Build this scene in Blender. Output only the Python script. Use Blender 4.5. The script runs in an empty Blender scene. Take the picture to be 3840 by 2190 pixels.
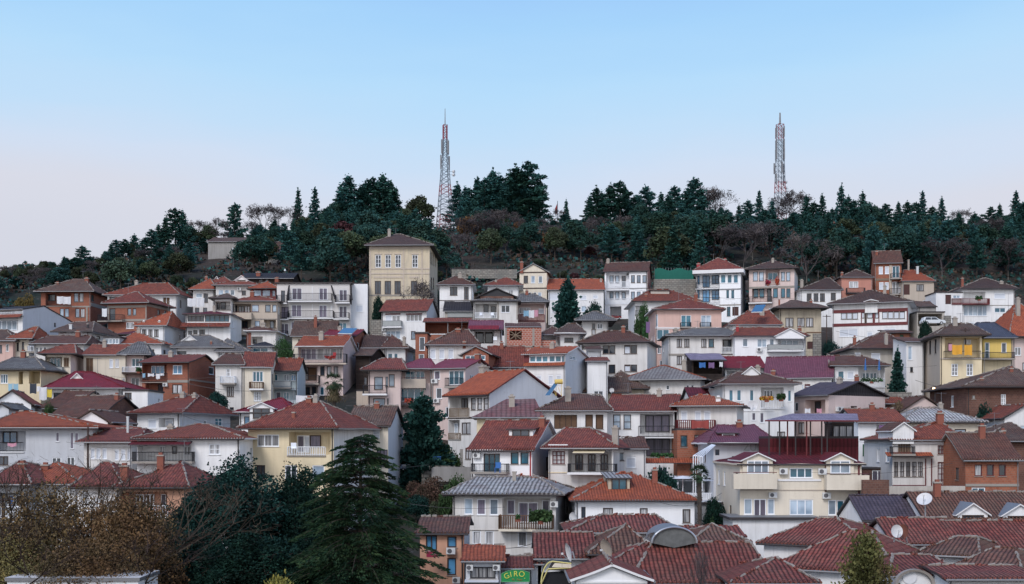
import bpy, bmesh, math, random
from mathutils import Vector, noise, Matrix
R = random.Random(7)
scene = bpy.context.scene
col = scene.collection
# ------------------------------------------------------------------ camera model
F = 5000.0; HZ = 1650.0; CX = 1920.0; CZ = 14.0
cam = bpy.data.cameras.new('camera'); camo = bpy.data.objects.new('camera', cam); col.objects.link(camo)
camo.location = (0, 0, CZ); camo.rotation_euler = (math.radians(90), 0, 0)
cam.sensor_width = 36; cam.lens = F/3840*36; cam.shift_y = (HZ-1095)/3840; cam.clip_start = 1; cam.clip_end = 6000
scene.camera = camo
def at(u, v, Y): return Vector(((u-CX)/F*Y, Y, CZ+(HZ-v)/F*Y))
def lerp_tab(t, x):
    if x <= t[0][0]: return t[0][1]
    for (a, b), (c, d) in zip(t, t[1:]):
        if x <= c: return b+(d-b)*(x-a)/(c-a)
    return t[-1][1]
ZT = [(0,-2),(55,-1.5),(80,0.2),(100,1.8),(117,3.6),(135,7),(145,10),(160,14.2),(190,21.5),(220,29.5),(250,36.5)]
CREST = [(-200,50),(-140,55),(-96,62),(-67,66),(-38,69),(0,71),(60,71),(160,70)]
def gz(x, y):
    z = lerp_tab(ZT, y)
    if y > 250:
        c = lerp_tab(CREST, x)
        z = 36.5 + (c-36.5)*lerp_tab([(250,0),(275,.35),(310,.72),(345,.95),(365,1),(400,.97),(600,.2),(900,-.4)], y)
    z += 1.2*noise.noise(Vector((x*.03, y*.03, 0))) + .4*noise.noise(Vector((x*.13, y*.13, 3)))
    return z
# ------------------------------------------------------------------ materials
MATS = {}
def newmat(n):
    m = bpy.data.materials.new(n); m.use_nodes = True; nt = m.node_tree
    b = nt.nodes['Principled BSDF']; return m, nt, b
def N(nt, t, **k):
    n = nt.nodes.new(t)
    for a, v in k.items(): setattr(n, a, v)
    return n
def L(nt, a, b): nt.links.new(a, b)
def rgb(c): return (c[0], c[1], c[2], 1)
def mixc(nt, fac, a, b, mode='MIX'):
    n = N(nt, 'ShaderNodeMix', data_type='RGBA', blend_type=mode)
    for s, v in ((n.inputs[0], fac), (n.inputs[6], a), (n.inputs[7], b)):
        if hasattr(v, 'is_linked') or hasattr(v, 'links'): L(nt, v, s)
        elif isinstance(v, (int, float)): s.default_value = v
        else: s.default_value = rgb(v)
    return n.outputs[2]
def mth(nt, op, a, b=None, c=None):
    n = N(nt, 'ShaderNodeMath', operation=op)
    for i, v in enumerate((a, b, c)):
        if v is None: continue
        if isinstance(v, (int, float)): n.inputs[i].default_value = v
        else: L(nt, v, n.inputs[i])
    return n.outputs[0]
def noisen(nt, vec, scale, detail=4, rough=.6):
    n = N(nt, 'ShaderNodeTexNoise'); n.inputs['Scale'].default_value = scale
    n.inputs['Detail'].default_value = detail; n.inputs['Roughness'].default_value = rough
    L(nt, vec, n.inputs['Vector']); return n.outputs[0]
def ramp(nt, fac, lo, hi):
    n = N(nt, 'ShaderNodeMapRange'); n.inputs[1].default_value = lo; n.inputs[2].default_value = hi
    L(nt, fac, n.inputs[0]); return n.outputs[0]
def mapping(nt, vec, sc):
    n = N(nt, 'ShaderNodeMapping'); n.inputs['Scale'].default_value = sc; L(nt, vec, n.inputs[0]); return n.outputs[0]
def bump(nt, b, h, s, d=.05):
    n = N(nt, 'ShaderNodeBump'); n.inputs['Strength'].default_value = s; n.inputs['Distance'].default_value = d
    L(nt, h, n.inputs['Height']); L(nt, n.outputs[0], b.inputs['Normal'])
def shade_rand(nt, c, amt=.25):
    oi = N(nt, 'ShaderNodeObjectInfo')
    v = mth(nt, 'MULTIPLY_ADD', oi.outputs['Random'], amt, 1-amt/2)
    h = N(nt, 'ShaderNodeHueSaturation'); L(nt, v, h.inputs['Value']); L(nt, c, h.inputs['Color']); return h.outputs[0]
def tile_mat(n, c1, c2, stain, samt=.5, tw=.24, th=.36, rough=.85, spec=.2, bs=.8, deep=.42, pw=.5, cell=1.0):
    m, nt, b = newmat(n); tc = N(nt, 'ShaderNodeTexCoord'); uv = tc.outputs['UV']
    sp = N(nt, 'ShaderNodeSeparateXYZ'); L(nt, uv, sp.inputs[0])
    wob = mth(nt, 'MULTIPLY', mth(nt, 'SUBTRACT', noisen(nt, tc.outputs['Object'], .7, 3, .6), .5), .22)
    ux = mth(nt, 'DIVIDE', mth(nt, 'ADD', sp.outputs[0], wob), tw); vy = mth(nt, 'DIVIDE', sp.outputs[1], th)
    cb = N(nt, 'ShaderNodeCombineXYZ'); L(nt, mth(nt, 'FLOOR', ux), cb.inputs[0]); L(nt, mth(nt, 'FLOOR', vy), cb.inputs[1])
    wn = N(nt, 'ShaderNodeTexWhiteNoise'); L(nt, cb.outputs[0], wn.inputs['Vector'])
    fx = mth(nt, 'FRACT', ux); fy = mth(nt, 'FRACT', vy)
    prof = mth(nt, 'SINE', mth(nt, 'MULTIPLY', fx, math.pi))           # rounded tile back, dark joint
    big = noisen(nt, tc.outputs['Object'], .45, 5, .65); fine = noisen(nt, tc.outputs['Object'], 3.2, 4, .7)
    c = mixc(nt, mth(nt, 'MULTIPLY', wn.outputs[0], cell), c1, c2)
    st = mth(nt, 'MULTIPLY', ramp(nt, mth(nt, 'ADD', mth(nt, 'MULTIPLY', big, .55), mth(nt, 'MULTIPLY', fine, .45)), .42, .66), samt)
    c = mixc(nt, st, c, stain)
    dark = mth(nt, 'MULTIPLY_ADD', mth(nt, 'POWER', prof, pw), 1.04-deep, deep)
    dark2 = mth(nt, 'MULTIPLY', dark, ramp(nt, fy, -.6, .35))
    cm = N(nt, 'ShaderNodeCombineColor')
    for i in range(3): L(nt, dark2, cm.inputs[i])
    c = mixc(nt, 1.0, c, cm.outputs[0], 'MULTIPLY')
    L(nt, shade_rand(nt, c, .22), b.inputs['Base Color'])
    b.inputs['Roughness'].default_value = rough; b.inputs['Specular IOR Level'].default_value = spec
    hgt = mth(nt, 'ADD', prof, mth(nt, 'MULTIPLY', mth(nt, 'SUBTRACT', 1, fy), .5))
    bump(nt, b, hgt, bs, .07)
    MATS[n] = m; return m
def plaster(n, c, stain=None, samt=.35, rough=.92):
    m, nt, b = newmat(n); tc = N(nt, 'ShaderNodeTexCoord'); o = tc.outputs['Object']
    big = noisen(nt, o, .35, 5, .6); st = noisen(nt, mapping(nt, o, (2.2, 2.2, .22)), 1.0, 5, .65); fine = noisen(nt, o, 9, 3, .6)
    stain = stain or (c[0]*.55, c[1]*.53, c[2]*.5)
    f = mth(nt, 'MULTIPLY', ramp(nt, mth(nt, 'ADD', mth(nt, 'MULTIPLY', big, .4), mth(nt, 'MULTIPLY', st, .6)), .45, .72), samt)
    cc = mixc(nt, f, c, stain)
    cc = mixc(nt, mth(nt, 'MULTIPLY', fine, .16), cc, (c[0]*.6, c[1]*.6, c[2]*.6))
    drip = noisen(nt, mapping(nt, o, (4.5, 4.5, .12)), 1.0, 3, .6); pat = noisen(nt, o, .9, 6, .75)
    cc = mixc(nt, mth(nt, 'MULTIPLY', ramp(nt, drip, .58, .78), .35), cc, (c[0]*.45, c[1]*.43, c[2]*.42))       # rain streaks
    cc = mixc(nt, mth(nt, 'MULTIPLY', ramp(nt, pat, .60, .64), .22+samt*.35), cc, (c[0]*.68, c[1]*.66, c[2]*.64)) # old patches
    L(nt, shade_rand(nt, cc, .1), b.inputs['Base Color']); b.inputs['Roughness'].default_value = rough
    b.inputs['Specular IOR Level'].default_value = .15
    bump(nt, b, fine, .25, .02); MATS[n] = m; return m
def plain(n, c, rough=.6, metal=0, spec=.4, var=.12):
    m, nt, b = newmat(n); tc = N(nt, 'ShaderNodeTexCoord')
    f = noisen(nt, tc.outputs['Object'], 2.5, 3, .6)
    cc = mixc(nt, mth(nt, 'MULTIPLY', f, var*2), c, (c[0]*.5, c[1]*.5, c[2]*.5))
    L(nt, cc, b.inputs['Base Color']); b.inputs['Roughness'].default_value = rough; b.inputs['Metallic'].default_value = metal
    b.inputs['Specular IOR Level'].default_value = spec; MATS[n] = m; return m
def brickm(n, c1, c2, mort, bw=.3, bh=.2, ms=.02, samt=.35):
    m, nt, b = newmat(n); tc = N(nt, 'ShaderNodeTexCoord')
    br = N(nt, 'ShaderNodeTexBrick'); L(nt, tc.outputs['UV'], br.inputs['Vector']); br.inputs['Scale'].default_value = 1
    br.inputs['Brick Width'].default_value = bw; br.inputs['Row Height'].default_value = bh; br.inputs['Mortar Size'].default_value = ms
    br.inputs['Color1'].default_value = rgb(c1); br.inputs['Color2'].default_value = rgb(c2); br.inputs['Mortar'].default_value = rgb(mort)
    o = tc.outputs['Object']; big = noisen(nt, o, .5, 5, .65)
    f = mth(nt, 'MULTIPLY', ramp(nt, big, .45, .68), samt)
    c = mixc(nt, f, br.outputs[0], (c1[0]*.45, c1[1]*.55, c1[2]*.6))
    L(nt, c, b.inputs['Base Color']); b.inputs['Roughness'].default_value = .95; b.inputs['Specular IOR Level'].default_value = .1
    bump(nt, b, br.outputs[1], -.5, .03); MATS[n] = m; return m
def glassm(n, c, rough=.08, spec=.6, curtain=None):
    m, nt, b = newmat(n); tc = N(nt, 'ShaderNodeTexCoord'); o = tc.outputs['Object']
    f = noisen(nt, o, .8, 2, .5); oi = N(nt, 'ShaderNodeObjectInfo')
    cc = mixc(nt, ramp(nt, f, .35, .65), c, (c[0]*.45, c[1]*.5, c[2]*.55))
    if curtain:
        w = noisen(nt, mapping(nt, o, (9, 9, .4)), 1.0, 2, .5)
        cc = mixc(nt, mth(nt, 'MULTIPLY', ramp(nt, w, .35, .6), .8), cc, curtain)
    h = N(nt, 'ShaderNodeHueSaturation'); L(nt, mth(nt, 'MULTIPLY_ADD', oi.outputs['Random'], .9, .5), h.inputs['Value']); L(nt, cc, h.inputs['Color'])
    L(nt, h.outputs[0], b.inputs['Base Color']); b.inputs['Roughness'].default_value = rough; b.inputs['Specular IOR Level'].default_value = spec
    MATS[n] = m; return m
# roof coverings
tile_mat('red', (.32,.088,.052), (.18,.052,.036), (.12,.07,.055), .5)
tile_mat('orange', (.44,.115,.055), (.30,.078,.042), (.12,.06,.045), .4)
tile_mat('brown', (.17,.072,.052), (.10,.046,.036), (.13,.10,.08), .6)
tile_mat('old', (.15,.078,.058), (.08,.048,.040), (.17,.14,.115), .75)
tile_mat('darkbrown', (.105,.058,.046), (.065,.039,.034), (.12,.095,.08), .5)
tile_mat('grey', (.21,.205,.20), (.13,.125,.125), (.085,.07,.062), .7, .3, .5)
tile_mat('slate', (.25,.24,.235), (.19,.18,.18), (.12,.075,.065), .5, .45, .3, bs=.3)
tile_mat('crimson', (.25,.026,.040), (.18,.020,.03), (.13,.03,.035), .4, .2, .4, .75, .25)
tile_mat('pink', (.26,.055,.085), (.19,.04,.06), (.17,.05,.06), .4, .2, .4, .7, .3)
tile_mat('purple', (.22,.075,.105), (.16,.05,.075), (.15,.07,.09), .5, .22, .4, .7, .3)
tile_mat('maroon', (.27,.075,.052), (.15,.043,.035), (.13,.075,.062), .5)
tile_mat('mauve', (.20,.085,.085), (.16,.07,.07), (.22,.17,.16), .7, .5, .9, .8, bs=.25)
tile_mat('zinc', (.50,.50,.49), (.34,.345,.35), (.17,.10,.09), .75, .36, 1.1, .85, .2, .8, .22, 1.1, .5)
tile_mat('bazaar', (.31,.088,.068), (.175,.048,.040), (.17,.12,.09), .6, .27, .40, .85, .2, 1.0, .16, .8)
tile_mat('bazaarbrown', (.23,.10,.07), (.14,.062,.048), (.19,.14,.10), .7, .27, .40, .85, .2, 1.0, .2, .8)
tile_mat('bluetile', (.08,.09,.125), (.055,.062,.09), (.10,.08,.08), .5, .25, .35, .75, .3)
tile_mat('slatepurple', (.105,.082,.105), (.07,.055,.072), (.08,.06,.065), .5, .3, .4, .75, .25)
tile_mat('lilac', (.30,.25,.33), (.22,.18,.25), (.14,.10,.13), .5, .25, 2.0, .7, .3)
tile_mat('darkred', (.14,.018,.026), (.11,.015,.021), (.08,.016,.02), .4, .35, 3.0, .75, .25, .3)
tile_mat('darkmetal', (.035,.032,.038), (.03,.027,.032), (.05,.045,.045), .4, .4, 2.0, .8, .25)
# walls
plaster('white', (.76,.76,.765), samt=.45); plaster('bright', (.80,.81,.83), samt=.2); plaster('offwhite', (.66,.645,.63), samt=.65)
plaster('cream', (.66,.60,.50)); plaster('beige', (.50,.43,.36)); plaster('yellow', (.68,.58,.40), samt=.3)
plaster('brightyellow', (.68,.50,.16), samt=.2); plaster('pink', (.62,.42,.38), samt=.3) if 0 else None
plaster('pinkwall', (.62,.43,.38), samt=.35); plaster('salmon', (.50,.24,.19), samt=.4); plaster('peach', (.58,.33,.23), samt=.4)
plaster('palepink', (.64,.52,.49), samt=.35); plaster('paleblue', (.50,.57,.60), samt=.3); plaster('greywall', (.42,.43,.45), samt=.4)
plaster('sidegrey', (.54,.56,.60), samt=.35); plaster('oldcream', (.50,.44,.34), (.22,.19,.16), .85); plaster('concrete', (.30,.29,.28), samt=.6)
plaster('school', (.60,.515,.38), (.33,.31,.28), .9); plaster('darkearth', (.07,.055,.05), samt=.5); plaster('stone_plaster', (.45,.42,.38), samt=.7)
plaster('hotel', (.60,.58,.57), samt=.2)
brickm('brick', (.34,.12,.075), (.27,.09,.06), (.22,.14,.11)); brickm('brickbig', (.36,.115,.075), (.30,.09,.06), (.42,.34,.30), .42, .26, .03, .15)
brickm('oldbrick', (.17,.085,.065), (.12,.06,.05), (.16,.11,.09), .3, .2, .02, .7)
brickm('orangebrick', (.34,.125,.075), (.26,.09,.055), (.26,.15,.11)); brickm('darkwood', (.06,.045,.04), (.04,.03,.028), (.02,.017,.015), 2.0, .18, .02, .4)
# details
plain('whiteframe', (.80,.83,.87), .5); plain('brownframe', (.05,.028,.022), .6); plain('redframe', (.10,.018,.02), .6)
plain('blackmetal', (.025,.025,.03), .6); plain('wood', (.18,.10,.06), .8, var=.4); plain('tanwood', (.24,.18,.13), .8, var=.4); plain('darkredpaint', (.13,.022,.025), .6)
plain('gutter', (.22,.22,.23), .5, .3); plain('darkgutter', (.04,.033,.035), .6); plain('whitetrim', (.72,.72,.73), .6); plain('mortar', (.40,.35,.31), .95, var=.8)
plain('shutter', (.56,.60,.67), .5, var=.06); plain('woodshutter', (.15,.085,.05), .8, var=.5); plain('darkdoor', (.07,.025,.022), .6, var=.3)
plain('opening', (.012,.013,.016), .9); plain('concretetrim', (.33,.30,.27), .9, var=.3); plain('solar', (.05,.13,.24), .15, 0, .8); plain('acwhite', (.62,.63,.63), .5)
plain('fan', (.10,.10,.11), .6); plain('green', (.03,.10,.05), .6); plain('steel', (.5,.52,.54), .35, .6); plain('redpaint', (.30,.025,.03), .5)
plain('dish', (.62,.62,.63), .5); plain('rustdish', (.24,.09,.06), .8, var=.5); plain('tandish', (.42,.36,.30), .8, var=.4); plain('chimneybrick', (.28,.10,.07), .95, var=.4)
plain('chimneyplaster', (.40,.36,.32), .95, var=.4); plain('pale_glassfibre', (.36,.38,.38), .6, var=.3)
glassm('gd', (.045,.055,.07)); glassm('gl', (.36,.44,.52), .2); glassm('gc', (.16,.16,.17), .3, .5, (.52,.52,.53)); glassm('gt', (.03,.14,.20)); glassm('gp', (.13,.12,.17), .3, .4, (.2,.17,.22))  # gl: sky reflection and blinds put into the pale pane colour
glassm('gb', (.10,.28,.48))
# ------------------------------------------------------------------ mesh helpers
class MB:
    def __init__(s): s.v = []; s.f = []; s.m = []; s.mats = []
    def mi(s, m):
        m = MATS[m] if isinstance(m, str) else m
        if m not in s.mats: s.mats.append(m)
        return s.mats.index(m)
    def face(s, pts, m):
        i = len(s.v); s.v += [tuple(p) for p in pts]; s.f.append(tuple(range(i, i+len(pts)))); s.m.append(s.mi(m))
    def quadbox(s, p, m, cap=True):          # p: 8 points, bottom 4 then top 4
        for q in ((0,1,5,4),(1,2,6,5),(2,3,7,6),(3,0,4,7)): s.face([p[i] for i in q], m)
        if cap: s.face([p[i] for i in (3,2,1,0)], m); s.face([p[i] for i in (4,5,6,7)], m)
    def box(s, x0, y0, z0, x1, y1, z1, m):
        s.quadbox([(x0,y0,z0),(x1,y0,z0),(x1,y1,z0),(x0,y1,z0),(x0,y0,z1),(x1,y0,z1),(x1,y1,z1),(x0,y1,z1)], m)
    def bar(s, a, b, r, m, n=4, r2=None):
        a = Vector(a); b = Vector(b); d = (b-a); 
        if d.length < 1e-6: return
        d.normalize(); q = d.orthogonal().normalized(); w = d.cross(q); r2 = r if r2 is None else r2
        A = []; B = []
        for k in range(n):
            t = 2*math.pi*(k+.5)/n; o = q*math.cos(t)+w*math.sin(t); A.append(a+o*r); B.append(b+o*r2)
        for k in range(n): s.face([A[k], A[(k+1)%n], B[(k+1)%n], B[k]], m)
        s.face(A[::-1], m); s.face(B, m)
    def slab(s, q, th, m, side=None, sub=0):  # q: polygon top pts (ccw from above)
        q = [Vector(p) for p in q]; lo = [p-Vector((0,0,th)) for p in q]
        s.face(q, m)
        for i in range(len(q)):
            j = (i+1) % len(q); s.face([lo[i], lo[j], q[j], q[i]], side or m)
        s.face(lo[::-1], side or m)
    def build(s, name, parent=None, weld=False, sub=0, amp=0, recalc=False):
        me = bpy.data.meshes.new(name); me.from_pydata(s.v, [], s.f)
        for m in s.mats: me.materials.append(m)
        me.polygons.foreach_set('material_index', s.m)
        uvl = me.uv_layers.new(name='UVMap'); co = [v.co for v in me.vertices]; dat = uvl.data
        for p in me.polygons:                       # metres along the wall or eave, metres up the wall or slope
            n = p.normal; h = Vector((0,0,1)).cross(n)
            if h.length < .05: h = Vector((1,0,0))
            h.normalize(); t = n.cross(h)
            for li in p.loop_indices:
                c = co[me.loops[li].vertex_index]; dat[li].uv = (c.dot(h), c.dot(t))
        if sub or weld or recalc:
            bm = bmesh.new(); bm.from_mesh(me)
            if weld or sub: bmesh.ops.remove_doubles(bm, verts=bm.verts, dist=.003)
            if recalc: bmesh.ops.recalc_face_normals(bm, faces=bm.faces)
            if sub:
                bmesh.ops.triangulate(bm, faces=[f for f in bm.faces if len(f.verts) > 4])
                bmesh.ops.subdivide_edges(bm, edges=bm.edges, cuts=sub, use_grid_fill=True)
                sd = R.random()*99
                for v in bm.verts: v.co.z += amp*noise.noise(Vector((v.co.x*.55+sd, v.co.y*.55, sd)))
            bm.to_mesh(me); bm.free()
        o = bpy.data.objects.new(name, me); col.objects.link(o)
        if parent: o.parent = parent
        return o
def tag(o, label=None, cat=None, group=None, kind=None):
    if label: o['label'] = label
    if cat: o['category'] = cat
    if group: o['group'] = group
    if kind: o['kind'] = kind
    return o
def empty(name, loc, rz=0, label=None, cat=None, group=None):
    o = bpy.data.objects.new(name, None); col.objects.link(o); o.location = loc; o.rotation_euler = (0,0,rz)
    o.empty_display_size = .5
    return tag(o, label, cat, group)
ZS = 2553/800.0
FR = {'A0':(0,900),'A1':(800,900),'A2':(1600,900),'A3':(2400,900),'A4':(3040,900),
      'B0':(0,1300),'B1':(800,1300),'B2':(1600,1300),'B3':(2400,1300),'B4':(3040,1300),
      'C0':(0,1740),'C1':(800,1740),'C2':(1600,1740),'C3':(2400,1740),'C4':(3040,1740)}
def cu(fr, x): return FR[fr][0]+x/ZS
def cv(fr, y): return FR[fr][1]+y/ZS
CAM = Vector((0, 0, CZ))
def ray(u, v): return Vector(((u-CX)/F, 1, (HZ-v)/F))
FRAMEC = {'w':'whiteframe','b':'brownframe','r':'redframe','n':'blackmetal','y':'tanwood','k':'brownframe'}
GLASS = {'d':'gd','l':'gl','c':'gc','s':'shutter','t':'gt','o':'woodshutter','p':'gp','k':'opening','D':'darkdoor','g':'green','B':'gb','z':'concrete'}
RAILM = {'b':'blackmetal','w':'whiteframe','o':'wood','y':'tanwood','r':'darkredpaint','g':'gutter'}
HOUSES = {}
class Face:
    """one vertical wall plane of a house in its local frame: origin, axis along, inward normal (all local 2-D)"""
    def __init__(s, h, o, ax, inn, ln): s.h = h; s.o = Vector(o); s.ax = Vector(ax); s.inn = Vector(inn); s.len = ln
    def hit(s, fr, x, y, k=0.0):             # photo pixel -> (along, height) on the plane k inside the face
        d = ray(cu(fr, x), cv(fr, y)); o, dx, nn = s.h.O, s.h.dx, s.h.nn
        P = o + dx*(s.o.x+s.inn.x*k) + nn*(s.o.y+s.inn.y*k); n = dx*s.inn.x+nn*s.inn.y
        t = ((P-CAM).dot(Vector((n.x,n.y,0))))/(d.x*n.x+d.y*n.y); q = CAM+d*t; r = q-o
        l = Vector((r.dot(dx), r.dot(nn))); return (l-s.o).dot(s.ax), q.z-s.h.zb
    def p(s, a, k, z): q = s.o+s.ax*a+s.inn*k; return (q.x, q.y, z)
    def box(s, mb, a0, a1, k0, k1, z0, z1, m):
        mb.quadbox([s.p(a0,k0,z0),s.p(a1,k0,z0),s.p(a1,k1,z0),s.p(a0,k1,z0),s.p(a0,k0,z1),s.p(a1,k0,z1),s.p(a1,k1,z1),s.p(a0,k1,z1)], m)
class Hs: pass
def H(label, fr, x0, x1, ve, vr, Y, roof='hip', wall='white', tile='red', side=None, S=None, ridge=None, rf=.5, veb=None, oh=.5,
      wins=(), rec=(), balc=(), chim=(), ac=(), bands=(), skirts=(), dorm=(), cat='house', name='house', sidewall=None, gmat=None,
      pitch=.42, group=None, pipe=None, caps=True, gut=None, depth0=1.1, fascia=None, th=.14, auto=True):
    h = Hs(); u0, u1 = cu(fr, x0), cu(fr, x1); ve_, vr_ = cv(fr, ve), cv(fr, vr)
    k0, k1 = (u0-CX)/F, (u1-CX)/F
    if S is None:
        if side is not None: S = 9.0
        elif roof in ('hip', 'gx') and veb is None:
            S = 2*Y*(ve_-vr_)/F/(pitch-(HZ-vr_)/F); S = max(4.5, min(15, S))
        elif roof == 'shed':
            S = 6.0
        else: S = 8.0
    a = 0.0
    if side is not None:
        ks = (cu(fr, side)-CX)/F; right = side > x1
        px = (k1 if right else k0)*Y; lo, hi = -.5, 1.35
        for _ in range(50):
            mid = (lo+hi)/2
            xx = px + (S*math.sin(mid) if right else -S*math.sin(mid)); yy = Y+S*math.cos(mid); kk = xx/yy
            if (kk < ks) == right: lo = mid
            else: hi = mid
        a = (lo+hi)/2
        if right:
            Ln = (px-k0*Y)/(math.cos(a)+k0*math.sin(a)); O = Vector((px-Ln*math.cos(a), Y+Ln*math.sin(a), 0)); rz = -a
        else:
            Ln = (k1*Y-px)/(math.cos(a)-k1*math.sin(a)); O = Vector((px, Y, 0)); rz = a
    else: Ln = (k1-k0)*Y; O = Vector((k0*Y, Y, 0)); rz = 0; right = True
    h.L = Ln; h.S = S; h.dx = Vector((math.cos(rz), math.sin(rz), 0)); h.nn = Vector((-math.sin(rz), math.cos(rz), 0)); h.O = O; h.Y = Y
    W = lambda s, d: O+h.dx*s+h.nn*d
    zg = min(gz(*W(s, d).xy) for s in (0, Ln) for d in (0, S)); h.zb = zg; O.z = 0
    near = W(Ln if (side is not None and side > x1) else 0, 0)
    ze = CZ+(HZ-ve_)/F*near.y - zg
    if roof == 'gy': ref = W(Ln/2, 0)
    elif roof == 'shed': ref = W(Ln/2, S)
    elif roof == 'gx' and side is not None: ref = W(Ln if side > x1 else 0, S*rf)
    else: ref = W(Ln/2, S*rf)
    zr = CZ+(HZ-vr_)/F*ref.y - zg
    if roof != 'flat': zr = max(zr, ze+.25)
    zb2 = ze
    if veb is not None:
        bk = W(Ln if right else 0, S); zb2 = CZ+(HZ-cv(fr, veb))/F*bk.y - zg
    h.ze, h.zr, h.fr, h.rf = ze, zr, fr, rf
    root = empty(name, (O.x, O.y, zg), rz, label, cat, group); h.root = root
    mid_k = (k0+k1)/2
    Ff = Face(h, (0,0), (1,0), (0,1), Ln); Fr = Face(h, (Ln,0), (0,1), (-1,0), S); Fl = Face(h, (0,0), (0,1), (1,0), S)
    h.F = Ff; FC = {'F':Ff, 'R':Fr, 'L':Fl}
    # ---- openings
    holes = {'F':[], 'R':[], 'L':[]}; wl = []; recs = []
    def clampr(r, f):
        a0, a1, z0, z1 = r; a0, a1 = sorted((a0, a1)); return max(.05, a0), min(f.len-.05, a1), max(.1, z0), min(ze-.08, z1)
    def rect(f, x0, y0, x1, y1, k=0):
        a0, z1 = f.hit(fr, x0, y0, k); a1, z0 = f.hit(fr, x1, y1, k); return clampr((a0, a1, z0, z1), f)
    for r in rec:
        fk = r[5] if len(r) > 5 else 'F'; f = FC[fk]; q = rect(f, *r[:4]); dd = r[4] if len(r) > 4 else 1.2
        if q[1]-q[0] < .3 or q[3]-q[2] < .3: continue
        recs.append((fk, r, q, dd)); holes[fk].append(q+(dd, 'back'))
    for w in wins:
        st = w[4]; fk = w[5] if len(w) > 5 else 'F'; f = FC[fk]; cx_, cy_ = (w[0]+w[2])/2, (w[1]+w[3])/2
        inside = None
        for rk, r, q, dd in recs:
            if rk == fk and r[0] <= cx_ <= r[2] and r[1] <= cy_ <= r[3]: inside = dd; inq = q
        if inside:
            a0, z1 = f.hit(fr, w[0], w[1], inside); a1, z0 = f.hit(fr, w[2], w[3], inside); a0, a1 = sorted((a0, a1))
            q = inq; a0 = max(a0, q[0]+.03); a1 = min(a1, q[1]-.03); z0 = max(z0, q[2]+.02); z1 = min(z1, q[3]-.03)
            if a1-a0 < .15 or z1-z0 < .15: continue
            wl.append((f, a0, a1, z0, z1, st, inside-.10))
        else:
            q = rect(f, *w[:4])
            if q[1]-q[0] < .12 or q[3]-q[2] < .12: continue
            ok = True
            for o in holes[fk]:
                if q[0] < o[1]-.01 and q[1] > o[0]+.01 and q[2] < o[3]-.01 and q[3] > o[2]+.01: ok = False
            if not ok: continue
            holes[fk].append(q+(.13, None)); wl.append((f,)+q+(st, .10))
    ra_ = random.Random(len(label)*17+int(x0)*3+int(Y))
    if auto and name == 'house':
        def autorow(fk, z1, n, p):
            f = FC[fk]; sp_ = f.len/n
            for i in range(n):
                if ra_.random() > p: continue
                w = ra_.choice((.45,.5,.6)); c = sp_*(i+.5)+ra_.uniform(-.2,.2); q = (max(.2,c-w), min(f.len-.2,c+w), z1-ra_.choice((1.1,1.3,1.3)), z1)
                if q[1]-q[0] < .5 or q[2] < .2: continue
                if any(q[0] < o[1]+.2 and q[1] > o[0]-.2 and q[2] < o[3]+.2 and q[3] > o[2]-.2 for o in holes[fk]): continue
                holes[fk].append(q+(.13, None)); wl.append((f,)+q+(ra_.choice(('wd2','wt2','bd2','wc2','ws','bc2','wl','wd')), .10))
        low = min([o[2] for o in holes['F']], default=ze)
        z1 = (low-1.0) if holes['F'] else ze-.7
        while z1 > 1.6: autorow('F', z1, max(1, int(Ln/2.3)), .6); z1 -= 2.9
        vis = 'R' if (side is not None and side > x1) or (side is None and u1 < CX) else 'L'
        if not holes[vis]:
            z1 = ze-.7
            while z1 > 1.6: autorow(vis, z1, max(1, int(S/3.2)), .45 if side is None else .28); z1 -= 2.9
    # ---- wall
    mb = MB(); zb = -1.0
    def wface(f, hl, zt, m, flip):
        xs = sorted({0.0, f.len}|{v for q in hl for v in q[:2]}); zs = sorted({zb, zt}|{v for q in hl for v in q[2:4]})
        for a, b in zip(xs, xs[1:]):
            for c, d in zip(zs, zs[1:]):
                mx, mz = (a+b)/2, (c+d)/2
                if b-a < 1e-5 or d-c < 1e-5 or any(q[0] < mx < q[1] and q[2] < mz < q[3] for q in hl): continue
                P = [f.p(a,0,c), f.p(b,0,c), f.p(b,0,d), f.p(a,0,d)]; mb.face(P[::-1] if flip else P, m)
        for q in hl:
            a, b, c, d, k, bk = q
            for P in ([f.p(a,0,c),f.p(b,0,c),f.p(b,k,c),f.p(a,k,c)], [f.p(a,0,d),f.p(a,k,d),f.p(b,k,d),f.p(b,0,d)],
                      [f.p(a,0,c),f.p(a,k,c),f.p(a,k,d),f.p(a,0,d)], [f.p(b,0,c),f.p(b,0,d),f.p(b,k,d),f.p(b,k,c)]):
                mb.face(P[::-1] if flip else P, m)
            if bk: P = [f.p(a,k,c),f.p(b,k,c),f.p(b,k,d),f.p(a,k,d)]; mb.face(P[::-1] if flip else P, m)
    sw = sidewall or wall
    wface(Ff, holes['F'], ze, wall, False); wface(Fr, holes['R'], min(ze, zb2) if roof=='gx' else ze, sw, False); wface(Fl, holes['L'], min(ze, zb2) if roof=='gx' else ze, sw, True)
    mb.face([(Ln,S,zb),(0,S,zb),(0,S,zb2),(Ln,S,zb2)], sw)
    g = gmat or sw
    if roof == 'gx':
        zl = min(ze, zb2)
        for s_, fl in ((Ln, 0), (0, 1)):
            P = [(s_,0,zl),(s_,S,zl)]
            if zb2 > zl: P.append((s_,S,zb2-.05))
            P.append((s_,S*rf,zr-.06))
            if ze > zl: P.append((s_,0,ze-.05))
            mb.face(P[::-1] if fl else P, g)
    if roof == 'gy':
        mb.face([(0,0,ze),(Ln,0,ze),(Ln/2,0,zr-.06)], g if gmat else wall); mb.face([(Ln,S,ze),(0,S,ze),(Ln/2,S,zr-.06)], g)
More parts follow.
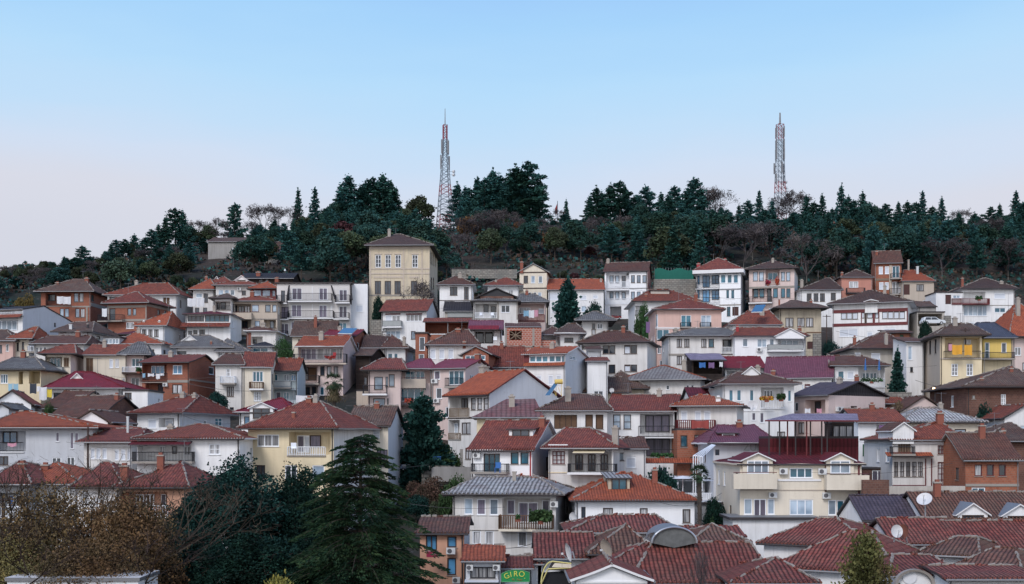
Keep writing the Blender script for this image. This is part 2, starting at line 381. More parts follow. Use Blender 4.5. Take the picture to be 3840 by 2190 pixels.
    if roof == 'shed':
        mb.face([(Ln,0,ze),(Ln,S,ze),(Ln,S,zr-.05)], sw); mb.face([(0,S,ze),(0,0,ze),(0,S,zr-.05)], sw); mb.face([(Ln,S,ze),(0,S,ze),(0,S,zr-.05),(Ln,S,zr-.05)], sw)
    mb.build('wall', root)
    # ---- roof
    rb = MB(); fa = fascia or 'darkgutter'; edges = []; e2 = oh; eg = min(oh, .3)
    if roof == 'hip':
        pr = S*rf
        if ridge:
            rs = []
            for x in ridge:
                kk = (cu(fr, x)-CX)/F; A = O+h.nn*pr; t = (kk*A.y-A.x)/(h.dx.x-kk*h.dx.y); rs.append(max(.3, min(Ln-.3, t)))
            ra, rb_ = sorted(rs)
        elif Ln > S: ra, rb_ = S*.48, Ln-S*.48
        else: ra = rb_ = Ln/2
        A, B, C, D = (-e2,-e2,ze+th),(Ln+e2,-e2,ze+th),(Ln+e2,S+e2,ze+th),(-e2,S+e2,ze+th); P, Q = (ra,pr,zr+th),(rb_,pr,zr+th)
        one = abs(ra-rb_) < .4
        if one: Q = P
        rb.face([A,B,P] if one else [A,B,Q,P], tile); rb.face([C,D,P] if one else [C,D,P,Q], tile); rb.face([B,C,Q], tile); rb.face([D,A,P], tile)
        lo = [(x,y,z-th) for x,y,z in (A,B,C,D)]; hi4 = (A,B,C,D)
        for i in range(4): j = (i+1) % 4; rb.face([lo[i],lo[j],hi4[j],hi4[i]], fa)
        rb.face(lo[::-1], 'whitetrim' if wall in ('white','bright') else fa)
        edges = [(A,P),(B,Q),(C,Q),(D,P)]+([] if one else [(P,Q)])
    elif roof == 'gx':
        sl = (zr-ze)/max(.1, S*rf); sb = (zr-zb2)/max(.1, S*(1-rf))
        A,B = (-eg,-e2,ze-sl*e2*.5+th),(Ln+eg,-e2,ze-sl*e2*.5+th); P,Q = (-eg,S*rf,zr+th),(Ln+eg,S*rf,zr+th); C,D = (Ln+eg,S+e2,zb2-sb*e2*.5+th),(-eg,S+e2,zb2-sb*e2*.5+th)
        rb.slab([A,B,Q,P], th, tile, fa); rb.slab([P,Q,C,D], th, tile, fa); edges = [(P,Q)]
    elif roof == 'gy':
        sl = (zr-ze)/(Ln/2); A,D = (-e2,-eg,ze-sl*e2*.5+th),(-e2,S+eg,ze-sl*e2*.5+th); P,Q = (Ln/2,-eg,zr+th),(Ln/2,S+eg,zr+th); B,C = (Ln+e2,-eg,ze-sl*e2*.5+th),(Ln+e2,S+eg,ze-sl*e2*.5+th)
        rb.slab([A,P,Q,D], th, tile, fa); rb.slab([P,B,C,Q], th, tile, fa); edges = [(P,Q)]
    elif roof == 'shed':
        sl = (zr-ze)/S; A,B,C,D = (-eg,-e2,ze-sl*e2+th),(Ln+eg,-e2,ze-sl*e2+th),(Ln+eg,S+.2,zr+th),(-eg,S+.2,zr+th); rb.slab([A,B,C,D], th, tile, fa)
    else:
        A,B,C,D = (-e2,-e2,ze+.2),(Ln+e2,-e2,ze+.2),(Ln+e2,S+e2,ze+.2),(-e2,S+e2,ze+.2); rb.slab([A,B,C,D], .2, tile, fa)
    ro = rb.build('roof', root, sub=5 if roof != 'flat' else 0, amp=.17 if tile in ('old','brown','grey','darkbrown','zinc') else .10)
    def zroof(s_, d_):
        if roof in ('hip','gx'): 
            v = ze+(zr-ze)*d_/(S*rf) if d_ < S*rf else zr-(zr-zb2)*(d_-S*rf)/(S*(1-rf))
            return v
        if roof == 'gy': return zr-(zr-ze)*abs(s_-Ln/2)/(Ln/2)
        if roof == 'shed': return ze+(zr-ze)*d_/S
        return ze+.2
    h.zroof = zroof
    if caps and edges and tile not in ('darkred','darkmetal','lilac'):
        cm = 'mortar' if tile in ('red','orange','brown','old','maroon','grey','darkbrown','mauve','zinc','bazaar','bazaarbrown') else tile
        if tile in ('slate',): cm = 'orange'
        c = MB(); rr = random.Random(hash(label) & 1023 if 0 else len(label)*31+int(Y*7)+int(x0))
        for a_, b_ in edges:
            a_, b_ = Vector(a_), Vector(b_); n = max(1, int((b_-a_).length/.38)); j = lambda: Vector((rr.uniform(-.05,.05), rr.uniform(-.05,.05), rr.uniform(-.03,.05)))
            for i in range(n):
                p, q = a_.lerp(b_, i/n), a_.lerp(b_, (i+.93)/n)
                c.bar(p+j(), q+j()+Vector((0,0,.03)), rr.uniform(.05,.105) if cm == 'mortar' else .075, cm if rr.random() < .72 or cm != 'mortar' else (tile), 5)
        c.build('ridge_tiles', ro)
    if Y < 172 and roof in ('hip','gx') and tile in ('red','orange','maroon','brown','old','grey','darkbrown','bazaar','bazaarbrown','zinc'):
        q = MB(); step = .27 if tile.startswith('baz') else .36 if tile == 'zinc' else .24; n = int((B[0]-A[0])/step); sl_ = (zr-ze)/(S*rf)
        for i in range(n+1):
            xx = A[0]+(B[0]-A[0])*i/max(1, n)+rr.uniform(-.02,.02) if (caps and edges) else A[0]+(B[0]-A[0])*i/max(1, n); yy = A[1]-.05+R.uniform(-.035,.02)
            q.bar((xx,yy,A[2]-.005),(xx,yy+.45,A[2]-.005+.45*sl_*.9), step*.30, tile, 6)
        q.build('eave_tiles', ro)
    gm = gut or ('gutter' if R.random() < .55 else 'darkgutter')
    if roof in ('hip','gx','shed','gy'):
        gb = MB()
        if roof != 'gy':
            zz = (ze if roof == 'hip' else A[2]-th)+.04
            gb.bar((A[0],A[1]-.06,zz),(B[0],B[1]-.06,zz), .07, gm, 6)
            if pipe != 0: 
                for s_ in ([.12] if R.random() < .5 else [Ln-.12]): gb.bar((s_,-.08,zz),(s_,-.08,zb), .05, gm, 6)
        else: 
            for X in (A[0]-.04, B[0]+.04): gb.bar((X,-eg,ze-.02),(X,S,ze-.02), .07, gm, 6)
        gb.build('gutter', root)
    # ---- windows
    for f, a0, a1, z0, z1, st, k in wl: window(f, a0, a1, z0, z1, st, k, root)
    # ---- bands
    if bands:
        bb = {}
        for b in bands:
            fk = b[5] if len(b) > 5 else 'F'; f = FC[fk]; a0, z1 = f.hit(fr, b[0], b[1]); a1, z0 = f.hit(fr, b[2], b[3]); m = b[4]
            a0, a1 = sorted((a0, a1)); f.box(bb.setdefault(m, MB()), max(-.05, a0), min(f.len+.05, a1), -.06-.004*len(bb), .01, z0, z1, m)
        for m, q in bb.items(): q.build('timber_band' if m in ('brownframe','darkredpaint','wood') else 'trim_band', root)
    # ---- skirts (pent roofs / awnings)
    for sk in skirts:
        sx0, sy0, sx1, sy1, m = sk[:5]; dd = sk[5] if len(sk) > 5 else .9; q = MB()
        a0, zt = Ff.hit(fr, sx0, sy0); a1, _ = Ff.hit(fr, sx1, sy0); _, zl = Ff.hit(fr, sx0, sy1, -dd)
        q.slab([(a0,-dd,zl+.08),(a1,-dd,zl+.08),(a1,-.0,zt),(a0,0,zt)], .08, m, 'darkgutter'); q.build('pent_roof' if m in MATS and m not in ('whitetrim',) else 'canopy', root)
    # ---- balconies
    for b in balc: balcony(Ff if len(b) < 7 or b[6] in (None, 'F') else FC[b[6]], fr, b, root, recs, wall, h)
    for q in ac:
        f = FC[q[4]] if len(q) > 4 else Ff; mbx = MB(); ins = 0
        for rk, r, qq, dd in recs:
            if r[0] <= q[0] <= r[2] and r[1] <= q[1] <= r[3]: ins = dd
        a0, z1 = f.hit(fr, q[0], q[1], ins); a1, z0 = f.hit(fr, q[2], q[3], ins); a0, a1 = sorted((a0, a1))
        f.box(mbx, a0, a1, ins-.36, ins-.06, z0, z1, 'acwhite'); o = mbx.build('air_conditioner', root)
        fm = MB(); cxx, czz, rr_ = a0+(a1-a0)*.38, (z0+z1)/2, (z1-z0)*.38
        for k in range(12):
            t0, t1 = k*math.pi/6, (k+1)*math.pi/6
            fm.face([f.p(cxx,ins-.365,czz), f.p(cxx+rr_*math.cos(t0),ins-.365,czz+rr_*math.sin(t0)), f.p(cxx+rr_*math.cos(t1),ins-.365,czz+rr_*math.sin(t1))], 'fan')
        fm.build('fan_grille', o)
    # ---- chimneys
    for c in chim:
        x, yt, yb, wpx = c[:4]; m = c[4] if len(c) > 4 else 'chimneybrick'; best = None
        for i in range(41):
            d = S*(rf if roof in ('hip','gx') else 1)*i/40; s_, z_ = Ff.hit(fr, x, yb, d); e = abs(z_-zroof(s_, d))
            if best is None or e < best[0]: best = (e, d, s_, z_)
        _, d, s_, z_ = best; _, zt = Ff.hit(fr, x, yt, d); w = wpx/ZS/F*Y; cb = MB()
        s_ = max(.2, min(Ln-.2, s_)); zt = max(zt, z_+.5)
        cb.box(s_-w/2, d-w/2, min(z_, zroof(s_, d))-.4, s_+w/2, d+w/2, zt-.12, m); cb.box(s_-w*.62, d-w*.62, zt-.12, s_+w*.62, d+w*.62, zt, 'chimneyplaster' if m != 'steel' else 'steel')
        if m != 'steel' and w > .35: cb.box(s_-w*.3, d-w*.3, zt, s_+w*.3, d+w*.3, zt+.18, m)
        cb.build('chimney', ro)
    for q in dorm: dormer(h, Ff, fr, q, ro, zroof)
    if roof in ('hip','gx') and Ln > 4 and auto:
        if not chim and ra_.random() < .65:
            s_ = Ln*ra_.uniform(.25,.75); d = S*rf*ra_.uniform(.55,1); cb = MB(); z_ = zroof(s_, d); w = ra_.uniform(.22,.32); t_ = zr+ra_.uniform(.3,.7); m = ra_.choice(('chimneybrick','chimneyplaster'))
            cb.box(s_-w,d-w,z_-.4,s_+w,d+w,t_,m); cb.box(s_-w*1.25,d-w*1.25,t_,s_+w*1.25,d+w*1.25,t_+.1,'chimneyplaster'); cb.box(s_-w*.6,d-w*.6,t_+.1,s_+w*.6,d+w*.6,t_+.28,m); cb.build('chimney', ro)
        if ra_.random() < .4:
            s_ = Ln*ra_.uniform(.2,.8); z_ = zr-.1; H2 = ra_.uniform(1.3,2.0); q = MB(); d = S*rf; q.bar((s_,d,z_-.6),(s_,d,z_+H2),.022,'gutter',4); q.bar((s_-.5,d,z_+H2-.1),(s_+.5,d,z_+H2-.1),.014,'gutter',4)
            for i in range(6): xx = s_-.48+i*.19; q.bar((xx,d-.3,z_+H2-.1),(xx,d+.3,z_+H2-.1),.010,'gutter',3)
            q.build('antenna', ro)
    HOUSES[label] = h
    return h
def window(f, a0, a1, z0, z1, st, k, parent):
    fc = FRAMEC[st[0]]; gl = GLASS[st[1]]; rest = st[2:] or '1'; nc, nr = (rest.split('x')+['1'])[:2]; nc = int(nc); nr = int(nr)
    w = a1-a0; hh = z1-z0; t = min(.085, w*.14); g = MB()
    P = [f.p(a0,k,z0),f.p(a1,k,z0),f.p(a1,k,z1),f.p(a0,k,z1)]; g.face(P if f.ax.x else (P if f.inn.x < 0 else P[::-1]), gl)
    if st[1] == 's':                            # roller shutter box above the slats
        pass
    o = g.build('window', parent); fb = MB(); k1 = k-.06; k2 = k-.005
    if st[0] == 'k': t *= .6
    for q in ((a0,a0+t,z0,z1),(a1-t,a1,z0,z1),(a0+t,a1-t,z0,z0+t),(a0+t,a1-t,z1-t*(2.4 if st[1] == 's' else 1),z1)): f.box(fb, q[0], q[1], k1, k2, q[2], q[3], fc)
    for i in range(1, nc): c = a0+w*i/nc; f.box(fb, c-t*.5, c+t*.5, k1+.004, k2, z0+t, z1-t, fc)
    for i in range(1, nr): c = z0+hh*i/nr; f.box(fb, a0+t, a1-t, k1+.012, k2, c-t*.35, c+t*.35, fc)
    if k < .5 and st[0] != 'k': f.box(fb, a0-.06, a1+.06, -.07, k1, z0-.05, z0-.003, 'whitetrim' if st[0] == 'w' else 'concretetrim')
    fb.build('frame', o)
def balcony(f, fr, b, root, recs, wall, h):
    x0, yt, x1, yb, st = b[:5]; slabm = b[5] if len(b) > 5 and b[5] else ('concretetrim')
    inside = any(r[0]-25 <= x0 and x1 <= r[2]+25 and r[1]-10 <= (yt+yb)/2 <= r[3]+10 for rk, r, q, dd in recs)
    dd = .12 if inside else 1.15
    a0, zt = f.hit(fr, x0, yt, -dd); a1, z0 = f.hit(fr, x1, yb, -dd); a0, a1 = sorted((a0, a1))
    if st == 'p':
        s = MB(); f.box(s, a0, a1, -dd, -dd+.12, z0, zt, slabm if len(b) > 5 and b[5] else wall)
        f.box(s, a0, a0+.12, -dd+.12, -.01, z0, zt, slabm if len(b) > 5 and b[5] else wall); f.box(s, a1-.12, a1, -dd+.12, -.01, z0, zt, slabm if len(b) > 5 and b[5] else wall)
        f.box(s, a0+.12, a1-.12, -dd+.12, -.01, z0, z0+.15, 'concretetrim'); o = s.build('balcony', root)
        q = MB(); q.bar(f.p(a0,-dd+.05,zt+.12), f.p(a1,-dd+.05,zt+.12), .03, 'darkredpaint'); q.build('handrail', o); return
    th = .2 if not inside else .1; s = MB(); f.box(s, a0-.05, a1+.05, -dd, (0 if not inside else .05), z0, z0+th, slabm); o = s.build('balcony', root)
    q = MB(); m = RAILM[st[0]]; zb_ = z0+th; hh = zt-zb_
    if hh < .2: return
    segs = [(f.p(a0,-dd+.05,0), f.p(a1,-dd+.05,0))]
    if not inside: segs += [(f.p(a0,-dd+.05,0), f.p(a0,0,0)), (f.p(a1,-dd+.05,0), f.p(a1,0,0))]
    for A, B in segs:
        A, B = Vector(A), Vector(B); ln = (B-A).length; up = lambda z: Vector((0,0,z))
        q.bar(A+up(zt), B+up(zt), .035, m); q.bar(A+up(zb_+.1), B+up(zb_+.1), .025, m)
        if st[0] == 'g':
            q.face([A+up(zb_+.1), B+up(zb_+.1), B+up(zt), A+up(zt)], 'pale_glassfibre'); continue
        step, r = (.19, .05) if st[0] in 'oyr' else (.13, .016)
        if st[0] == 'w': step, r = .17, .035
        n = max(2, int(ln/step))
        for i in range(n+1): p = A.lerp(B, i/n); q.bar(p+up(zb_), p+up(zt), r if i % 8 else r*1.3, m)
    q.build('railing', o)
def dormer(h, Ff, fr, q, ro, zroof):
    x0, ve, x1, vr, vb, kind, wall, tile, st = q[:9]; mid = (x0+x1)/2; best = None
    for i in range(61):
        d = h.S*h.rf*i/60; s_, z_ = Ff.hit(fr, mid, vb, d); e = abs(z_-zroof(s_, d))
        if best is None or e < best[0]: best = (e, d)
    d = best[1]+.03
    if len(q) > 9: d = q[9]
    a0, _ = Ff.hit(fr, x0, vb, d); a1, z0 = Ff.hit(fr, x1, vb, d); _, zt = Ff.hit(fr, mid, ve, d); _, zr = Ff.hit(fr, mid, vr, d)
    z0 -= .25; bk = d+h.S*.5; m = MB()
    m.face([(a0,d,z0),(a1,d,z0),(a1,d,zt),(a0,d,zt)], wall); m.face([(a1,d,z0),(a1,bk,z0),(a1,bk,zt),(a1,d,zt)], wall); m.face([(a0,bk,z0),(a0,d,z0),(a0,d,zt),(a0,bk,zt)], wall)
    o_ = .22
    if kind == 'g':
        c = (a0+a1)/2; m.face([(a0,d,zt),(a1,d,zt),(c,d,zr)], wall)
        m.slab([(a0-o_,d-o_,zt-.05),(c,d-o_,zr+.1),(c,bk,zr+.1),(a0-o_,bk,zt-.05)], .1, tile, 'whitetrim'); m.slab([(c,d-o_,zr+.1),(a1+o_,d-o_,zt-.05),(a1+o_,bk,zt-.05),(c,bk,zr+.1)], .1, tile, 'whitetrim')
    else:
        m.slab([(a0-o_,d-o_,zt),(a1+o_,d-o_,zt),(a1+o_,bk,zr+.1),(a0-o_,bk,zr+.1)], .1, tile, 'darkgutter')
    o = m.build('dormer', ro)
    if st:
        f = Face(h, (0, d), (1,0), (0,1), h.L); mg = (a1-a0)*.14
        window(f, a0+mg, a1-mg, z0+.3+(zt-z0-.3)*.1, zt-.06, st, -.02, o)
    return o
# ------------------------------------------------------------------ the houses, upper row
def ws(xs, y0, y1, st, *k): return [(a, y0, b, y1, st)+k for a, b in xs]
H('unfinished red brick house with a hipped roof at the far left beside the wood','A0',490,1085,625,478,240,wall='brick',tile='old',side=1285,ridge=(880,1015),oh=1.0,
  rec=[(545,640,850,790,1.3)], wins=[(555,655,665,730,'bd2'),(885,635,940,740,'bl'),(948,635,1000,740,'bc'),(715,820,765,925,'bl'),(772,820,825,920,'bl'),(900,820,952,925,'bl'),(962,820,1015,925,'bc'),(1090,650,1125,740,'bd','R')],
  balc=[(545,725,850,795,'b')], bands=[(860,788,1085,806,'concretetrim'),(1085,790,1285,806,'concretetrim','R'),(1030,806,1050,985,'concretetrim')], chim=[(1040,455,500,42),(690,510,545,42)])
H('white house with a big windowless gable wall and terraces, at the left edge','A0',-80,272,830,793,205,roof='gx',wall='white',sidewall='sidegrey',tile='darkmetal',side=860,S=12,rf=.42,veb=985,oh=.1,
  rec=[(-70,835,272,905,1.3),(-60,962,212,1082,.5)], wins=[(30,838,180,880,'bd2'),(-60,965,212,1080,'wl4'),(550,825,577,882,'kd','R'),(648,990,668,1045,'kd','R')], balc=[(-40,868,272,915,'w')], skirts=[(-70,893,275,938,'red',.8)], caps=False, pipe=0)
H('long white house with grey side wall behind the brick houses at left','A0',1285,2118,660,525,236,wall='white',sidewall='greywall',side=2300,ridge=(1720,2015),oh=.7,
  wins=[(1310,680,1460,722,'bd'),(1945,685,2035,782,'wo2')])
H('brick and concrete house with cluttered corner balcony, hipped red roof','A0',1285,1755,757,630,222,wall='brick',side=2035,ridge=(1610,1650),oh=.8,tile='maroon',
  wins=[(1310,820,1380,960,'bd'),(1525,818,1570,900,'bl'),(1588,818,1630,900,'bl'),(1510,985,1600,1060,'wc2'),(1885,832,1915,902,'kd','R'),(1965,842,1990,900,'kd','R')],
  balc=[(1165,895,1455,975,'b')], bands=[(1285,788,1755,806,'concretetrim'),(1450,948,1755,972,'concretetrim'),(1742,806,1755,948,'concretetrim'),(1755,790,2035,808,'concretetrim','R'),(1290,806,1308,985,'concretetrim')], fascia='brownframe')
H('white house with a half round parapet over three dark windows','A0',1645,1970,1030,862,213,wall='bright',sidewall='sidegrey',tile='orange',side=2195,S=10,ridge=(2060,2190),oh=.6,fascia='darkredpaint',
  wins=[(1700,1070,1753,1132,'bc2'),(1775,1070,1825,1155,'bc2'),(1845,1070,1898,1160,'bc2')], chim=[(1722,978,1010,30,'whitetrim'),(1908,978,1010,30,'whitetrim')])
H('white house with orange roof at the wood edge, two towels below it','A0',2310,2560,600,470,240,wall='offwhite',tile='orange',oh=.7,S=11,
  wins=[(2345,640,2420,692,'wl'),(2435,640,2490,750,'bd2'),(2335,810,2385,870,'bd'),(2430,810,2480,870,'bd')], chim=[(2470,440,475,30)])
H('dark red roofed house with glazed veranda along its upper floor','A1',-330,205,895,860,218,wall='white',tile='darkred',oh=.5,S=9,fascia='darkredpaint',
  wins=[(-310,905,-110,975,'bd4'),(-100,900,190,980,'bt5'),(-300,1088,-255,1142,'bd'),(-240,1080,-190,1125,'bd'),(-168,1072,-100,1150,'bd2')], skirts=[(-380,988,205,1042,'maroon',1.0)], bands=[(-330,978,205,990,'cream' if 0 else 'whitetrim')])
H('white house with half timbered attic gable above the beige flats','A1',30,520,548,482,239,wall='offwhite',oh=.7,S=11,
  wins=[(60,595,120,665,'wl'),(135,595,190,665,'wl'),(202,595,255,662,'wl'),(340,605,390,660,'bd')], ac=[(290,570,335,605)], dorm=[(262,482,410,430,486,'g','white','darkmetal','bd',3.0)])
H('dark timber attic house with a lit window at the foot of the wood','A1',330,950,462,402,250,roof='gx',wall='darkwood',tile='darkmetal',S=9,oh=.5,caps=False,
  wins=[(465,428,523,470,'wz'),(545,450,590,505,'bd2'),(620,470,660,510,'bd')], chim=[(540,385,440,50),(770,455,505,40)])
H('small red roofed house peeping out left of the timber attic house','A0',2480,2760,520,448,246,wall='white',tile='red',S=9,dorm=[(2540,525,2650,440,530,'g','white','darkmetal','bd',2.5)])
H('porch house with dark wood balcony left of the beige flats','A1',5,215,705,650,226,wall='offwhite',tile='old',oh=.8,S=8, rec=[(20,735,205,845,1.3)], wins=[(90,745,150,830,'bd'),(30,755,80,830,'bd')], balc=[(20,785,205,845,'b')], bands=[(10,708,215,730,'whitetrim')])
H('beige block of flats with parapet balconies and a red framed roof room','A1',205,765,738,678,228,wall='beige',S=10,oh=.5,tile='red',
  rec=[(230,765,455,872,1.4),(225,955,450,1066,1.4),(605,955,750,1066,1.4)],
  wins=[(240,785,290,870,'bd'),(305,790,370,872,'bc2'),(375,790,440,872,'bc2'),(458,775,545,860,'rl'),(620,775,685,862,'bl'),(705,775,758,862,'bl'),(230,960,258,1060,'rd'),(340,970,415,1062,'bd2'),(495,965,556,1045,'bl'),(680,970,728,1062,'bl'),(258,1150,398,1242,'bl2')],
  balc=[(192,868,455,948,'p'),(195,1062,405,1135,'p'),(595,1050,755,1100,'b')], bands=[(205,940,765,950,'concretetrim')])
H('red framed roof room on top of the beige flats','A1',452,748,590,505,236,wall='darkredpaint',S=7,oh=.7,tile='orange',wins=[(470,598,576,672,'rl'),(584,598,682,672,'rl'),(702,600,744,672,'rl')],chim=[(758,455,530,40)])
H('white four storey hotel block with black balcony rails and slate mansard','A1',760,1642,520,505,232,roof='flat',wall='hotel',sidewall='bright',tile='darkmetal',side=1760,S=13,oh=.35,
  wins=[(810,605,858,738,'nd'),(940,575,1060,715,'wp2'),(1265,575,1365,718,'wp2'),(1505,595,1602,728,'wp2'),(805,800,900,935,'np2'),(935,775,1056,918,'wp2'),(1265,780,1360,925,'wp2'),(1505,792,1600,930,'wp2'),(800,1000,900,1138,'wp2'),(930,978,1050,1060,'wp2'),(1500,990,1596,1065,'wt2')],
  balc=[(752,660,875,765,'b','whitetrim'),(893,637,1412,740,'b','whitetrim'),(1458,657,1628,758,'b','whitetrim'),(768,868,895,958,'b','whitetrim'),(888,845,1432,942,'b','whitetrim'),(1438,865,1618,952,'b','whitetrim'),(762,1085,880,1160,'b','whitetrim')],
  bands=[(1180,560,1190,735,'whitetrim'),(1180,765,1190,935,'whitetrim'),(1403,785,1425,925,'whitetrim')], pipe=0)
H('blank white side wing of the hotel rising beside the school','A1',1645,1845,526,490,233.5,roof='flat',wall='bright',tile='darkmetal',side=1888,S=10,oh=.02)
H('old ochre school building with tall arched windows and peeling plaster','A1',1865,2588,72,-62,235,wall='school',tile='darkbrown',side=2682,S=18,ridge=(2190,2240),oh=.8,name='school_building',cat='school',
  wins=ws([(1940,2008),(2058,2125),(2178,2245),(2380,2447)],178,328,'wd2x3')+ws([(1932,2006),(2050,2126),(2168,2243),(2365,2440)],490,648,'bd2')+[(2600,140,2612,300,'bd','R'),(2625,150,2636,310,'bd','R'),(2650,165,2660,320,'bd','R'),(2604,440,2616,600,'bd','R'),(2630,440,2642,600,'bd','R')],
  bands=[(1865,78,2588,105,'beige'),(1865,338,2588,352,'beige'),(1865,392,2588,410,'beige'),(1865,655,2588,670,'concretetrim'),(1868,105,1885,655,'beige'),(2268,105,2284,655,'beige'),(2490,105,2506,655,'beige'),(1922,435,2268,455,'beige'),(2345,435,2462,455,'beige'),
         (1928,160,2020,172,'beige'),(2046,160,2137,172,'beige'),(2166,160,2257,172,'beige'),(2368,160,2459,172,'beige')], pipe=0)
H('white house with glazed upper floor and red roof below the school','A1',2015,2553,845,716,217,roof='gx',wall='white',sidewall='sidegrey',tile='maroon',side=2680,S=8,oh=.6,
  wins=[(2060,893,2133,972,'ws'),(2137,905,2238,972,'wc2'),(2305,893,2500,972,'wc4'),(2065,1088,2240,1185,'wl3'),(2365,1090,2420,1188,'bl')], balc=[(2025,968,2242,1048,'g','whitetrim')], ac=[(2025,1058,2070,1092)], bands=[(2060,880,2240,892,'darkredpaint'),(2305,880,2500,892,'darkredpaint')])
H('white two storey house with a corner window right of the school','A2',155,545,545,440,228,wall='white',tile='brown',oh=.6,ridge=(340,375),
  wins=[(278,560,368,664,'bd2'),(448,562,503,712,'bd2x4'),(258,732,335,790,'bd'),(395,742,480,782,'bd')], bands=[(155,720,545,727,'brownframe')])
H('white walled house with red hip roof behind the glazed attic','A2',728,1105,552,460,236,wall='white',oh=.8,ridge=(920,960),chim=[(828,490,520,28,'chimneyplaster')])
H('cream gabled house with three upper windows below the chapel hill','A2',1112,1438,385,285,243,roof='gy',wall='cream',gmat='cream',tile='red',side=1482,S=9,oh=.5,fascia='gutter',
  wins=[(1160,428,1213,518,'bd'),(1248,428,1297,516,'wl'),(1338,430,1386,516,'wl'),(1213,625,1255,662,'wd'),(1278,625,1315,662,'wd'),(1330,625,1375,690,'wl')],
  bands=[(1112,383,1438,392,'brownframe'),(1112,573,1438,582,'brownframe')], chim=[(1138,262,345,36)])
H('long low white house with closed shutters and bright red roof','A2',1458,2118,598,474,241,roof='gx',wall='white',tile='orange',oh=.4,
  wins=[(1465,628,1590,722,'ws'),(1835,652,1915,720,'ws'),(1990,652,2050,702,'ws')],chim=[(2088,470,510,26,'chimneyplaster')])
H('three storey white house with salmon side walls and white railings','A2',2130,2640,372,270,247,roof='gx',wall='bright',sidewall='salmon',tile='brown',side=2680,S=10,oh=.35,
  rec=[(2150,388,2425,575,.9),(2150,605,2425,770,.9),(2195,795,2330,945,2.5)],
  wins=ws([(2190,2236),(2258,2305)],428,516,'bl')+[(2335,430,2382,560,'bd')]+ws([(2445,2492),(2515,2560),(2583,2628)],422,512,'bl')+ws([(2190,2236),(2258,2305),(2335,2382)],622,710,'bl')+ws([(2445,2492),(2515,2560),(2583,2628)],618,705,'bl'),
  balc=[(2135,502,2425,577,'w','whitetrim'),(2135,702,2425,772,'w','whitetrim')], bands=[(2425,575,2640,580,'gutter')], chim=[(2152,232,285,36,'chimneyplaster')], ac=[(2395,395,2425,430)])
H('white house with stone roof tiles and a glazed attic room under its gable','A2',560,1092,740,692,216,wall='offwhite',tile='grey',S=9,oh=.5,
  rec=[(580,762,840,940,1.4)], wins=[(682,772,740,872,'kd'),(768,795,825,935,'kd'),(890,780,997,868,'wd2')], bands=[(845,745,862,950,'concretetrim'),(1075,745,1092,950,'concretetrim')], balc=[(580,870,842,945,'w','concretetrim')])
H('glazed attic room with orange posts on the grey stone roof','A2',640,1040,672,585,219,roof='gy',wall='oldbrick',gmat='blackmetal',tile='darkbrown',S=5,oh=.5,wins=[(672,610,820,668,'rd'),(862,610,1008,668,'rd')])
H('pinkish house with laundry balcony and red picket rail','A2',1097,1430,748,655,219,wall='palepink',tile='grey',oh=.6,S=9,ridge=(1105,1290),
  rec=[(1100,765,1408,955,1.4)],wins=[(1110,810,1240,885,'wc3'),(1340,820,1405,885,'ws')],balc=[(1095,892,1408,978,'r','darkredpaint')])
H('stone based lean-to veranda house beside the school','A2',215,560,850,742,222,roof='shed',wall='stone_plaster',tile='darkmetal',S=5,oh=.3,rec=[(250,820,560,935,1.5)],balc=[(250,855,560,938,'g')])
H('red roofed house with plaster clerestory in front of the stone retaining wall','A3',-60,690,742,600,224,wall='white',tile='red',oh=.7,ridge=(120,345),
  wins=[(25,800,65,842,'kd')],dorm=[(130,600,350,572,662,'f','stone_plaster','darkbrown',None)],chim=[(70,645,700,30)],rec=[(-55,785,60,900,1.0)],balc=[(-55,845,60,905,'b')])
H('three storey white house with blue panes and white roof fascia','A3',672,1205,398,258,243,wall='bright',sidewall='greywall',tile='maroon',side=1262,S=10,ridge=(935,955),oh=.6,fascia='whitetrim',th=.75,
  rec=[(680,415,950,578,1.2),(680,592,950,760,1.2)],
  wins=[(685,422,715,530,'nB'),(750,422,835,565,'nB2'),(860,425,948,525,'nB2x2'),(965,415,1026,515,'wt'),(1045,415,1100,515,'wt'),(1118,415,1175,515,'wt'),(685,595,713,690,'nB'),(750,600,835,742,'nB2'),(860,600,948,710,'nB2x2'),(1028,595,1070,702,'wt'),(1087,595,1132,702,'wt'),(1040,800,1082,912,'nt1x4'),(1105,800,1180,905,'kD')],
  balc=[(665,508,950,582,'b','whitetrim'),(688,690,955,765,'b','whitetrim')], bands=[(950,585,1205,592,'gutter'),(950,773,1205,780,'concretetrim')], chim=[(695,285,350,42,'redpaint'),(1016,230,280,40,'redpaint')])
H('two storey cream house with dark window pairs and a planted middle balcony','A3',1305,1848,342,258,243,wall='palepink',sidewall='offwhite',tile='darkbrown',side=1888,S=10,ridge=(1570,1610),oh=.8,
  rec=[(1503,355,1670,550,1.2),(1340,575,1575,750,1.2)],
  wins=ws([(1352,1410),(1425,1482),(1687,1735),(1750,1798)],382,490,'bl')+[(1530,395,1648,475,'wt2')]+ws([(1358,1415),(1430,1487),(1592,1650),(1687,1737),(1750,1800)],580,690,'bt')+[(1522,585,1572,735,'bd')],
  balc=[(1498,472,1672,550,'b','whitetrim'),(1300,680,1575,755,'b','whitetrim')], bands=[(1305,562,1848,568,'concretetrim')], chim=[(1590,225,280,30,'chimneyplaster')],pipe=0)
H('low white house with a dark roof and four brown windows in a row','A3',1920,2405,603,465,240,wall='white',tile='darkbrown',oh=.4,ridge=(2230,2400),
  wins=ws([(1995,2053),(2077,2135),(2153,2213)],638,737,'bd2')+[(2283,632,2343,722,'bd')],chim=[(1935,480,560,34,'chimneyplaster')])
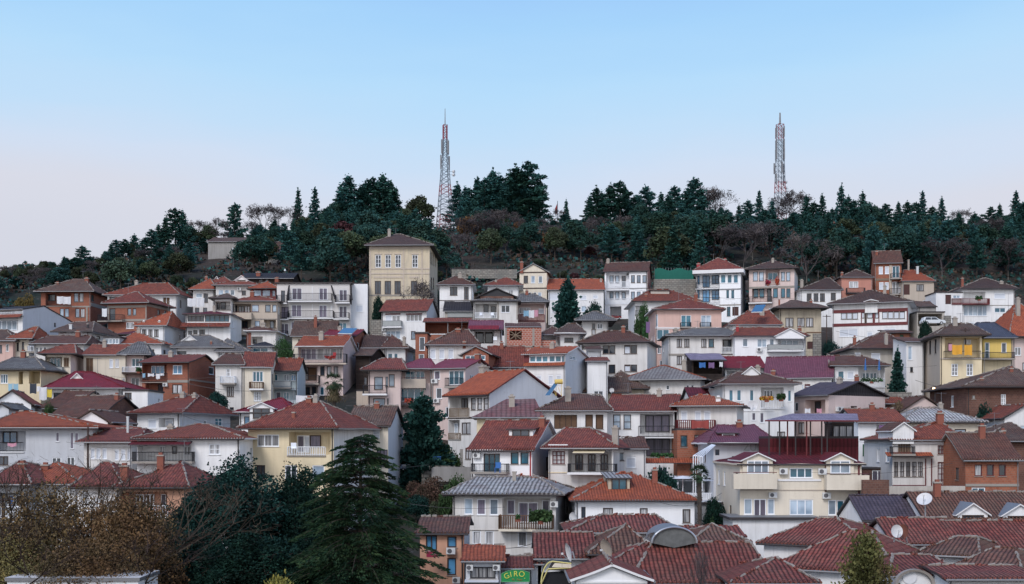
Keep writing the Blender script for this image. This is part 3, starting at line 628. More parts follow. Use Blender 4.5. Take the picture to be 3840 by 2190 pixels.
H('salmon pink house with white balcony door and black balcony screen','A4',370,738,452,362,244,wall='salmon',tile='darkbrown',oh=.3,ridge=(545,560),S=9,wins=[(460,495,570,572,'wc2')],balc=[(440,572,655,640,'b','blackmetal')],chim=[(370,390,440,26)])
H('narrow brick tower house with roller shutters and two black balconies','A4',768,1086,280,143,246,roof='gx',wall='orangebrick',tile='brown',side=722,S=8,oh=.4,
  wins=[(815,318,865,408,'ws'),(888,315,938,406,'ws'),(975,310,1063,450,'wt2'),(820,505,872,592,'ws'),(885,505,935,592,'ws'),(975,500,1060,645,'wc2')],
  balc=[(960,398,1088,465,'b'),(950,580,1090,655,'b')], bands=[(768,462,965,484,'cream' if 0 else 'tanwood'),(940,300,970,650,'beige')], chim=[(790,135,185,28)])
H('small red roofed house leaning on the brick tower house','A4',1100,1475,498,368,243,wall='beige',tile='orange',oh=.3,ridge=(1110,1240),wins=[(1112,530,1185,655,'kD'),(1265,530,1355,610,'zc2'.replace('z','n'))],chim=[(1170,235,370,20,'chimneyplaster'),(1275,315,410,28,'steel')])
H('white house with red flower balcony and glazed ground floor at the right','A4',1815,2440,592,468,232,wall='white',tile='darkbrown',ridge=(2060,2110),oh=.6,
  rec=[(1830,620,2090,705,1.2)],wins=[(2197,630,2332,702,'ws'),(2200,810,2332,868,'wt2'),(1830,785,2110,908,'wl5')],balc=[(1692,700,2142,772,'r','darkredpaint')],chim=[(1782,455,580,26),(2280,498,545,40,'chimneyplaster')],bands=[(1815,778,2440,784,'concretetrim')])
H('flat roofed white annex with a brown door','A4',1500,1815,632,618,231,roof='flat',wall='white',tile='concrete',S=6,oh=.1,wins=[(1612,655,1680,768,'kD'),(1702,660,1790,700,'wl2')])
H('long white bay windowed house with brown timber bands','A4',262,1163,748,612,213,wall='white',sidewall='offwhite',tile='darkbrown',ridge=(690,740),side=1212,S=11,oh=.9,
  wins=[(362,856,428,948,'bs'),(431,856,497,948,'bs'),(500,856,566,948,'bs')]+ws([(602,642),(676,742),(772,812)],860,935,'bs')+ws([(855,920),(924,990),(994,1058),(1062,1128)],850,942,'bs')+[(345,1060,565,1155,'ws2'),(675,1095,740,1185,'ws'),(875,1052,1020,1110,'ws2')],
  bands=[(262,840,1163,850,'darkredpaint'),(262,1003,1163,1014,'darkredpaint'),(602,850,612,1003,'darkredpaint'),(645,840,672,1003,'brownframe'),(742,840,770,1003,'darkredpaint'),(812,850,822,1003,'darkredpaint'),(1150,840,1163,1003,'darkredpaint')],
  dorm=[(650,730,800,715,850,'g','white','zinc',None,-.3)])
H('old stained plaster house with ragged eaves on a stone base','A3',1672,2168,825,728,207,wall='oldcream',tile='old',S=9,oh=1.2,ridge=(1800,1870),
  wins=ws([(1740,1837),(1882,1970),(1985,2076)],930,1040,'bc2')+[(2000,1215,2075,1305,'kD')],bands=[(1990,1100,2168,1112,'wood')],chim=[(2045,720,770,32),(1666,705,790,18)],caps=False)
H('red roofed white house with two skylights and a solar panel','A3',1090,1665,1022,862,197,wall='white',tile='red',S=11,ridge=(1290,1640),oh=.5)
H('pink house with tall white balcony doors and a hipped maroon roof','A3',182,975,838,715,202,wall='pinkwall',tile='maroon',ridge=(575,605),oh=.6,
  wins=[(490,900,612,1045,'wt2'),(728,900,852,1045,'wl2'),(200,1070,350,1190,'wt2'),(210,1285,252,1360,'wd2'),(300,1285,342,1362,'wd2'),(135+50,890,215,1040,'wl')],bands=[(182,1045,975,1062,'whitetrim')],balc=[(492,985,612,1052,'b'),(728,985,852,1052,'b')],fascia='whitetrim')
H('long beige house under grey tiles with dark framed windows','A3',345,1135,1152,1066,187,wall='offwhite',tile='grey',ridge=(640,1075),oh=.6,S=9,
  rec=[(985,1185,1133,1362,1.2)],wins=ws([(440,503),(530,592),(733,796)],1182,1285,'bc2')+[(820,1182,886,1285,'bt'),(995,1190,1105,1330,'bd')]+ws([(440,503),(530,592)],1385,1490,'bc2'),
  bands=[(345,1360,980,1384,'concretetrim')],balc=[(978,1282,1137,1370,'w','brownframe')],chim=[(428,1072,1110,56,'chimneyplaster')])
H('bright white house with red tiles and a white pediment over its loggia','A3',1137,1985,1155,1060,185,wall='bright',tile='red',ridge=(1175,1760),S=8,oh=.5,fascia='darkredpaint',
  rec=[(1640,1190,1965,1300,1.2)],wins=[(1228,1178,1291,1277,'wl'),(1402,1183,1518,1284,'wl2'),(1550,1180,1607,1295,'wl'),(1680,1190,1895,1292,'wl3')],
  balc=[(1540,1252,1955,1335,'g','whitetrim')],ac=[(1395,1290,1456,1336)],dorm=[(1625,1145,1965,1062,1158,'g','bright','red',None,-.9)],chim=[(1165,1030,1110,34,'redpaint'),(1910,1045,1100,40)],bands=[(1635,1300,1650,1150,'whitetrim')])
H('beige grey house with roller shutters and a broad brown roof at right','A4',520,1135,1305,1118,180,wall='stone_plaster',tile='brown',ridge=(840,900),oh=.7,S=12,
  wins=[(528,1345,600,1390,'ws'),(725,1352,833,1458,'ws'),(978,1345,1088,1458,'ws')],chim=[(902,1130,1280,38,'chimneyplaster'),(525,1160,1250,34,'chimneybrick')])
H('orange brick roof hut above the beige grey house','A4',922,1196,1112,1085,189,roof='shed',wall='orangebrick',tile='brown',S=4,oh=.4,wins=[(1066,1132,1112,1212,'kg')],caps=False)
H('big orange red roof of a lilac house at the right edge','A4',2420,2760,1165,775,188,wall='palepink',tile='orange',S=13,ridge=(2450,2740),oh=.9,wins=[(2440,1283,2518,1382,'wc2'),(2560,1283,2640,1382,'wc2')])
H('carport with a flat concrete deck and dark interior','A4',1275,1602,868,855,214,roof='flat',wall='stone_plaster',tile='concrete',S=7,oh=.1,rec=[(1285,880,1575,1030,5.5)],cat='garage',name='carport')
H('terracotta brick shed with a tarpaulin above the carport','A4',1290,1500,800,740,226,roof='shed',wall='concrete',tile='old',S=4,oh=.2,cat='shed',name='shed')
# ------------------------------------------------------------------ second tier
H('cream house with two narrow windows and an orange hip roof, left edge','A0',162,345,1190,1050,190,wall='cream',sidewall='white',tile='orange',side=620,S=10,ridge=(400,520),oh=.8,
  wins=[(198,1225,226,1330,'bd1x2'),(262,1220,290,1330,'bd1x2')],balc=[(330,1270,400,1350,'w')],chim=[(470,1085,1145,40)])
H('peach walled old house cut by the left edge','A0',-180,155,1215,1085,189,wall='pinkwall',tile='old',oh=.6,S=9,ridge=(-100,80),wins=[(70,1245,106,1332,'wc'),(-20,1255,25,1355,'bd')])
H('small white house with three white windows under a dark long roof','A0',410,1000,1250,1155,187,wall='offwhite',tile='brown',oh=.6,S=10,ridge=(540,1100),wins=[(428,1285,456,1368,'wd'),(474,1285,502,1345,'wd'),(520,1280,552,1332,'wd')])
H('low white house under a ragged dark roof behind metal flue','A0',700,1062,1108,990,201,wall='white',tile='old',side=1385,S=11,ridge=(860,1130),oh=.9,chim=[(850,1010,1098,34,'steel'),(1050,1000,1080,18,'blackmetal')],wins=[(1150,1145,1200,1190,'bd','R')])
H('orange pyramid roof house with a skylight','A0',1420,1930,1250,1110,193,wall='white',tile='orange',S=11,ridge=(1625,1650),oh=.6)
H('white box room with tall white windows beside the pyramid roof','A0',1248,1432,1168,1155,192,roof='flat',wall='greywall',tile='whitetrim',S=4,oh=.15,wins=[(1262,1180,1422,1243,'wl4')])
H('maroon roofed house between the box room and the white parapet house','A0',1430,1640,1135,1100,199,wall='darkwood',tile='darkred',S=6,oh=.5,wins=[(1440,1150,1500,1210,'wc2')])
H('white house with a grey slate roof and small white attic gable','A0',2110,2760,1292,1150,190,wall='white',tile='grey',ridge=(2300,2500),oh=.7,wins=[(2120,1330,2232,1392,'kd')],dorm=[(2150,1235,2390,1142,1245,'g','white','grey','wd2',2.2)],chim=[(2528,1205,1270,22)])
H('white workshop house with grey stone roof below the beige flats','A1',60,395,1345,1190,189,wall='white',tile='grey',S=9,ridge=(30,110),oh=.5,wins=[(0+62,1350,110,1380,'wd'),(70,1352,110,1400,'wd')])
H('arcaded porch house with small hip roof and brick post','A1',405,745,1098,1045,206,wall='offwhite',tile='brown',S=8,oh=.5,ridge=(520,570),rec=[(455,1155,590,1245,1.5)],wins=[(475,1190,520,1240,'bd')],bands=[(400,1110,452,1365,'chimneybrick')],fascia='whitetrim')
H('garden room with white sliding windows under a dark hip roof','A1',455,705,1280,1225,200,wall='bright',tile='darkmetal',S=5,oh=.5,wins=[(470,1288,655,1365,'wt2')],cat='garden house')
H('cream house under a long sagging dark tile roof below the hotel','A1',945,1440,1148,975,203,roof='gx',wall='cream',tile='old',side=1520,S=8,oh=.5,wins=[(1015,1190,1070,1235,'bd')])
H('crimson metal roofed house carrying a blue solar panel','A1',1300,1690,1160,1085,196,roof='gx',wall='brick',tile='crimson',side=1870,S=9,oh=.4)
H('white house with plain brown roof and two white windows above the shack','A1',2060,2298,1298,1145,195,wall='white',sidewall='sidegrey',tile='brown',side=2392,S=9,oh=.6,rf=.5,ridge=(1900,2105),wins=[(2085,1355,2146,1432,'wt'),(2160,1355,2210,1432,'wt')],chim=[(2310,1165,1290,36,'chimneyplaster')])
H('brown roofed wing left of the plain brown roof','A1',1790,2062,1290,1150,196,wall='offwhite',tile='darkbrown',S=9,oh=.5,roof='gx')
H('small brick house with white window frames beside the cream shuttered house','A2',-135,8,1118,1105,181,roof='flat',wall='brick',tile='whitetrim',S=6,oh=.15,wins=[(-88,1160,-22,1322,'wd'),(-95,1365,-30,1470,'wd')])
H('open terrace under a long red corrugated canopy','A2',-20,505,985,942,191,roof='gx',wall='brick',tile='red',S=7,oh=.4,rec=[(-15,992,492,1122,3.0)],caps=False,cat='terrace',bands=[(248,985,258,1122,'gutter'),(-20,1122,505,1132,'whitetrim')])
H('white balcony house under a purple metal roof beside raw brick walls','A2',520,897,1078,975,183,roof='gx',wall='white',tile='purple',S=8,oh=.5,rec=[(572,1085,808,1240,2.2)],skirts=[(500,1022,865,1075,'crimson',1.2)],wins=[(590,1100,680,1235,'bd'),(700,1100,790,1235,'bd')])
H('unfinished raw brick building with timber braces in its window hole','A2',935,1372,1045,1000,176,roof='shed',wall='brickbig',tile='brown',S=7,oh=.02,rec=[(992,1085,1138,1197,2.5)],bands=[(1265,1060,1290,1345,'concretetrim'),(935,1268,1372,1285,'concretetrim'),(935,1040,958,1500,'concretetrim')],wins=[(1205,1312,1250,1345,'wz')],caps=False,pipe=0)
H('lower raw brick wing with a white framed hole','A2',1374,1545,1202,1190,176.5,roof='flat',wall='brickbig',tile='brickbig',S=6,oh=0,pipe=0)
H('dark tiled low house right of the raw brick building','A2',1390,1640,1140,1045,184,wall='white',tile='brown',S=8,oh=.5,rec=[(1400,1145,1545,1195,1.0)])
H('old brown roofed house with white eaves band above the modern white house','A2',1600,1835,1130,1010,181,wall='white',tile='old',S=9,ridge=(1690,1890),oh=.9,fascia='whitetrim',wins=[(1648,1168,1755,1225,'bd3')])
H('little white house with pointed stone tile roof beside the fir','A2',1862,2172,972,862,196,wall='offwhite',tile='grey',S=9,ridge=(1995,2040),oh=1.2,wins=[(1980,1000,2016,1065,'bd'),(2042,1000,2105,1065,'wd2'),(1972,1065,2025,1135,'yc')])
H('cream four storey corner house with dark square windows','A2',1852,2640,1228,1098,178,wall='offwhite',tile='brown',side=2745,S=10,ridge=(2130,2400),oh=.7,
  rec=[(1860,1262,2070,1310,1.2)],wins=[(2105,1262,2180,1363,'bd'),(2182,1262,2257,1363,'bd'),(2363,1258,2438,1363,'bs'),(2440,1258,2518,1363,'bd'),(2178,1491,2258,1597,'bd'),(2365,1491,2440,1577,'bs'),(2442,1491,2518,1577,'bd')],chim=[(2355,1035,1120,44,'chimneybrick'),(1568+300,1150,1220,10,'chimneyplaster')])
H('cream house with shuttered windows under a broad brown hip roof','A2',20,600,1265,1085,172,wall='offwhite',tile='brown',ridge=(370,500),oh=.5,S=11,wins=ws([(40,108),(150,213),(257,322)],1296,1425,'ws'),chim=[(375,1065,1110,60),(450,1245,1262,36)])
H('attic house with white arched windows and a steep maroon side roof','B2',432,742,95,0,168,roof='gy',wall='brick',tile='maroon',side=900,S=9,oh=.5,fascia='gutter',wins=[(463,55,580,158,'wt2'),(592,55,702,158,'wt2')])
H('long maroon mansard roof with crooked skylights behind the pink gable','B2',745,1150,245,5,171,roof='gx',wall='greywall',tile='maroon',S=10,oh=.4,skirts=[])
H('modern white house with a band of turquoise windows under its roof','B2',1168,1658,88,12,160,roof='gx',wall='white',sidewall='sidegrey',tile='orange',side=1920,S=9,oh=.35,fascia='whitetrim',
  wins=[(1230,110,1305,185,'wt'),(1305,110,1380,185,'wt'),(1380,110,1452,185,'wt'),(1463,107,1537,184,'wt'),(1537,107,1612,184,'wt'),(1612,107,1688,184,'wt'),(1218,340,1278,440,'ws'),(1308,338,1373,440,'ws'),(1455,335,1515,460,'ws'),(1548,335,1610,460,'ws'),(1710,92,1790,165,'wt2x2','R')],
  skirts=[(1165,190,1660,240,'orange',.5)],bands=[(1165,90,1228,188,'darkredpaint')])
H('white rear wing with a small red lean-to roof','B2',1925,2165,178,135,165,roof='shed',wall='white',tile='red',S=5,oh=.3,caps=False)
H('grey slab roofed strip house behind the white rear wing','B2',1930,2090,45,10,172,roof='shed',wall='greywall',tile='brown',S=4,oh=.2,caps=False)
H('collapsing old tile roof with a zinc gutter edge','B2',1720,2420,545,375,167,roof='gx',wall='oldcream',tile='old',S=9,oh=.5)
H('ragged old brown roof in front of the cream corner house','B2',2130,2600,510,300,170,wall='oldcream',tile='old',S=10,oh=.7)
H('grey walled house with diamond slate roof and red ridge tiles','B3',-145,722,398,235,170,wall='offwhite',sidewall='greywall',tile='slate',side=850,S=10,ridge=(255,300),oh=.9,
  wins=[(-140,455,-95,515,'wl'),(-60,455,-20,515,'wl'),(50,455,100,518,'wc'),(312,462,352,515,'wd'),(552,458,588,575,'wd'),(608,458,646,575,'wd')])
H('laundry shack under a bleached purple corrugated sheet','B3',620,1000,160,90,174,roof='shed',wall='darkwood',tile='lilac',S=5,oh=.7,rec=[(640,172,985,325,2.5)],caps=False,cat='shed',name='shed')
H('crimson sheet roof over a dark opening','B3',1018,1490,262,132,177,roof='gx',wall='white',tile='crimson',S=9,oh=.5,rec=[(1040,290,1175,385,2.0)])
H('wide purple metal roof with a red tiled verge','B3',1500,2290,372,128,168,roof='gx',wall='offwhite',tile='purple',side=2320,S=10,oh=.3,wins=[(1970,448,2038,490,'rs'),(1940,455,1955,510,'wl')],chim=[(1595,285,365,50)])
H('white terrace house with umbrellas and stone balusters','B4',272,890,235,118,170,wall='white',tile='brown',ridge=(200,610),oh=.6,S=10,
  rec=[(570,245,888,470,1.4)],wins=[(325,290,402,388,'gt'.replace('g','w')),(440,290,520,388,'ws'),(612,310,700,388,'wt2'),(702,310,790,388,'wt2')],balc=[(590,385,890,492,'w','whitetrim')],chim=[(548,350,400,50)])
H('bright white gable house with a slate blue lean-to, far right centre','A4',1145,1352,1218,1170,173,roof='shed',wall='white',tile='brown',S=6,oh=.4,wins=[(1165,1270,1215,1436,'wl'),(1190,1520,1225,1580,'bd')],caps=False)
H('tall yellow house with orange towels hung on its loggia','A4',1550,2050,1155,1012,165,wall='yellow',sidewall='beige',tile='old',side=1352,S=10,oh=.9,ridge=(1680,1900),
  rec=[(1605,1172,2025,1420,1.5)],wins=[(1645,1232,1688,1330,'rc'),(1830,1195,1915,1245,'wc2'),(1685,1481,1762,1624,'wc2x3'),(1865,1481,1942,1624,'wc2x3'),(1692,1778,1780,1890,'wd'),(1418,1205,1440,1365,'bd','L'),(1482,1190,1506,1355,'bd','L')],
  balc=[(1595,1332,2038,1425,'b')],bands=[(1550,1408,2050,1424,'beige')])
H('bright yellow house with a blue slate roof','A4',2058,2415,1180,1002,168,wall='brightyellow',tile='bluetile',ridge=(1990,2200),oh=.5,S=11,
  wins=[(2085,1225,2142,1425,'wt1x2'),(2283,1228,2345,1348,'wd'),(2095,1496,2160,1622,'wt2x3'),(2285,1498,2350,1606,'wt2x3')],balc=[(2055,1345,2445,1432,'b')],bands=[(2058,1425,2415,1436+400,'cream' if 0 else 'yellow')])
# ------------------------------------------------------------------ third tier
H('cream balcony house under a red roof, left centre','B0',540,845,95,-15,173,wall='cream',sidewall='palepink',tile='red',side=1000,S=9,ridge=(770,1000),oh=.9,
  rec=[(545,122,742,310,1.3),(585,340,722,462,.6)],wins=[(600,135,728,300,'wt3'),(762,130,825,242,'yo2'),(590,348,720,462,'wt3'),(722,358,820,412,'bo2')],balc=[(470,240,742,325,'g')])
H('cream house with a tall brown shutter pair','B0',1000,1500,100,-15,177,roof='gx',wall='cream',tile='red',S=9,oh=.4,wins=[(1028,135,1115,312,'yo2'),(1308,147,1352,256,'ws'),(1380,147,1424,250,'wc'),(1465,375,1535,458,'wd2')],pipe=0)
H('pale pink house under a mossy grey stone roof','B0',1500,1722,105,-45,178,wall='palepink',tile='grey',side=1800,S=9,ridge=(1650,1900),oh=1.0,wins=[(1575,140,1712,240,'wt3'),(1568,370,1668,518,'wd2')],balc=[(1462,243,1692,325,'w','brownframe')])
H('brick apartment house with laundry and a concrete balcony','B0',1700,2265,190,110,172,roof='gx',wall='brick',tile='maroon',side=2620,S=12,oh=.9,
  rec=[(1705,215,1995,402,1.4),(1740,432,1955,640,1.2)],wins=[(1815,230,1972,350,'wB3'),(2068,222,2180,327,'wB2'),(2060,452,2182,560,'bc2'),(1895,450,1960,565,'bd'),(2500,228,2560,338,'wd','R')],
  balc=[(1685,320,2000,432,'b')],bands=[(2000,400,2265,430,'concretetrim'),(2265,405,2620,432,'concretetrim','R')],ac=[(1958,437,2012,476)],chim=[(2045,60,135,50,'chimneyplaster')])
H('crimson metal roofed white house with a triangular attic window','B0',620,1440,505,315,160,wall='white',tile='crimson',ridge=(900,1095),oh=.8,S=12,
  wins=[(640,550,750,655,'bd2'),(915,550,972,622,'bd'),(1125,555,1182,602,'bd')],dorm=[(840,408,1010,322,412,'g','white','crimson','wl3')])
H('yellow house with blue towels under a grey roof at the left edge','B0',-80,488,285,140,165,wall='yellow',tile='grey',ridge=(130,420),oh=.8,S=12,wins=[(5,330,95,440,'wt3')],rec=[(345,290,478,442,2.0),(222,298,275,450,1.2)],chim=[(280,55,130,55)])
H('white blank gable cottage with dark verges at the left edge','B0',-90,372,695,530,150,roof='gy',wall='bright',tile='maroon',side=500,S=9,oh=.4,fascia='brownframe')
H('tiny white gable house at the far left edge','B0',-70,105,748,688,141,roof='gy',wall='sidegrey',tile='grey',S=6,oh=.35)
H('long brown roofed shed house at left centre','B0',500,835,738,540,153,roof='gx',wall='beige',tile='brown',side=1380,S=11,oh=.5)
H('old brick barn with a half collapsed gable opening','B0',610,1175,850,600,145,roof='gx',wall='oldbrick',tile='brown',side=1740,S=12,oh=.5,wins=[(1440,605,1530,668,'kk','R'),(1480,820,1550,915,'gd'.replace('g','y'),'R')],chim=[(1400,570,640,50)],cat='barn',name='barn')
H('white flat roofed block with a dark roof edge above the barn','B0',1475,1768,530,520,158,roof='flat',wall='white',tile='darkmetal',S=7,oh=.15,wins=[(1490,550,1575,632,'bd2')])
H('small white gable house with two grey windows','B0',885,1288,905,772,136,roof='gy',wall='bright',tile='brown',S=9,oh=.5,fascia='brownframe',wins=[(965,860,1008,912,'wp'),(1117,860,1160,920,'wp'),(1105,988,1158,1075,'wt2')])
H('large pale blue white house with an orange roof and corner balcony, left','B0',-110,1110,978,790,127,wall='sidegrey',tile='orange',ridge=(-60,345),oh=.8,S=13,fascia='darkredpaint',
  rec=[(-60,1008,308,1250,1.3)],wins=[(38,1018,212,1155,'bB2'),(668,1025,706,1135,'wp'),(842,1025,878,1222,'wp'),(893,1030,937,1140,'wp'),(618,1325,732,1560,'wd2'),(795,1320,895,1480,'wd2'),(-20,1310,100,1420,'bd2')],balc=[(-60,1145,278,1268,'b','whitetrim')])
H('white house with loggia under a maroon hip roof and drainpipes','B0',1642,2148,805,600,145,wall='white',sidewall='sidegrey',tile='maroon',side=2755,S=11,ridge=(2200,2390),oh=.8,fascia='gutter',
  rec=[(1898,855,2082,965,1.2)],wins=[(1768,862,1870,978,'ws'),(1985,865,2080,955,'ws'),(2440,878,2478,935,'wc','R'),(2576,850,2662,992,'wt2x3','R')],chim=[(2190,555,620,60,'chimneyplaster'),(2330,570,620,50,'chimneyplaster')])
H('white house with narrow shutters and a pinkish roof carrying a steel flue','B0',1005,1580,1152,1000,124,wall='offwhite',tile='maroon',ridge=(1290,1900),oh=.6,S=12,
  wins=ws([(1085,1133),(1152,1203),(1225,1278)],1215,1345,'ws')+ws([(1375,1425),(1448,1500),(1523,1573)],1228,1358,'ws'),chim=[(1530,835,1045,26,'steel')],bands=[(1284,1175,1580,1190,'whitetrim')])
H('white house with a dark red awning and long railing, red hip roof','B0',1642,2868,1112,945,118,wall='white',tile='red',ridge=(2340,2480),oh=.5,S=14,fascia='whitetrim',
  rec=[(1655,1185,2288,1395,1.3)],wins=[(1612+60,1200,1690,1380,'bd'),(1915,1190,1982,1302,'wc2'),(2065,1195,2117,1282,'bd'),(2203,1190,2287,1302,'wc2'),(2503,1165,2635,1292,'wc2x2')],balc=[(1580,1262,2292,1400,'b')],skirts=[(1582,1128,2305,1182,'darkred',1.3)],chim=[(2040,960,1010,70,'chimneyplaster')])
H('house with a pale wall and red tiled wing half hidden at the lower left','C0',-120,310,252,-20,105,wall='greywall',tile='maroon',oh=.7,S=12,ridge=(-80,20),rec=[(-60,345,305,640,1.2)],wins=[(98,370,178,518,'wo'),(195,370,302,512,'wo')],balc=[(-40,515,290,645,'w','whitetrim')],chim=[(370-100,5,60,80)])
H('white wing under a plain orange roof behind the autumn tree','C0',322,900,250,-5,108,wall='white',tile='orange',oh=.6,S=12,ridge=(100+260,500),chim=[(370,5,90,80)])
H('reddish roof house with a tall plastered chimney behind the autumn tree','C0',930,1430,290,-5,104,wall='white',tile='maroon',oh=.5,S=11,ridge=(1180,1320),chim=[(1580,15,175,90,'chimneybrick')],wins=[(960,330,1060,470,'wc2'),(1140,400,1220,500,'wc2')])
H('peach house with a white balcony and maroon tile roof beside the dark trees','C0',1430,2200,292,-5,97,wall='peach',tile='maroon',oh=.5,S=11,ridge=(2180,2230),
  rec=[(1440,335,2000,640,1.0)],wins=[(1630,360,1732,500,'wo2'),(1750,360,1852,500,'wo2'),(1935,360,1992,505,'wp')],balc=[(1590,500,2005,645,'w','whitetrim')])
H('low orange walled house under a brown roof behind the autumn tree','C0',1590,1935,1095,850,86,roof='gx',wall='peach',tile='brown',S=7,oh=.5,rec=[(1620,1160,1832,1500,1.5)])
H('narrow white house beside the low orange walled house','C0',1945,2110,1110,1080,87,roof='flat',wall='white',tile='gutter',S=5,oh=.1,wins=[(1975,1165,2045,1320,'bc')])
H('white flat roofed kiosk at the bottom left corner','C0',85,1655,1402,1390,73,roof='flat',wall='bright',tile='whitetrim',fascia='gutter',S=4,oh=.1,cat='kiosk',name='kiosk',pipe=0)
# centre
H('narrow cream house with a tiny white balcony','B1',25,352,225,95,172,wall='offwhite',tile='brown',oh=.4,S=9,ridge=(-60,330),wins=[(155,265,207,358,'wc1x2'),(160,478,246,598,'bc3'),(195,725,245,758,'bd')],balc=[(82,355,252,452,'w','concretetrim')])
H('cream townhouse with a wooden slat balcony','B1',355,690,252,78,172,roof='gx',wall='cream',tile='maroon',side=765,S=8,oh=.3,fascia='gutter',wins=[(470,295,597,422,'wt3'),(484,540,573,652,'wc3x3')],balc=[(433,422,590,520,'o','whitetrim')])
H('pale blue gallery house with a frosted glass balcony','B1',690,1005,290,150,176,roof='gx',wall='paleblue',tile='red',S=7,oh=.3,rec=[(692,305,1000,500,1.2),(735,520,1000,640,.8)],wins=[(735,332,775,412,'wt'),(845,332,912,412,'wl2'),(930,335,995,412,'wB2'),(750,540,812,632,'wp'),(840,545,912,632,'wt2')],balc=[(620,415,922,502,'g')])
H('tall pinkish apartment house with three tiers of brown balconies','B1',1012,1552,-5,-120,185,roof='gx',wall='palepink',sidewall='palepink',tile='orange',side=1702,S=9,oh=.8,fascia='whitetrim',
  rec=[(1020,15,1545,158,1.3),(1018,222,1248,425,1.3),(1060,470,1250,640,.9)],
  wins=[(1048,20,1236,155,'wp3'),(1240,22,1330,155,'wc'),(1335,22,1545,155,'wc3'),(1070,240,1140,402,'bc2'),(1140,250,1236,402,'bo'),(1278,235,1332,348,'bd'),(1358,235,1412,348,'bc'),(1440,235,1495,348,'bc'),(1065,485,1160,578,'bd2'),(1183,480,1232,600,'bd'),(1275,480,1326,585,'wt')],
  balc=[(955,90,1585,212,'b','beige'),(950,345,1255,455,'b','beige')],ac=[(990,460,1045,508)])
H('weathered black timber shack squeezed between the apartment houses','B1',1705,1885,105,30,189,roof='gx',wall='darkwood',tile='old',side=2050,S=7,oh=.6,wins=[(1800,365,1838,458,'bd')],caps=False)
H('cream balcony house with pale blue shutters','B1',1855,2240,290,155,160,wall='palepink',tile='maroon',oh=.9,S=10,ridge=(2010,2330),
  wins=[(1925,360,2030,515,'bl'),(2060,360,2092,480,'bl'),(2098,330,2170,480,'bl'),(1912,618,2055,718,'bl'),(2078,618,2098,712,'bd')],balc=[(1788,462,2070,582,'b','whitetrim')])
H('grey plastered lower wing beside the cream balcony house','B1',1712,1852,535,515,163,roof='flat',wall='beige',tile='beige',S=5,oh=0,pipe=0)
H('house with crimson metal roof and brown parapet balcony','B1',2232,2612,272,160,162,wall='palepink',tile='pink',oh=.5,S=9,ridge=(2480,2600),
  rec=[(2250,285,2600,440,1.3)],wins=[(2300,295,2420,440,'wt2'),(2425,295,2530,440,'wt2'),(2245,500,2485,655,'wt3')],balc=[(2218,385,2540,495,'p','beige'),(2168,612,2380,722,'b','brownframe')])
H('pink gabled house with crimson roof and two air conditioners','B2',65,462,258,160,160,roof='gx',wall='palepink',tile='pink',side=790,S=8,oh=.4,fascia='crimson' if 0 else 'darkredpaint',
  wins=[(88,290,160,392,'wp'),(265,288,447,455,'wt3'),(112,495,182,622,'wd')],ac=[(68,388,140,438),(95,622,162,672)],balc=[(216,375,388,492,'b')],chim=[(615+35,85,150,60,'chimneybrick')])
H('white gabled house with a big orange roof and slatted wooden balcony','B2',258,750,570,285,148,roof='gx',wall='offwhite',sidewall='sidegrey',tile='orange',side=1560,S=10.5,oh=.6,fascia='maroon' if 0 else 'darkredpaint',
  rec=[(275,598,500,842,1.4),(140,880,395,1105,1.0)],wins=[(428,620,498,745,'bc2'),(530,612,586,757,'bc1x2'),(605,612,662,757,'bc1x2'),(680,612,736,757,'bc1x2'),(288,918,385,1042,'wl2'),(418,908,526,1048,'bc2')],
  balc=[(268,740,500,850,'y'),(258,1035,400,1115,'y')],bands=[(258,845,750,855,'brownframe')],chim=[(615,245,292,90,'chimneyplaster')])
H('yellow house under a faded mauve sheet roof with a sooty chimney','B2',600,1345,858,640,136,wall='yellow',tile='mauve',oh=.5,S=12,ridge=(960,1500),wins=[(680,905,822,1010,'ws2')],chim=[(1018,590,735,70,'chimneyplaster')],caps=False)
H('long white house with large brown shuttered windows under brown tiles','B2',1362,2160,775,588,138,wall='white',tile='brown',ridge=(1700,2120),oh=.6,S=13,
  wins=[(1525,815,1800,985,'ko4'),(1898,812,1990,988,'bo'),(2022,812,2115,988,'bo')],pipe=0)
H('white house with a cluttered deep loggia and brown gable roof','B2',2162,2962,775,500+85,138.6,roof='gx',wall='white',sidewall='greywall',tile='maroon',side=3060,S=11,oh=.3,rf=.5,
  rec=[(2550,800,2955,1040,1.6),(2550,1095,2955,1320,1.6)],wins=[(2230,812,2320,988,'bl1x2'),(2355,812,2447,988,'bl1x2'),(2618,820,2908,1020,'np3'),(2628,1100,2912,1310,'np3')],
  balc=[(2535,950,2958,1095,'b','whitetrim'),(2560,1230,2955,1330,'b')],pipe=0)
H('maroon roofed white house with a sunk dormer and red drainpipe','B2',535,1262,1238,895,123,roof='gx',wall='bright',sidewall='greywall',tile='maroon',side=1608,S=11,oh=.5,fascia='whitetrim',
  wins=[(680,1280,876,1512,'bt3'),(1005,1265,1100,1408,'bt'),(1122,1265,1219,1408,'bt'),(1518,970,1535,1022,'kd','R')],ac=[(562,1270,652,1330)],balc=[(530,1403,945,1525,'b')],
  dorm=[(985,985,1270,925,1090,'s','white','maroon','bd2')],bands=[(1235,1250,1250,1560,'redpaint')],chim=[(1408,845,960,70)])
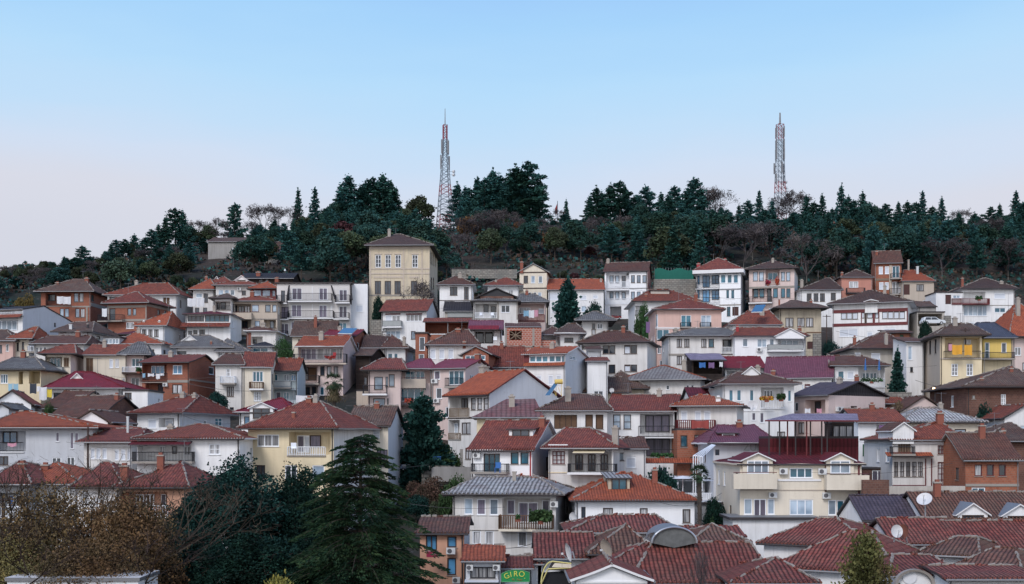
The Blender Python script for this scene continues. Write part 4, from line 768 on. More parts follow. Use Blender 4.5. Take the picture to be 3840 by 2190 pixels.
H('low house with a yellow bay, scalloped awning and black railings','B2',1458,2232,1225,990,122,wall='offwhite',tile='purple' if 0 else 'maroon',side=2480,S=10,ridge=(1640,1960),oh=.6,
  rec=[(1692,1232,2215,1500,1.4)],wins=[(1503,1250,1656,1408,'rc3x3'),(1782,1290,1872,1480,'bd2'),(1935,1288,2022,1500,'bd2x3'),(2085,1290,2170,1480,'bd2'),(2310,1268,2386,1362,'bt','R')],
  balc=[(1688,1403,2248,1535,'b','whitetrim')],skirts=[(1770,1233,2145,1283,'yellow',.9)],chim=[(2300,965,1130,74,'chimneyplaster')],bands=[(1458,1168,1690,1182,'whitetrim'),(1458,1500,1680,1512,'yellow')])
H('red tiled rear roof with white eaves right of the low bay house','B2',2300,2620,1225,1100,127,roof='gx',wall='white',tile='brown',S=8,oh=.4)
H('yellow house with a wide maroon hip roof and cluttered balcony','B1',415,1440,988,665,122,wall='yellow',sidewall='offwhite',tile='maroon',side=1905,S=10,ridge=(1095,1275),oh=.8,fascia='concretetrim',
  rec=[(905,1022,1405,1290,1.4)],wins=[(525,1052,786,1195,'wc3'),(1012,1062,1098,1268,'wp'),(1100,1062,1158,1268,'ws'),(1160,1060,1293,1200,'bp')],balc=[(885,1200,1335,1315,'w','concretetrim')],
  chim=[(963,780,895,36),(1150,610,680,70),(1228,585,680,60,'chimneyplaster')])
H('tan house with a grey garage door and ragged tile roof','B1',1612,2092,955,722,132,roof='gx',wall='cream',sidewall='sidegrey',tile='old',side=2268,S=9,oh=.35,wins=[(1908,1000,1992,1102,'ws1x2'),(1955,1232,2090,1440,'np3')])
H('white villa with crimson roof, gabled porch and a round window','B1',312,905,798,635,141,wall='white',tile='crimson',oh=.6,S=11,ridge=(780,830),wins=[(368,835,434,942,'bB')],dorm=[(435,730,715,672,880,'g','white','crimson','bd2',-.6)],fascia='whitetrim')
H('brown roofed house with lilac sheet roof corner behind the drainpipe house','B3',-20+640,1005,640,500,158,wall='white',tile='darkred',oh=.4,S=9,roof='gx')
H('white house with brown hip roof, flower balcony and big satellite dish','B3',992,1845,455,322,150,wall='white',sidewall='offwhite',tile='brown',ridge=(1160,1440),oh=.7,S=12,
  rec=[(1445,487,1722,728,1.3)],wins=ws([(1065,1116),(1158,1213),(1312,1363)],515,650,'wt')+[(1475,520,1590,605,'wd3'),(1768,520,1812,655,'wt'),(1183,790,1232,890,'wg'),(1340,792,1385,882,'wp'),(1437,790,1484,910,'wp')],
  balc=[(1445,625,1732,748,'w','whitetrim')],bands=[(992,765,1590,775,'whitetrim')],dorm=[(1240,318,1420,242,324,'g','white','brown',None,4.5)])
H('pink house with a black slate gable facing right','B4',-215,215,580,425,150,roof='gx',wall='palepink',sidewall='palepink',gmat='darkmetal',tile='slatepurple',side=890,S=10,oh=.5,
  rec=[(-65,640,175,795,1.5)],wins=[(-190,668,-150,772,'wd'),(480,710,556,775,'kD','R'),(-30,655,40,790,'bd2'),(60,655,130,790,'bd')],ac=[(290,718,368,776,'R')],caps=False)
H('pink gable wall with dark verges below the yellow house','B4',1112,1592,765,600,152,roof='gy',wall='palepink',tile='brown',S=8,oh=.5,fascia='brownframe')
H('overgrown red roof ruin left of the pink gable','B4',912,1180,690,578,158,wall='oldbrick',tile='red',S=6,oh=.3)
H('old earthen brick house with a sagging roof at the right edge','B4',1872,2720,492,245,146,wall='oldbrick',tile='old',ridge=(2400,2700),oh=.8,S=13,wins=[(2278,570,2337,718,'wc2x3'),(1930,580,1972,628,'yc')],chim=[(2040,380,430,46),(2400,255,330,40)])
H('white gable house cut by the right edge above the dark roofs','B4',2320,2800,860,705,136,roof='gy',wall='white',tile='red',S=8,oh=.4)
H('white house with red picket balconies and blue laundry','B4',568,1130,905,757,136,roof='gx',wall='bright',tile='red',S=10,oh=.5,rec=[(788,932,1000,1108,1.5)],
  wins=[(684,1165,755,1310,'bd'),(868,1162,942,1240,'rd')],balc=[(788,992,968,1122,'r','whitetrim'),(790,1290,940,1400,'r')],bands=[(622,1168,678,1310,'green')])
H('cream house under patched grey metal sheets','B4',1130,2045,915,742,137.5,wall='cream',tile='zinc',ridge=(1290,1490),oh=.5,S=11,wins=[(1722,985,1860,1062,'bl')])
H('white house with a wooden balcony door, timber trim and bay window','B4',978,1790,1128,905,124,wall='offwhite',tile='red',ridge=(1560,1660),oh=.35,S=10,
  wins=[(1045,1058,1197,1300,'yo5'),(1520,1180,1732,1288,'rc4x2'),(1520,1380,1733,1665,'rc4x4')]+ws([(995,1048),(1068,1120),(1140,1193),(1212,1268),(1285,1342)],1378,1556,'bc2x3'),
  balc=[(990,1198,1252,1308,'b')],skirts=[(890,1262,1440,1318,'orange',.8)],bands=[(1368,1340,1380,1680,'darkredpaint'),(1440,1340,1452,1680,'darkredpaint'),(978,1655,1368,1665,'darkredpaint'),(1230,1135,1790,1165,'whitetrim')],
  dorm=[(985,1000,1235,912,1130,'g','white','brown',None,-.35)],chim=[(1545,790,930,80,'chimneybrick')])
H('orange brick house with three small windows and a mossy brown roof','B4',1852,2492,1358,1045,118,roof='gx',wall='orangebrick',tile='brown',S=9,oh=.4,fascia='concretetrim',wins=[(1962,1410,2052,1550,'rc'),(2105,1410,2193,1548,'rd'),(2250,1410,2337,1550,'rd')],bands=[(1852,1640,2492,1672,'concretetrim')])
H('dark old roof at the right edge behind the orange brick house','B4',2090,2700,1140,930,129,wall='oldbrick',tile='old',S=11,oh=.5,ridge=(2350,2500),chim=[(2300,1010,1060,50)])
H('orange walled balcony house with a red patterned rug','B3',442,1160,715,592,137,wall='offwhite',tile='orange',ridge=(700,800),side=1240,S=9,oh=.7,
  wins=ws([(489,567),(655,733),(765,844)],765,900,'ws'),balc=[(430,880,890,1003,'r','orangebrick')],bands=[(442,1005,900,1330,'orangebrick')],chim=[(938,605,680,56,'whitetrim')])
H('brick lower floors with half open shutters under the rug balcony','B3',445,920,1000,985,135.5,roof='flat',wall='orangebrick',tile='orangebrick',S=5,oh=0,wins=[(485,1060,568,1202,'bt'),(650,1055,732,1197,'bc1x2'),(748,1055,830,1197,'bs')],pipe=0,skirts=[(40,1335,850,1398,'orange',.9)])
H('pale blue white house with a purple metal hip roof and white pergola','B3',880,1560,1165,958,125,wall='sidegrey',tile='purple',ridge=(930,1370),oh=.7,S=11,fascia='whitetrim',wins=[(1100,1310,1150,1484,'nd'),(860+40,1230,950,1300,'kd')],
  dorm=[(950,1030,1160,985,1095,'s','darkredpaint','purple','wd')],chim=[(1185,1215,1360,66,'palepink')] if 0 else [])
H('large cream apartment building with arched attic dormers and parapet balconies','C3',1195,2652,12,-125,112,wall='cream',sidewall='cream',tile='darkred',ridge=(1400,2500),S=13,oh=.3,fascia='cream',
  wins=[(1790,48,2066,168,'wt3'),(1245,415,1345,605,'wl'),(1360,418,1512,645,'wp2'),(1525,415,1612,605,'wl'),(1790,425,2072,612,'wl3'),(2252,430,2350,612,'wl'),(2355,432,2445,650,'wt'),(2450,430,2545,612,'wl')],
  balc=[(1120,118,1642,300,'p'),(2235,135,2745,312,'p')],ac=[(1662,50,1757,122),(2125,52,2225,124),(1535,338,1632,402),(2178,340,2275,412)],
  bands=[(1195,306,2652,316,'beige'),(1645,180,2168,205,'cream' if 0 else 'whitetrim'),(2212,0,2230,330,'darkredpaint'),(2608,0,2628,700,'darkredpaint')],
  dorm=[(1230,-50,1590,-125,140,'g','cream','darkred','wl3',-.25),(2230,-50,2560,-125,140,'g','cream','darkred','wl2',-.25)],pipe=0)
H('blank dark red parapet box on the roof of the cream building','B3',1545,2615,1098,1090,119,roof='flat',wall='darkred',tile='darkred',S=5,oh=0,pipe=0,name='roof_terrace',cat='terrace')
H('glazed stair room on the roof terrace','B3',2300,2560,915,905,122,roof='flat',wall='darkwood',tile='darkmetal',S=3,oh=.05,wins=[(2310,940,2555,1096,'nc3')],pipe=0)
H('white plinth building with a grey ledge under the cream building','C3',1110,2120,665,640,109,roof='flat',wall='white',tile='gutter',S=5,oh=.3,pipe=0)
H('white terrace wall right of the plinth under the cream building','C4',-20,960,745,720,108,roof='flat',wall='offwhite',tile='gutter',S=4,oh=.25,pipe=0)
H('cream two storey house with a patched grey wavy tile roof and planted balcony','C2',312,1545,375,172,112,wall='offwhite',sidewall='greywall',tile='zinc',side=1690,S=11,ridge=(600,1330),oh=.75,
  rec=[(905,410,1478,742,1.5)],wins=[(448,412,552,605,'wl'),(600,418,706,610,'wp'),(752,418,858,612,'wl'),(962,425,1060,605,'wp'),(1100,455,1335,700,'wp2'),(1380,430,1474,605,'wp'),(548,800,650,965,'wc'),(700,800,805,965,'wc'),(1090,810,1200,988,'wc'),(1245,810,1348,988,'wp')],
  balc=[(865,615,1500,812,'o','cream')],ac=[(1482,445,1575,515)],bands=[(312,785,860,795,'concretetrim')],chim=[(1050,88,215,46,'chimneyplaster')])
H('orange tiled roof strip behind the grey wavy roof','C2',900,1490,235,128,120,wall='white',tile='orange',S=8,oh=.4)
H('long white house with an orange roof, wood dormer and green blinds','C2',1782,3205,447,120,111,wall='bright',tile='orange',ridge=(2330,2440),oh=.5,S=13,
  wins=[(1850,513,1902,655,'kd'),(2110,525,2230,720,'bc'),(2550,528,2645,722,'bc'),(3062,540,3157,705,'bc')],dorm=[(2175,165,2430,130,335,'s','oldcream','zinc','bt2')],fascia='gutter')
H('peach corner shop house with blue windows and a curved gable','C2',-80,448,840,655,90,roof='gx',wall='peach',sidewall='greywall',tile='brown',side=515,S=8,oh=.3,wins=[(-10,760,125,1035,'bB2'),(246,866,358,1000,'bB'),(246,1122,354,1332,'bB')],ac=[(238,1000,345,1075),(310,1350,402,1422)])
H('little shop with a bright orange roof and a half round window','C2',468,885,1168,992,85,roof='gx',wall='sidegrey',tile='orange',S=7,oh=.3,wins=[(520,1230,825,1372,'nc3')],ac=[(478,1200,555,1270),(792,1200,875,1270)],skirts=[(458,1380,862,1432,'whitetrim',1.0)],cat='shop')
H('shop with a dark maroon roof behind the green pizzeria sign','C2',905,1222,1255,1125,86,roof='gx',wall='greywall',tile='maroon',S=6,oh=.3,cat='shop')
H('white shop gable left of the curved canopy','C2',1225,1372,1205,1110,88,roof='gx',wall='white',tile='maroon',S=6,oh=.3,cat='shop')
H('grey white house behind the palm with a green balcony','C3',640,1050,480,455,121,roof='flat',wall='greywall',tile='white',S=7,oh=.2,rec=[(650,200,1030,345,2.0)] if 0 else [],wins=[(835,560,940,680,'wd2')],pipe=0)
H('dark shaded terrace house behind the palm','C3',440,1060,190,165,127,roof='flat',wall='sidegrey',tile='whitetrim',S=7,oh=.2,rec=[(460,205,1030,350,3.0)],balc=[(560,350,1040,470,'w','whitetrim')],pipe=0)
H('narrow dark red framed rear house below the red picket balcony','C4',622,945,62,50,128,roof='flat',wall='oldbrick',tile='gutter',S=5,oh=.1,wins=[(735,75,872,202,'wp2')],pipe=0)
# ------------------------------------------------------------------ foreground roofs
fg = dict(cat='house', oh=.4, auto=False)
H('dark purple tiled bazaar roof below the cream building','C4',640,1390,690,395,104,roof='gx',wall='white',tile='slatepurple',S=8,**{**fg,'oh':.2})
H('brown bazaar roof with a brick chimney and two arched white dormers','C4',1395,2800,680,352,102,roof='gx',wall='white',tile='bazaarbrown',S=9,dorm=[(1760,600,2120,478,690,'g','bright','gutter','bd2'),(2300,610,2700,490,695,'g','bright','gutter','bd2')],chim=[(1512,212,400,78,'chimneybrick')],ac=[],**fg)
H('maroon tiled bazaar roof with a plain white end wall and two dishes','C4',1010,1800,960,668,93,roof='gx',wall='white',tile='bazaar',S=8,side=None,**fg)
H('maroon tiled bazaar roof at the right edge under the dormers','C4',1845,2800,1040,700,92,roof='gx',wall='white',tile='bazaar',S=9,**fg)
H('broad bazaar hip roof in front of the cream building','C4',-560,760,1020,668,91,wall='white',tile='bazaar',side=1300,S=11,ridge=(120,290),**fg)
H('bazaar hip roof with pale mortared ridges behind the round tree','C4',-420,1000,1330,815,83,wall='white',tile='bazaar',side=1500,S=11,ridge=(480,720),**fg)
H('low bazaar hip roof meeting the arched pediment','C4',1000,1770,1350,1112,79,wall='white',tile='bazaar',S=9,ridge=(980,1500),**fg)
H('flat pitched bazaar roof right of the dishes','C4',1300,1960,1120,890,86,wall='white',tile='bazaarbrown',side=2220,S=9,ridge=(1760,2000),**fg)
H('flat pitched bazaar roof at the bottom right corner','C4',1760,2460,1290,1025,81,wall='white',tile='bazaarbrown',side=2760,S=9,ridge=(2200,2450),**fg)
H('bottom right bazaar roof with a grey gutter','C4',1650,2700,1385,1240,76,wall='white',tile='bazaar',S=8,roof='gx',**fg)
H('large front bazaar hip roof with long rows of red tiles','C3',-60,1560,1445,960,79,wall='white',tile='bazaar',S=10,ridge=(150,1370),**fg)
H('pointed front bazaar hip roof at the bottom centre right','C3',1140,2060,1440,1152,75,wall='white',tile='bazaar',S=8,ridge=(1640,1665),**fg)
H('small dark bazaar hip behind the barrel vent','C3',640,1250,960,745,88,wall='oldbrick',tile='bazaarbrown',S=7,ridge=(870,900),**fg)
H('bazaar roof strip below the long white house, right half','C3',560,1205,880,765,92,roof='gx',wall='white',tile='bazaar',S=5,**fg)
H('bazaar roof strip below the long white house, left half','C2',1720,2980,830,628,94,wall='white',tile='bazaar',S=8,ridge=(2110,2740),**fg)
H('curved bazaar roof with a ragged mortared verge, left end','C2',1330,1985,1130,838,88,roof='gx',wall='white',tile='bazaar',side=None,S=8,**fg)
H('dark valley roof between the tan dish and the barrel vent','C2',1985,2700,1090,750,86,wall='oldbrick',tile='bazaarbrown',S=8,ridge=(2380,2440),**fg)
H('bazaar roof sloping down behind the white pediment','C2',2150,2900,1240,975,82,wall='white',tile='bazaar',S=7,ridge=(2600,2850),**fg)
H('white pedimented shop front at the bottom centre','C2',1790,2640,1400,1222,74,roof='gy',wall='bright',tile='bazaar',S=6,oh=.35,fascia='whitetrim',cat='shop',bands=[(1790,1405,2640,1425,'whitetrim')])
# ------------------------------------------------------------------ ground
def ground():
    m, nt, b = newmat('hillside'); tc = N(nt, 'ShaderNodeTexCoord'); o = tc.outputs['Object']
    a = noisen(nt, o, .06, 6, .7); c = noisen(nt, o, .9, 5, .7)
    col_ = mixc(nt, ramp(nt, a, .4, .6), (.025,.034,.030), (.060,.048,.042)); col_ = mixc(nt, ramp(nt, c, .58, .74), col_, (.14,.135,.13))
    L(nt, col_, b.inputs['Base Color']); b.inputs['Roughness'].default_value = 1; b.inputs['Specular IOR Level'].default_value = .05; bump(nt, b, c, .6, .4); MATS['hillside'] = m
    xs = [-3000,-1500,-900,-500]+[-300+6*i for i in range(101)]+[500,900,1500,3000]; ys = [-200,0,30]+[50+3.5*i for i in range(110)]+[470,550,650,800,1000,1500,2500,5000]
    v = [(x, y, gz(x, y) if y < 1001 else -20) for y in ys for x in xs]; n = len(xs)
    f = [(j*n+i, j*n+i+1, (j+1)*n+i+1, (j+1)*n+i) for j in range(len(ys)-1) for i in range(n-1)]
    me = bpy.data.meshes.new('hill'); me.from_pydata(v, [], f); me.materials.append(m)
    ob = bpy.data.objects.new('hill', me); col.objects.link(ob); tag(ob, kind='structure')
    for p in me.polygons: p.use_smooth = True
ground()
# ------------------------------------------------------------------ vegetation
import numpy as np
def leafmat(n, c1, c2, c3=None, rough=.8):
    m, nt, b = newmat(n); g = N(nt, 'ShaderNodeNewGeometry'); tc = N(nt, 'ShaderNodeTexCoord'); oi = N(nt, 'ShaderNodeObjectInfo')
    c = mixc(nt, g.outputs['Random Per Island'], c1, c2)
    if c3: c = mixc(nt, mth(nt, 'MULTIPLY', ramp(nt, noisen(nt, tc.outputs['Object'], .35, 3, .6), .45, .65), .8), c, c3)
    f = ramp(nt, noisen(nt, tc.outputs['Object'], .8, 2, .5), .3, .7)
    h = N(nt, 'ShaderNodeHueSaturation'); v = mth(nt, 'MULTIPLY', mth(nt, 'MULTIPLY_ADD', f, .8, .55), mth(nt, 'MULTIPLY_ADD', oi.outputs['Random'], .6, .7))
    L(nt, v, h.inputs['Value']); L(nt, mth(nt, 'MULTIPLY_ADD', oi.outputs['Random'], .05, .475), h.inputs['Hue']); L(nt, c, h.inputs['Color'])
    L(nt, h.outputs[0], b.inputs['Base Color']); b.inputs['Roughness'].default_value = rough; b.inputs['Specular IOR Level'].default_value = .15
    MATS[n] = m
leafmat('needles', (.017,.070,.072), (.038,.105,.094), (.032,.085,.060)); leafmat('fir', (.012,.054,.054), (.030,.088,.080))  # distance haze put into the colour: wood greens lightened
leafmat('olive', (.034,.056,.034), (.062,.078,.038), (.040,.046,.03)); leafmat('rust', (.14,.06,.03), (.10,.05,.03)); leafmat('redleaf', (.09,.035,.035), (.06,.028,.03))
leafmat('hillgreen', (.035,.065,.045), (.060,.090,.055), (.055,.070,.04)); leafmat('yellowleaf', (.26,.20,.05), (.16,.15,.045), (.10,.10,.04)); leafmat('darkleaf', (.004,.022,.018), (.015,.048,.036), (.005,.022,.016))
leafmat('cedar', (.011,.042,.028), (.044,.086,.032), (.009,.034,.026)); leafmat('autumn', (.17,.115,.055), (.23,.165,.065), (.10,.10,.05)); leafmat('linden', (.085,.095,.035), (.13,.125,.045), (.10,.065,.035))
leafmat('green_bush', (.03,.075,.03), (.055,.11,.04)); leafmat('palmleaf', (.03,.06,.035), (.05,.085,.045)); leafmat('drygrass', (.14,.085,.06), (.10,.075,.05), (.06,.07,.04)); leafmat('barkleaf', (.05,.038,.032), (.075,.055,.045)); leafmat('twigs', (.085,.075,.078), (.055,.048,.055), (.095,.078,.072))
plain('bark', (.075,.06,.05), .95, var=.5); plain('palebark', (.16,.145,.13), .95, var=.5)
NP = np.random.RandomState(5)
def cards(P, size, asp=1.0, dirs=None, droop=0, flat=0.0, tri=False):
    n = len(P); a = NP.normal(size=(n,3)) if dirs is None else dirs + NP.normal(size=(n,3))*.35
    if flat: a[:,2] *= (1-flat)
    a /= np.linalg.norm(a, axis=1)[:,None]+1e-9; t = NP.normal(size=(n,3)); 
    if flat: t[:,2] *= (1-flat)
    b = t-(t*a).sum(1)[:,None]*a; b /= np.linalg.norm(b, axis=1)[:,None]+1e-9
    s = size*NP.uniform(.6, 1.3, (n,1)); a = a*s*asp*.5; b = b*s*.5
    if tri: V = np.stack([P-a-b*.6, P-a+b*.6, P+a], 1)
    else: V = np.stack([P-a-b*.5, P-a*.2+b, P+a+b*.3, P+a*.3-b], 1)
    return V
def cardmesh(name, Vs, mat, extra=None):
    V = np.concatenate(Vs) if isinstance(Vs, list) else Vs; n, k, _ = V.shape
    me = bpy.data.meshes.new(name); me.vertices.add(n*k); me.vertices.foreach_set('co', V.reshape(-1).astype(np.float32))
    me.loops.add(n*k); me.loops.foreach_set('vertex_index', np.arange(n*k, dtype=np.int32)); me.polygons.add(n)
    me.polygons.foreach_set('loop_start', np.arange(0, n*k, k, dtype=np.int32)); me.polygons.foreach_set('loop_total', np.full(n, k, dtype=np.int32)); me.update(); me.validate()
    me.materials.append(MATS[mat]); return me
def trunkmesh(name, H, r, branches=(), mat='bark', lean=0):
    mb = MB(); p = Vector((0,0,-.8)); k = 6
    for i in range(k):
        q = Vector((lean*math.sin(i+1.0)*.3, lean*math.cos(i*1.7)*.3, H*(i+1)/k)); mb.bar(p, q, r*(1-i/k*.8), mat, 7, r*(1-(i+1)/k*.8)); p = q
    for a, b, rr in branches: mb.bar(a, b, rr, mat, 4, rr*.35)
    me = bpy.data.meshes.new(name); me.from_pydata(mb.v, [], mb.f); me.materials.append(MATS[mat]); return me
def conifer(seed, H=12., Rm=3., base=.2, prof=.8, rnd=.3, nb=46, cl=7, per=7, size=.42, mat='needles', top=True):
    NP.seed(seed); P = []; D = []; br = []
    for i in range(nb):
        t = (i+NP.rand()*.8)/nb; h = H*(base+(1-base)*t*.985); r = Rm*max(.04, (1-t)**prof)*(1-rnd/2+rnd*NP.rand())
        if NP.rand() < .12: r *= 1.25
        a = i*2.399+NP.rand()*.6; up = .18 if prof < .7 else -.08; d = np.array([math.cos(a), math.sin(a), up]); o = np.array([0,0,h])
        br.append((o.tolist(), (o+d*r*.9).tolist(), .05))
        m = max(2, int(cl*r/Rm+1.5))
        for j in range(m):
            f = .3+.7*(j+.5)/m; c = o+d*r*f+NP.normal(size=3)*np.array([.14,.14,.07])*r*.55
            P.append(c+NP.normal(size=(per,3))*np.array([.34,.34,.2])*(.75+r*.06)); D.append(np.tile(d+np.array([0,0,.15]), (per,1)))
    P.append(np.array([0,0,H])+NP.normal(size=(14,3))*np.array([.12,.12,.45])); D.append(np.tile([0,0,1.],(14,1)))
    return cardmesh('crown', cards(np.concatenate(P), size, 1.5, np.concatenate(D)), mat), trunkmesh('trunk', H*.96, .2*H/12, br)
def leafy(seed, H=8., Rm=3.2, low=.25, n=2600, size=.34, mat='olive', lobes=9, twig=.0, bark='bark', squash=.85, trunk_r=.18, lr=(.3,.52)):
    NP.seed(seed); cz = H*(low+(1-low)/2); rz = H*(1-low)/2; P = []; br = []
    C = []
    for i in range(lobes):
        v = NP.normal(size=3); v /= np.linalg.norm(v); v[2] = abs(v[2])*1.3-.45; e_ = .62 if lr[1] > .4 else NP.uniform(.5,.84); c = np.array([v[0]*Rm*e_, v[1]*Rm*e_, cz+v[2]*rz*e_]); C.append((c, Rm*NP.uniform(*lr)))
    C.append((np.array([0,0,cz]), Rm*.55))
    for c, r in C:
        m = n//len(C); v = NP.normal(size=(m,3)); v /= np.linalg.norm(v, axis=1)[:,None]; rr = r*np.where(NP.rand(m,1) < .14, NP.uniform(1.0, 1.32, (m,1)), NP.uniform(.5, 1.1, (m,1))**.6)
        P.append(c+v*rr*np.array([1,1,squash])); br.append(((0,0,cz*.55), c.tolist(), trunk_r*.4))
        for _ in range(4): w = NP.normal(size=3); w /= np.linalg.norm(w); br.append((c.tolist(), (c+w*r*.95).tolist(), trunk_r*.18))
    return cardmesh('crown', cards(np.concatenate(P), size, 1.2), mat), trunkmesh('trunk', cz*.75, trunk_r, br, bark)
def bare(seed, H=8., Rm=2.6, mat='twigs', tw=.022, fw=.09, fa=7.0):
    NP.seed(seed); rr = random.Random(seed); segs = []; tips = []
    def grow(p, d, l, r, k):
        q = p+d*l; segs.append((p, q, r)); 
        if k == 0: tips.append(q); return
        for _ in range(3 if k > 1 else 4):
            dd = (d+Vector((rr.gauss(0,.5), rr.gauss(0,.5), rr.gauss(.12,.3)))).normalized(); grow(q, dd, l*rr.uniform(.62,.85), r*.58, k-1)
    for i in range(3): grow(Vector((0,0,H*.22)), Vector((rr.gauss(0,.35), rr.gauss(0,.35), 1)).normalized(), H*.24, .09, 4)
    mx = max(s[1].z for s in segs); sc = H/mx; V = []
    for a, b, r in segs:
        a, b = a*sc, b*sc; d = (b-a).normalized(); q = d.orthogonal().normalized()*max(r, tw); w = d.cross(q).normalized()*max(r, tw)
        V.append([a-q, a+q, b+q*.6, b-q*.6]); V.append([a-w, a+w, b+w*.6, b-w*.6])
    Vn = np.array([[list(p) for p in f] for f in V]); tp = np.array([list(t*sc) for t in tips])
    F_ = [Vn]; fine = np.repeat(tp, 3, 0)+NP.normal(size=(len(tp)*3,3))*.28; F_.append(cards(fine, fw, fa))
    return cardmesh('crown', F_, mat), trunkmesh('trunk', H*.25, .12, (), 'palebark')
def plant(name, label, cat, meshes, loc, s=(1,1,1), group=None, crown='crown'):
    o = empty(name, loc, R.uniform(0, 6.28), label, cat, group); o.scale = s
    for nm, me in ((crown, meshes[0]), ('trunk', meshes[1])):
        if me is None: continue
        c = bpy.data.objects.new(nm, me); col.objects.link(c); c.parent = o
    return o
PINES = [conifer(11, 13, 3.0, .16, .58, .55, 44, 7, 22, .31), conifer(12, 13, 2.6, .1, .7, .45, 50, 6, 19, .30), conifer(13, 13, 3.3, .22, .48, .65, 38, 7, 24, .32), conifer(14, 13, 2.5, .14, .75, .4, 50, 6, 18, .30), conifer(15, 13, 3.1, .3, .5, .7, 34, 7, 24, .32), conifer(16, 13, 2.9, .42, .45, .8, 24, 7, 26, .32), conifer(17, 13, 2.8, .2, .62, .6, 42, 7, 20, .3)]
FIRS = [conifer(21, 13, 2.5, .08, .85, .25, 60, 6, 8, .38, 'fir'), conifer(22, 13, 2.9, .1, .95, .25, 60, 7, 8, .38, 'fir')]
OLIVES = [leafy(31, 8, 3.1, .15, n=4600, size=.26, lobes=16, lr=(.2,.42)), leafy(32, 8, 2.9, .1, n=4600, size=.26, mat='olive', lobes=18, lr=(.2,.42)), leafy(33, 7, 3.2, .08, mat='hillgreen', n=4600, size=.26, lobes=16, lr=(.2,.42))]
leafmat('darkwood', (.014,.052,.048), (.030,.076,.062), (.034,.062,.04)); DARKS = [leafy(35, 8, 3.0, .1, mat='darkwood', n=5200, size=.26, lobes=18, lr=(.2,.4)), leafy(36, 9, 2.7, .05, mat='darkwood', n=5200, size=.26, lobes=18, lr=(.2,.4))]
RUSTS = [leafy(41, 7, 2.6, .15, 1600, mat='rust'), leafy(42, 7, 2.6, .1, 2200, mat='redleaf')]
BARES = [bare(51, 9), bare(52, 8), bare(53, 8.5)]
def place(kind, u, vt, Y, label=None, name=None, group=None, wide=1.0):
    """plant a tree whose top shows at (u, vt) standing on the hill at depth Y"""
    x = (u-CX)/F*Y; zt = CZ+(HZ-vt)/F*Y; zb = gz(x, Y); h = max(2.5, zt-zb)
    K = {'pine':(PINES,13,'pine_tree','pine'), 'fir':(FIRS,13,'fir_tree','fir'), 'olive':(OLIVES[:2],8,'leafy_tree','tree'), 'green':(OLIVES[2:],7,'leafy_tree','tree'), 'dark':(DARKS,8,'leafy_tree','tree'),
         'rust':(RUSTS[:1],7,'autumn_tree','tree'), 'red':(RUSTS[1:],7,'autumn_tree','tree'), 'bare':(BARES,8.5,'bare_tree','tree')}[kind]
    me = K[0][R.randrange(len(K[0]))]; s = h/K[1]; w = s*wide*R.uniform(.92,1.1)
    if kind in ('pine','fir'): w = max(w, .62)*1.0
    return plant(K[2], label, K[3], me, (x, Y, zb-.1), (w, w, s), group)
GL = {'pine':'dark pine standing in the wood along the hilltop', 'fir':'slender dark fir standing in the wood along the hilltop', 'bare':'leafless grey twigged tree in the hillside wood',
      'olive':'dull olive green leafy tree in the hillside wood','dark':'dense blue green bushy tree in the hillside wood','rust':'rust brown autumn tree in the hillside wood','green':'green bushy tree in the hillside wood','red':'dark red leaved tree in the hillside wood'}
def gplace(kind, u, vt, Y, wide=1.0): return place(kind, u, vt, Y, GL[kind], None, {'pine':'pines along the hilltop','fir':'firs along the hilltop'}.get(kind, kind+' trees of the hillside wood'), wide)
D = 1.5041
SKY = [(30,662,'bare',285),(75,655,'olive',280),(112,668,'bare',282),(185,642,'pine',300),(205,613,'pine',300),(240,655,'bare',300),(290,598,'pine',312),(335,585,'pine',315),(362,592,'pine',318),(395,560,'pine',325),(437,521,'pine',330),(470,555,'dark',330),(500,545,'bare',335),(535,540,'bare',335),
 (585,508,'pine',340),(630,550,'bare',345),(665,515,'bare',348),(700,512,'bare',350),(743,474,'fir',352),(785,470,'fir',350),(815,520,'pine',352),(868,441,'pine',350),(912,455,'pine',352),(955,438,'pine',350),(985,470,'pine',355),(1045,474,'olive',360),(1012,510,'olive',352),
 (1140,460,'pine',362),(1190,443,'fir',360),(1170,470,'pine',360),(1230,427,'pine',360),(1262,450,'pine',358),(1285,418,'pine',358),(1317,404,'pine',360),(1345,450,'pine',362),(1412,500,'pine',372),(1385,520,'bare',365),(1470,490,'pine',365),(1487,468,'pine',362),(1522,461,'pine',365),(1546,452,'pine',362),(1580,490,'pine',365),
 (1610,466,'pine',370),(1648,482,'pine',366),(1682,466,'pine',362),(1730,446,'pine',362),(1765,462,'bare',368),(1798,480,'bare',366),(1842,512,'pine',362),(1893,476,'fir',364),(1925,500,'pine',362),(1965,472,'bare',368),(1990,485,'bare',366),(2010,488,'pine',362),(2050,486,'fir',366),(2075,520,'pine',360),(2098,462,'fir',364),(2128,500,'pine',362),(2151,480,'pine',364),
 (2180,512,'pine',362),(2208,508,'pine',366),(2240,505,'pine',364),(2262,503,'pine',362),(2300,478,'fir',364),(2325,515,'pine',362),(2348,493,'fir',364),(2400,522,'bare',368),(2380,545,'pine',362),(2440,540,'pine',362),(2470,516,'pine',364),(2492,510,'pine',362),(2533,478,'fir',364),(2560,500,'pine',362)]
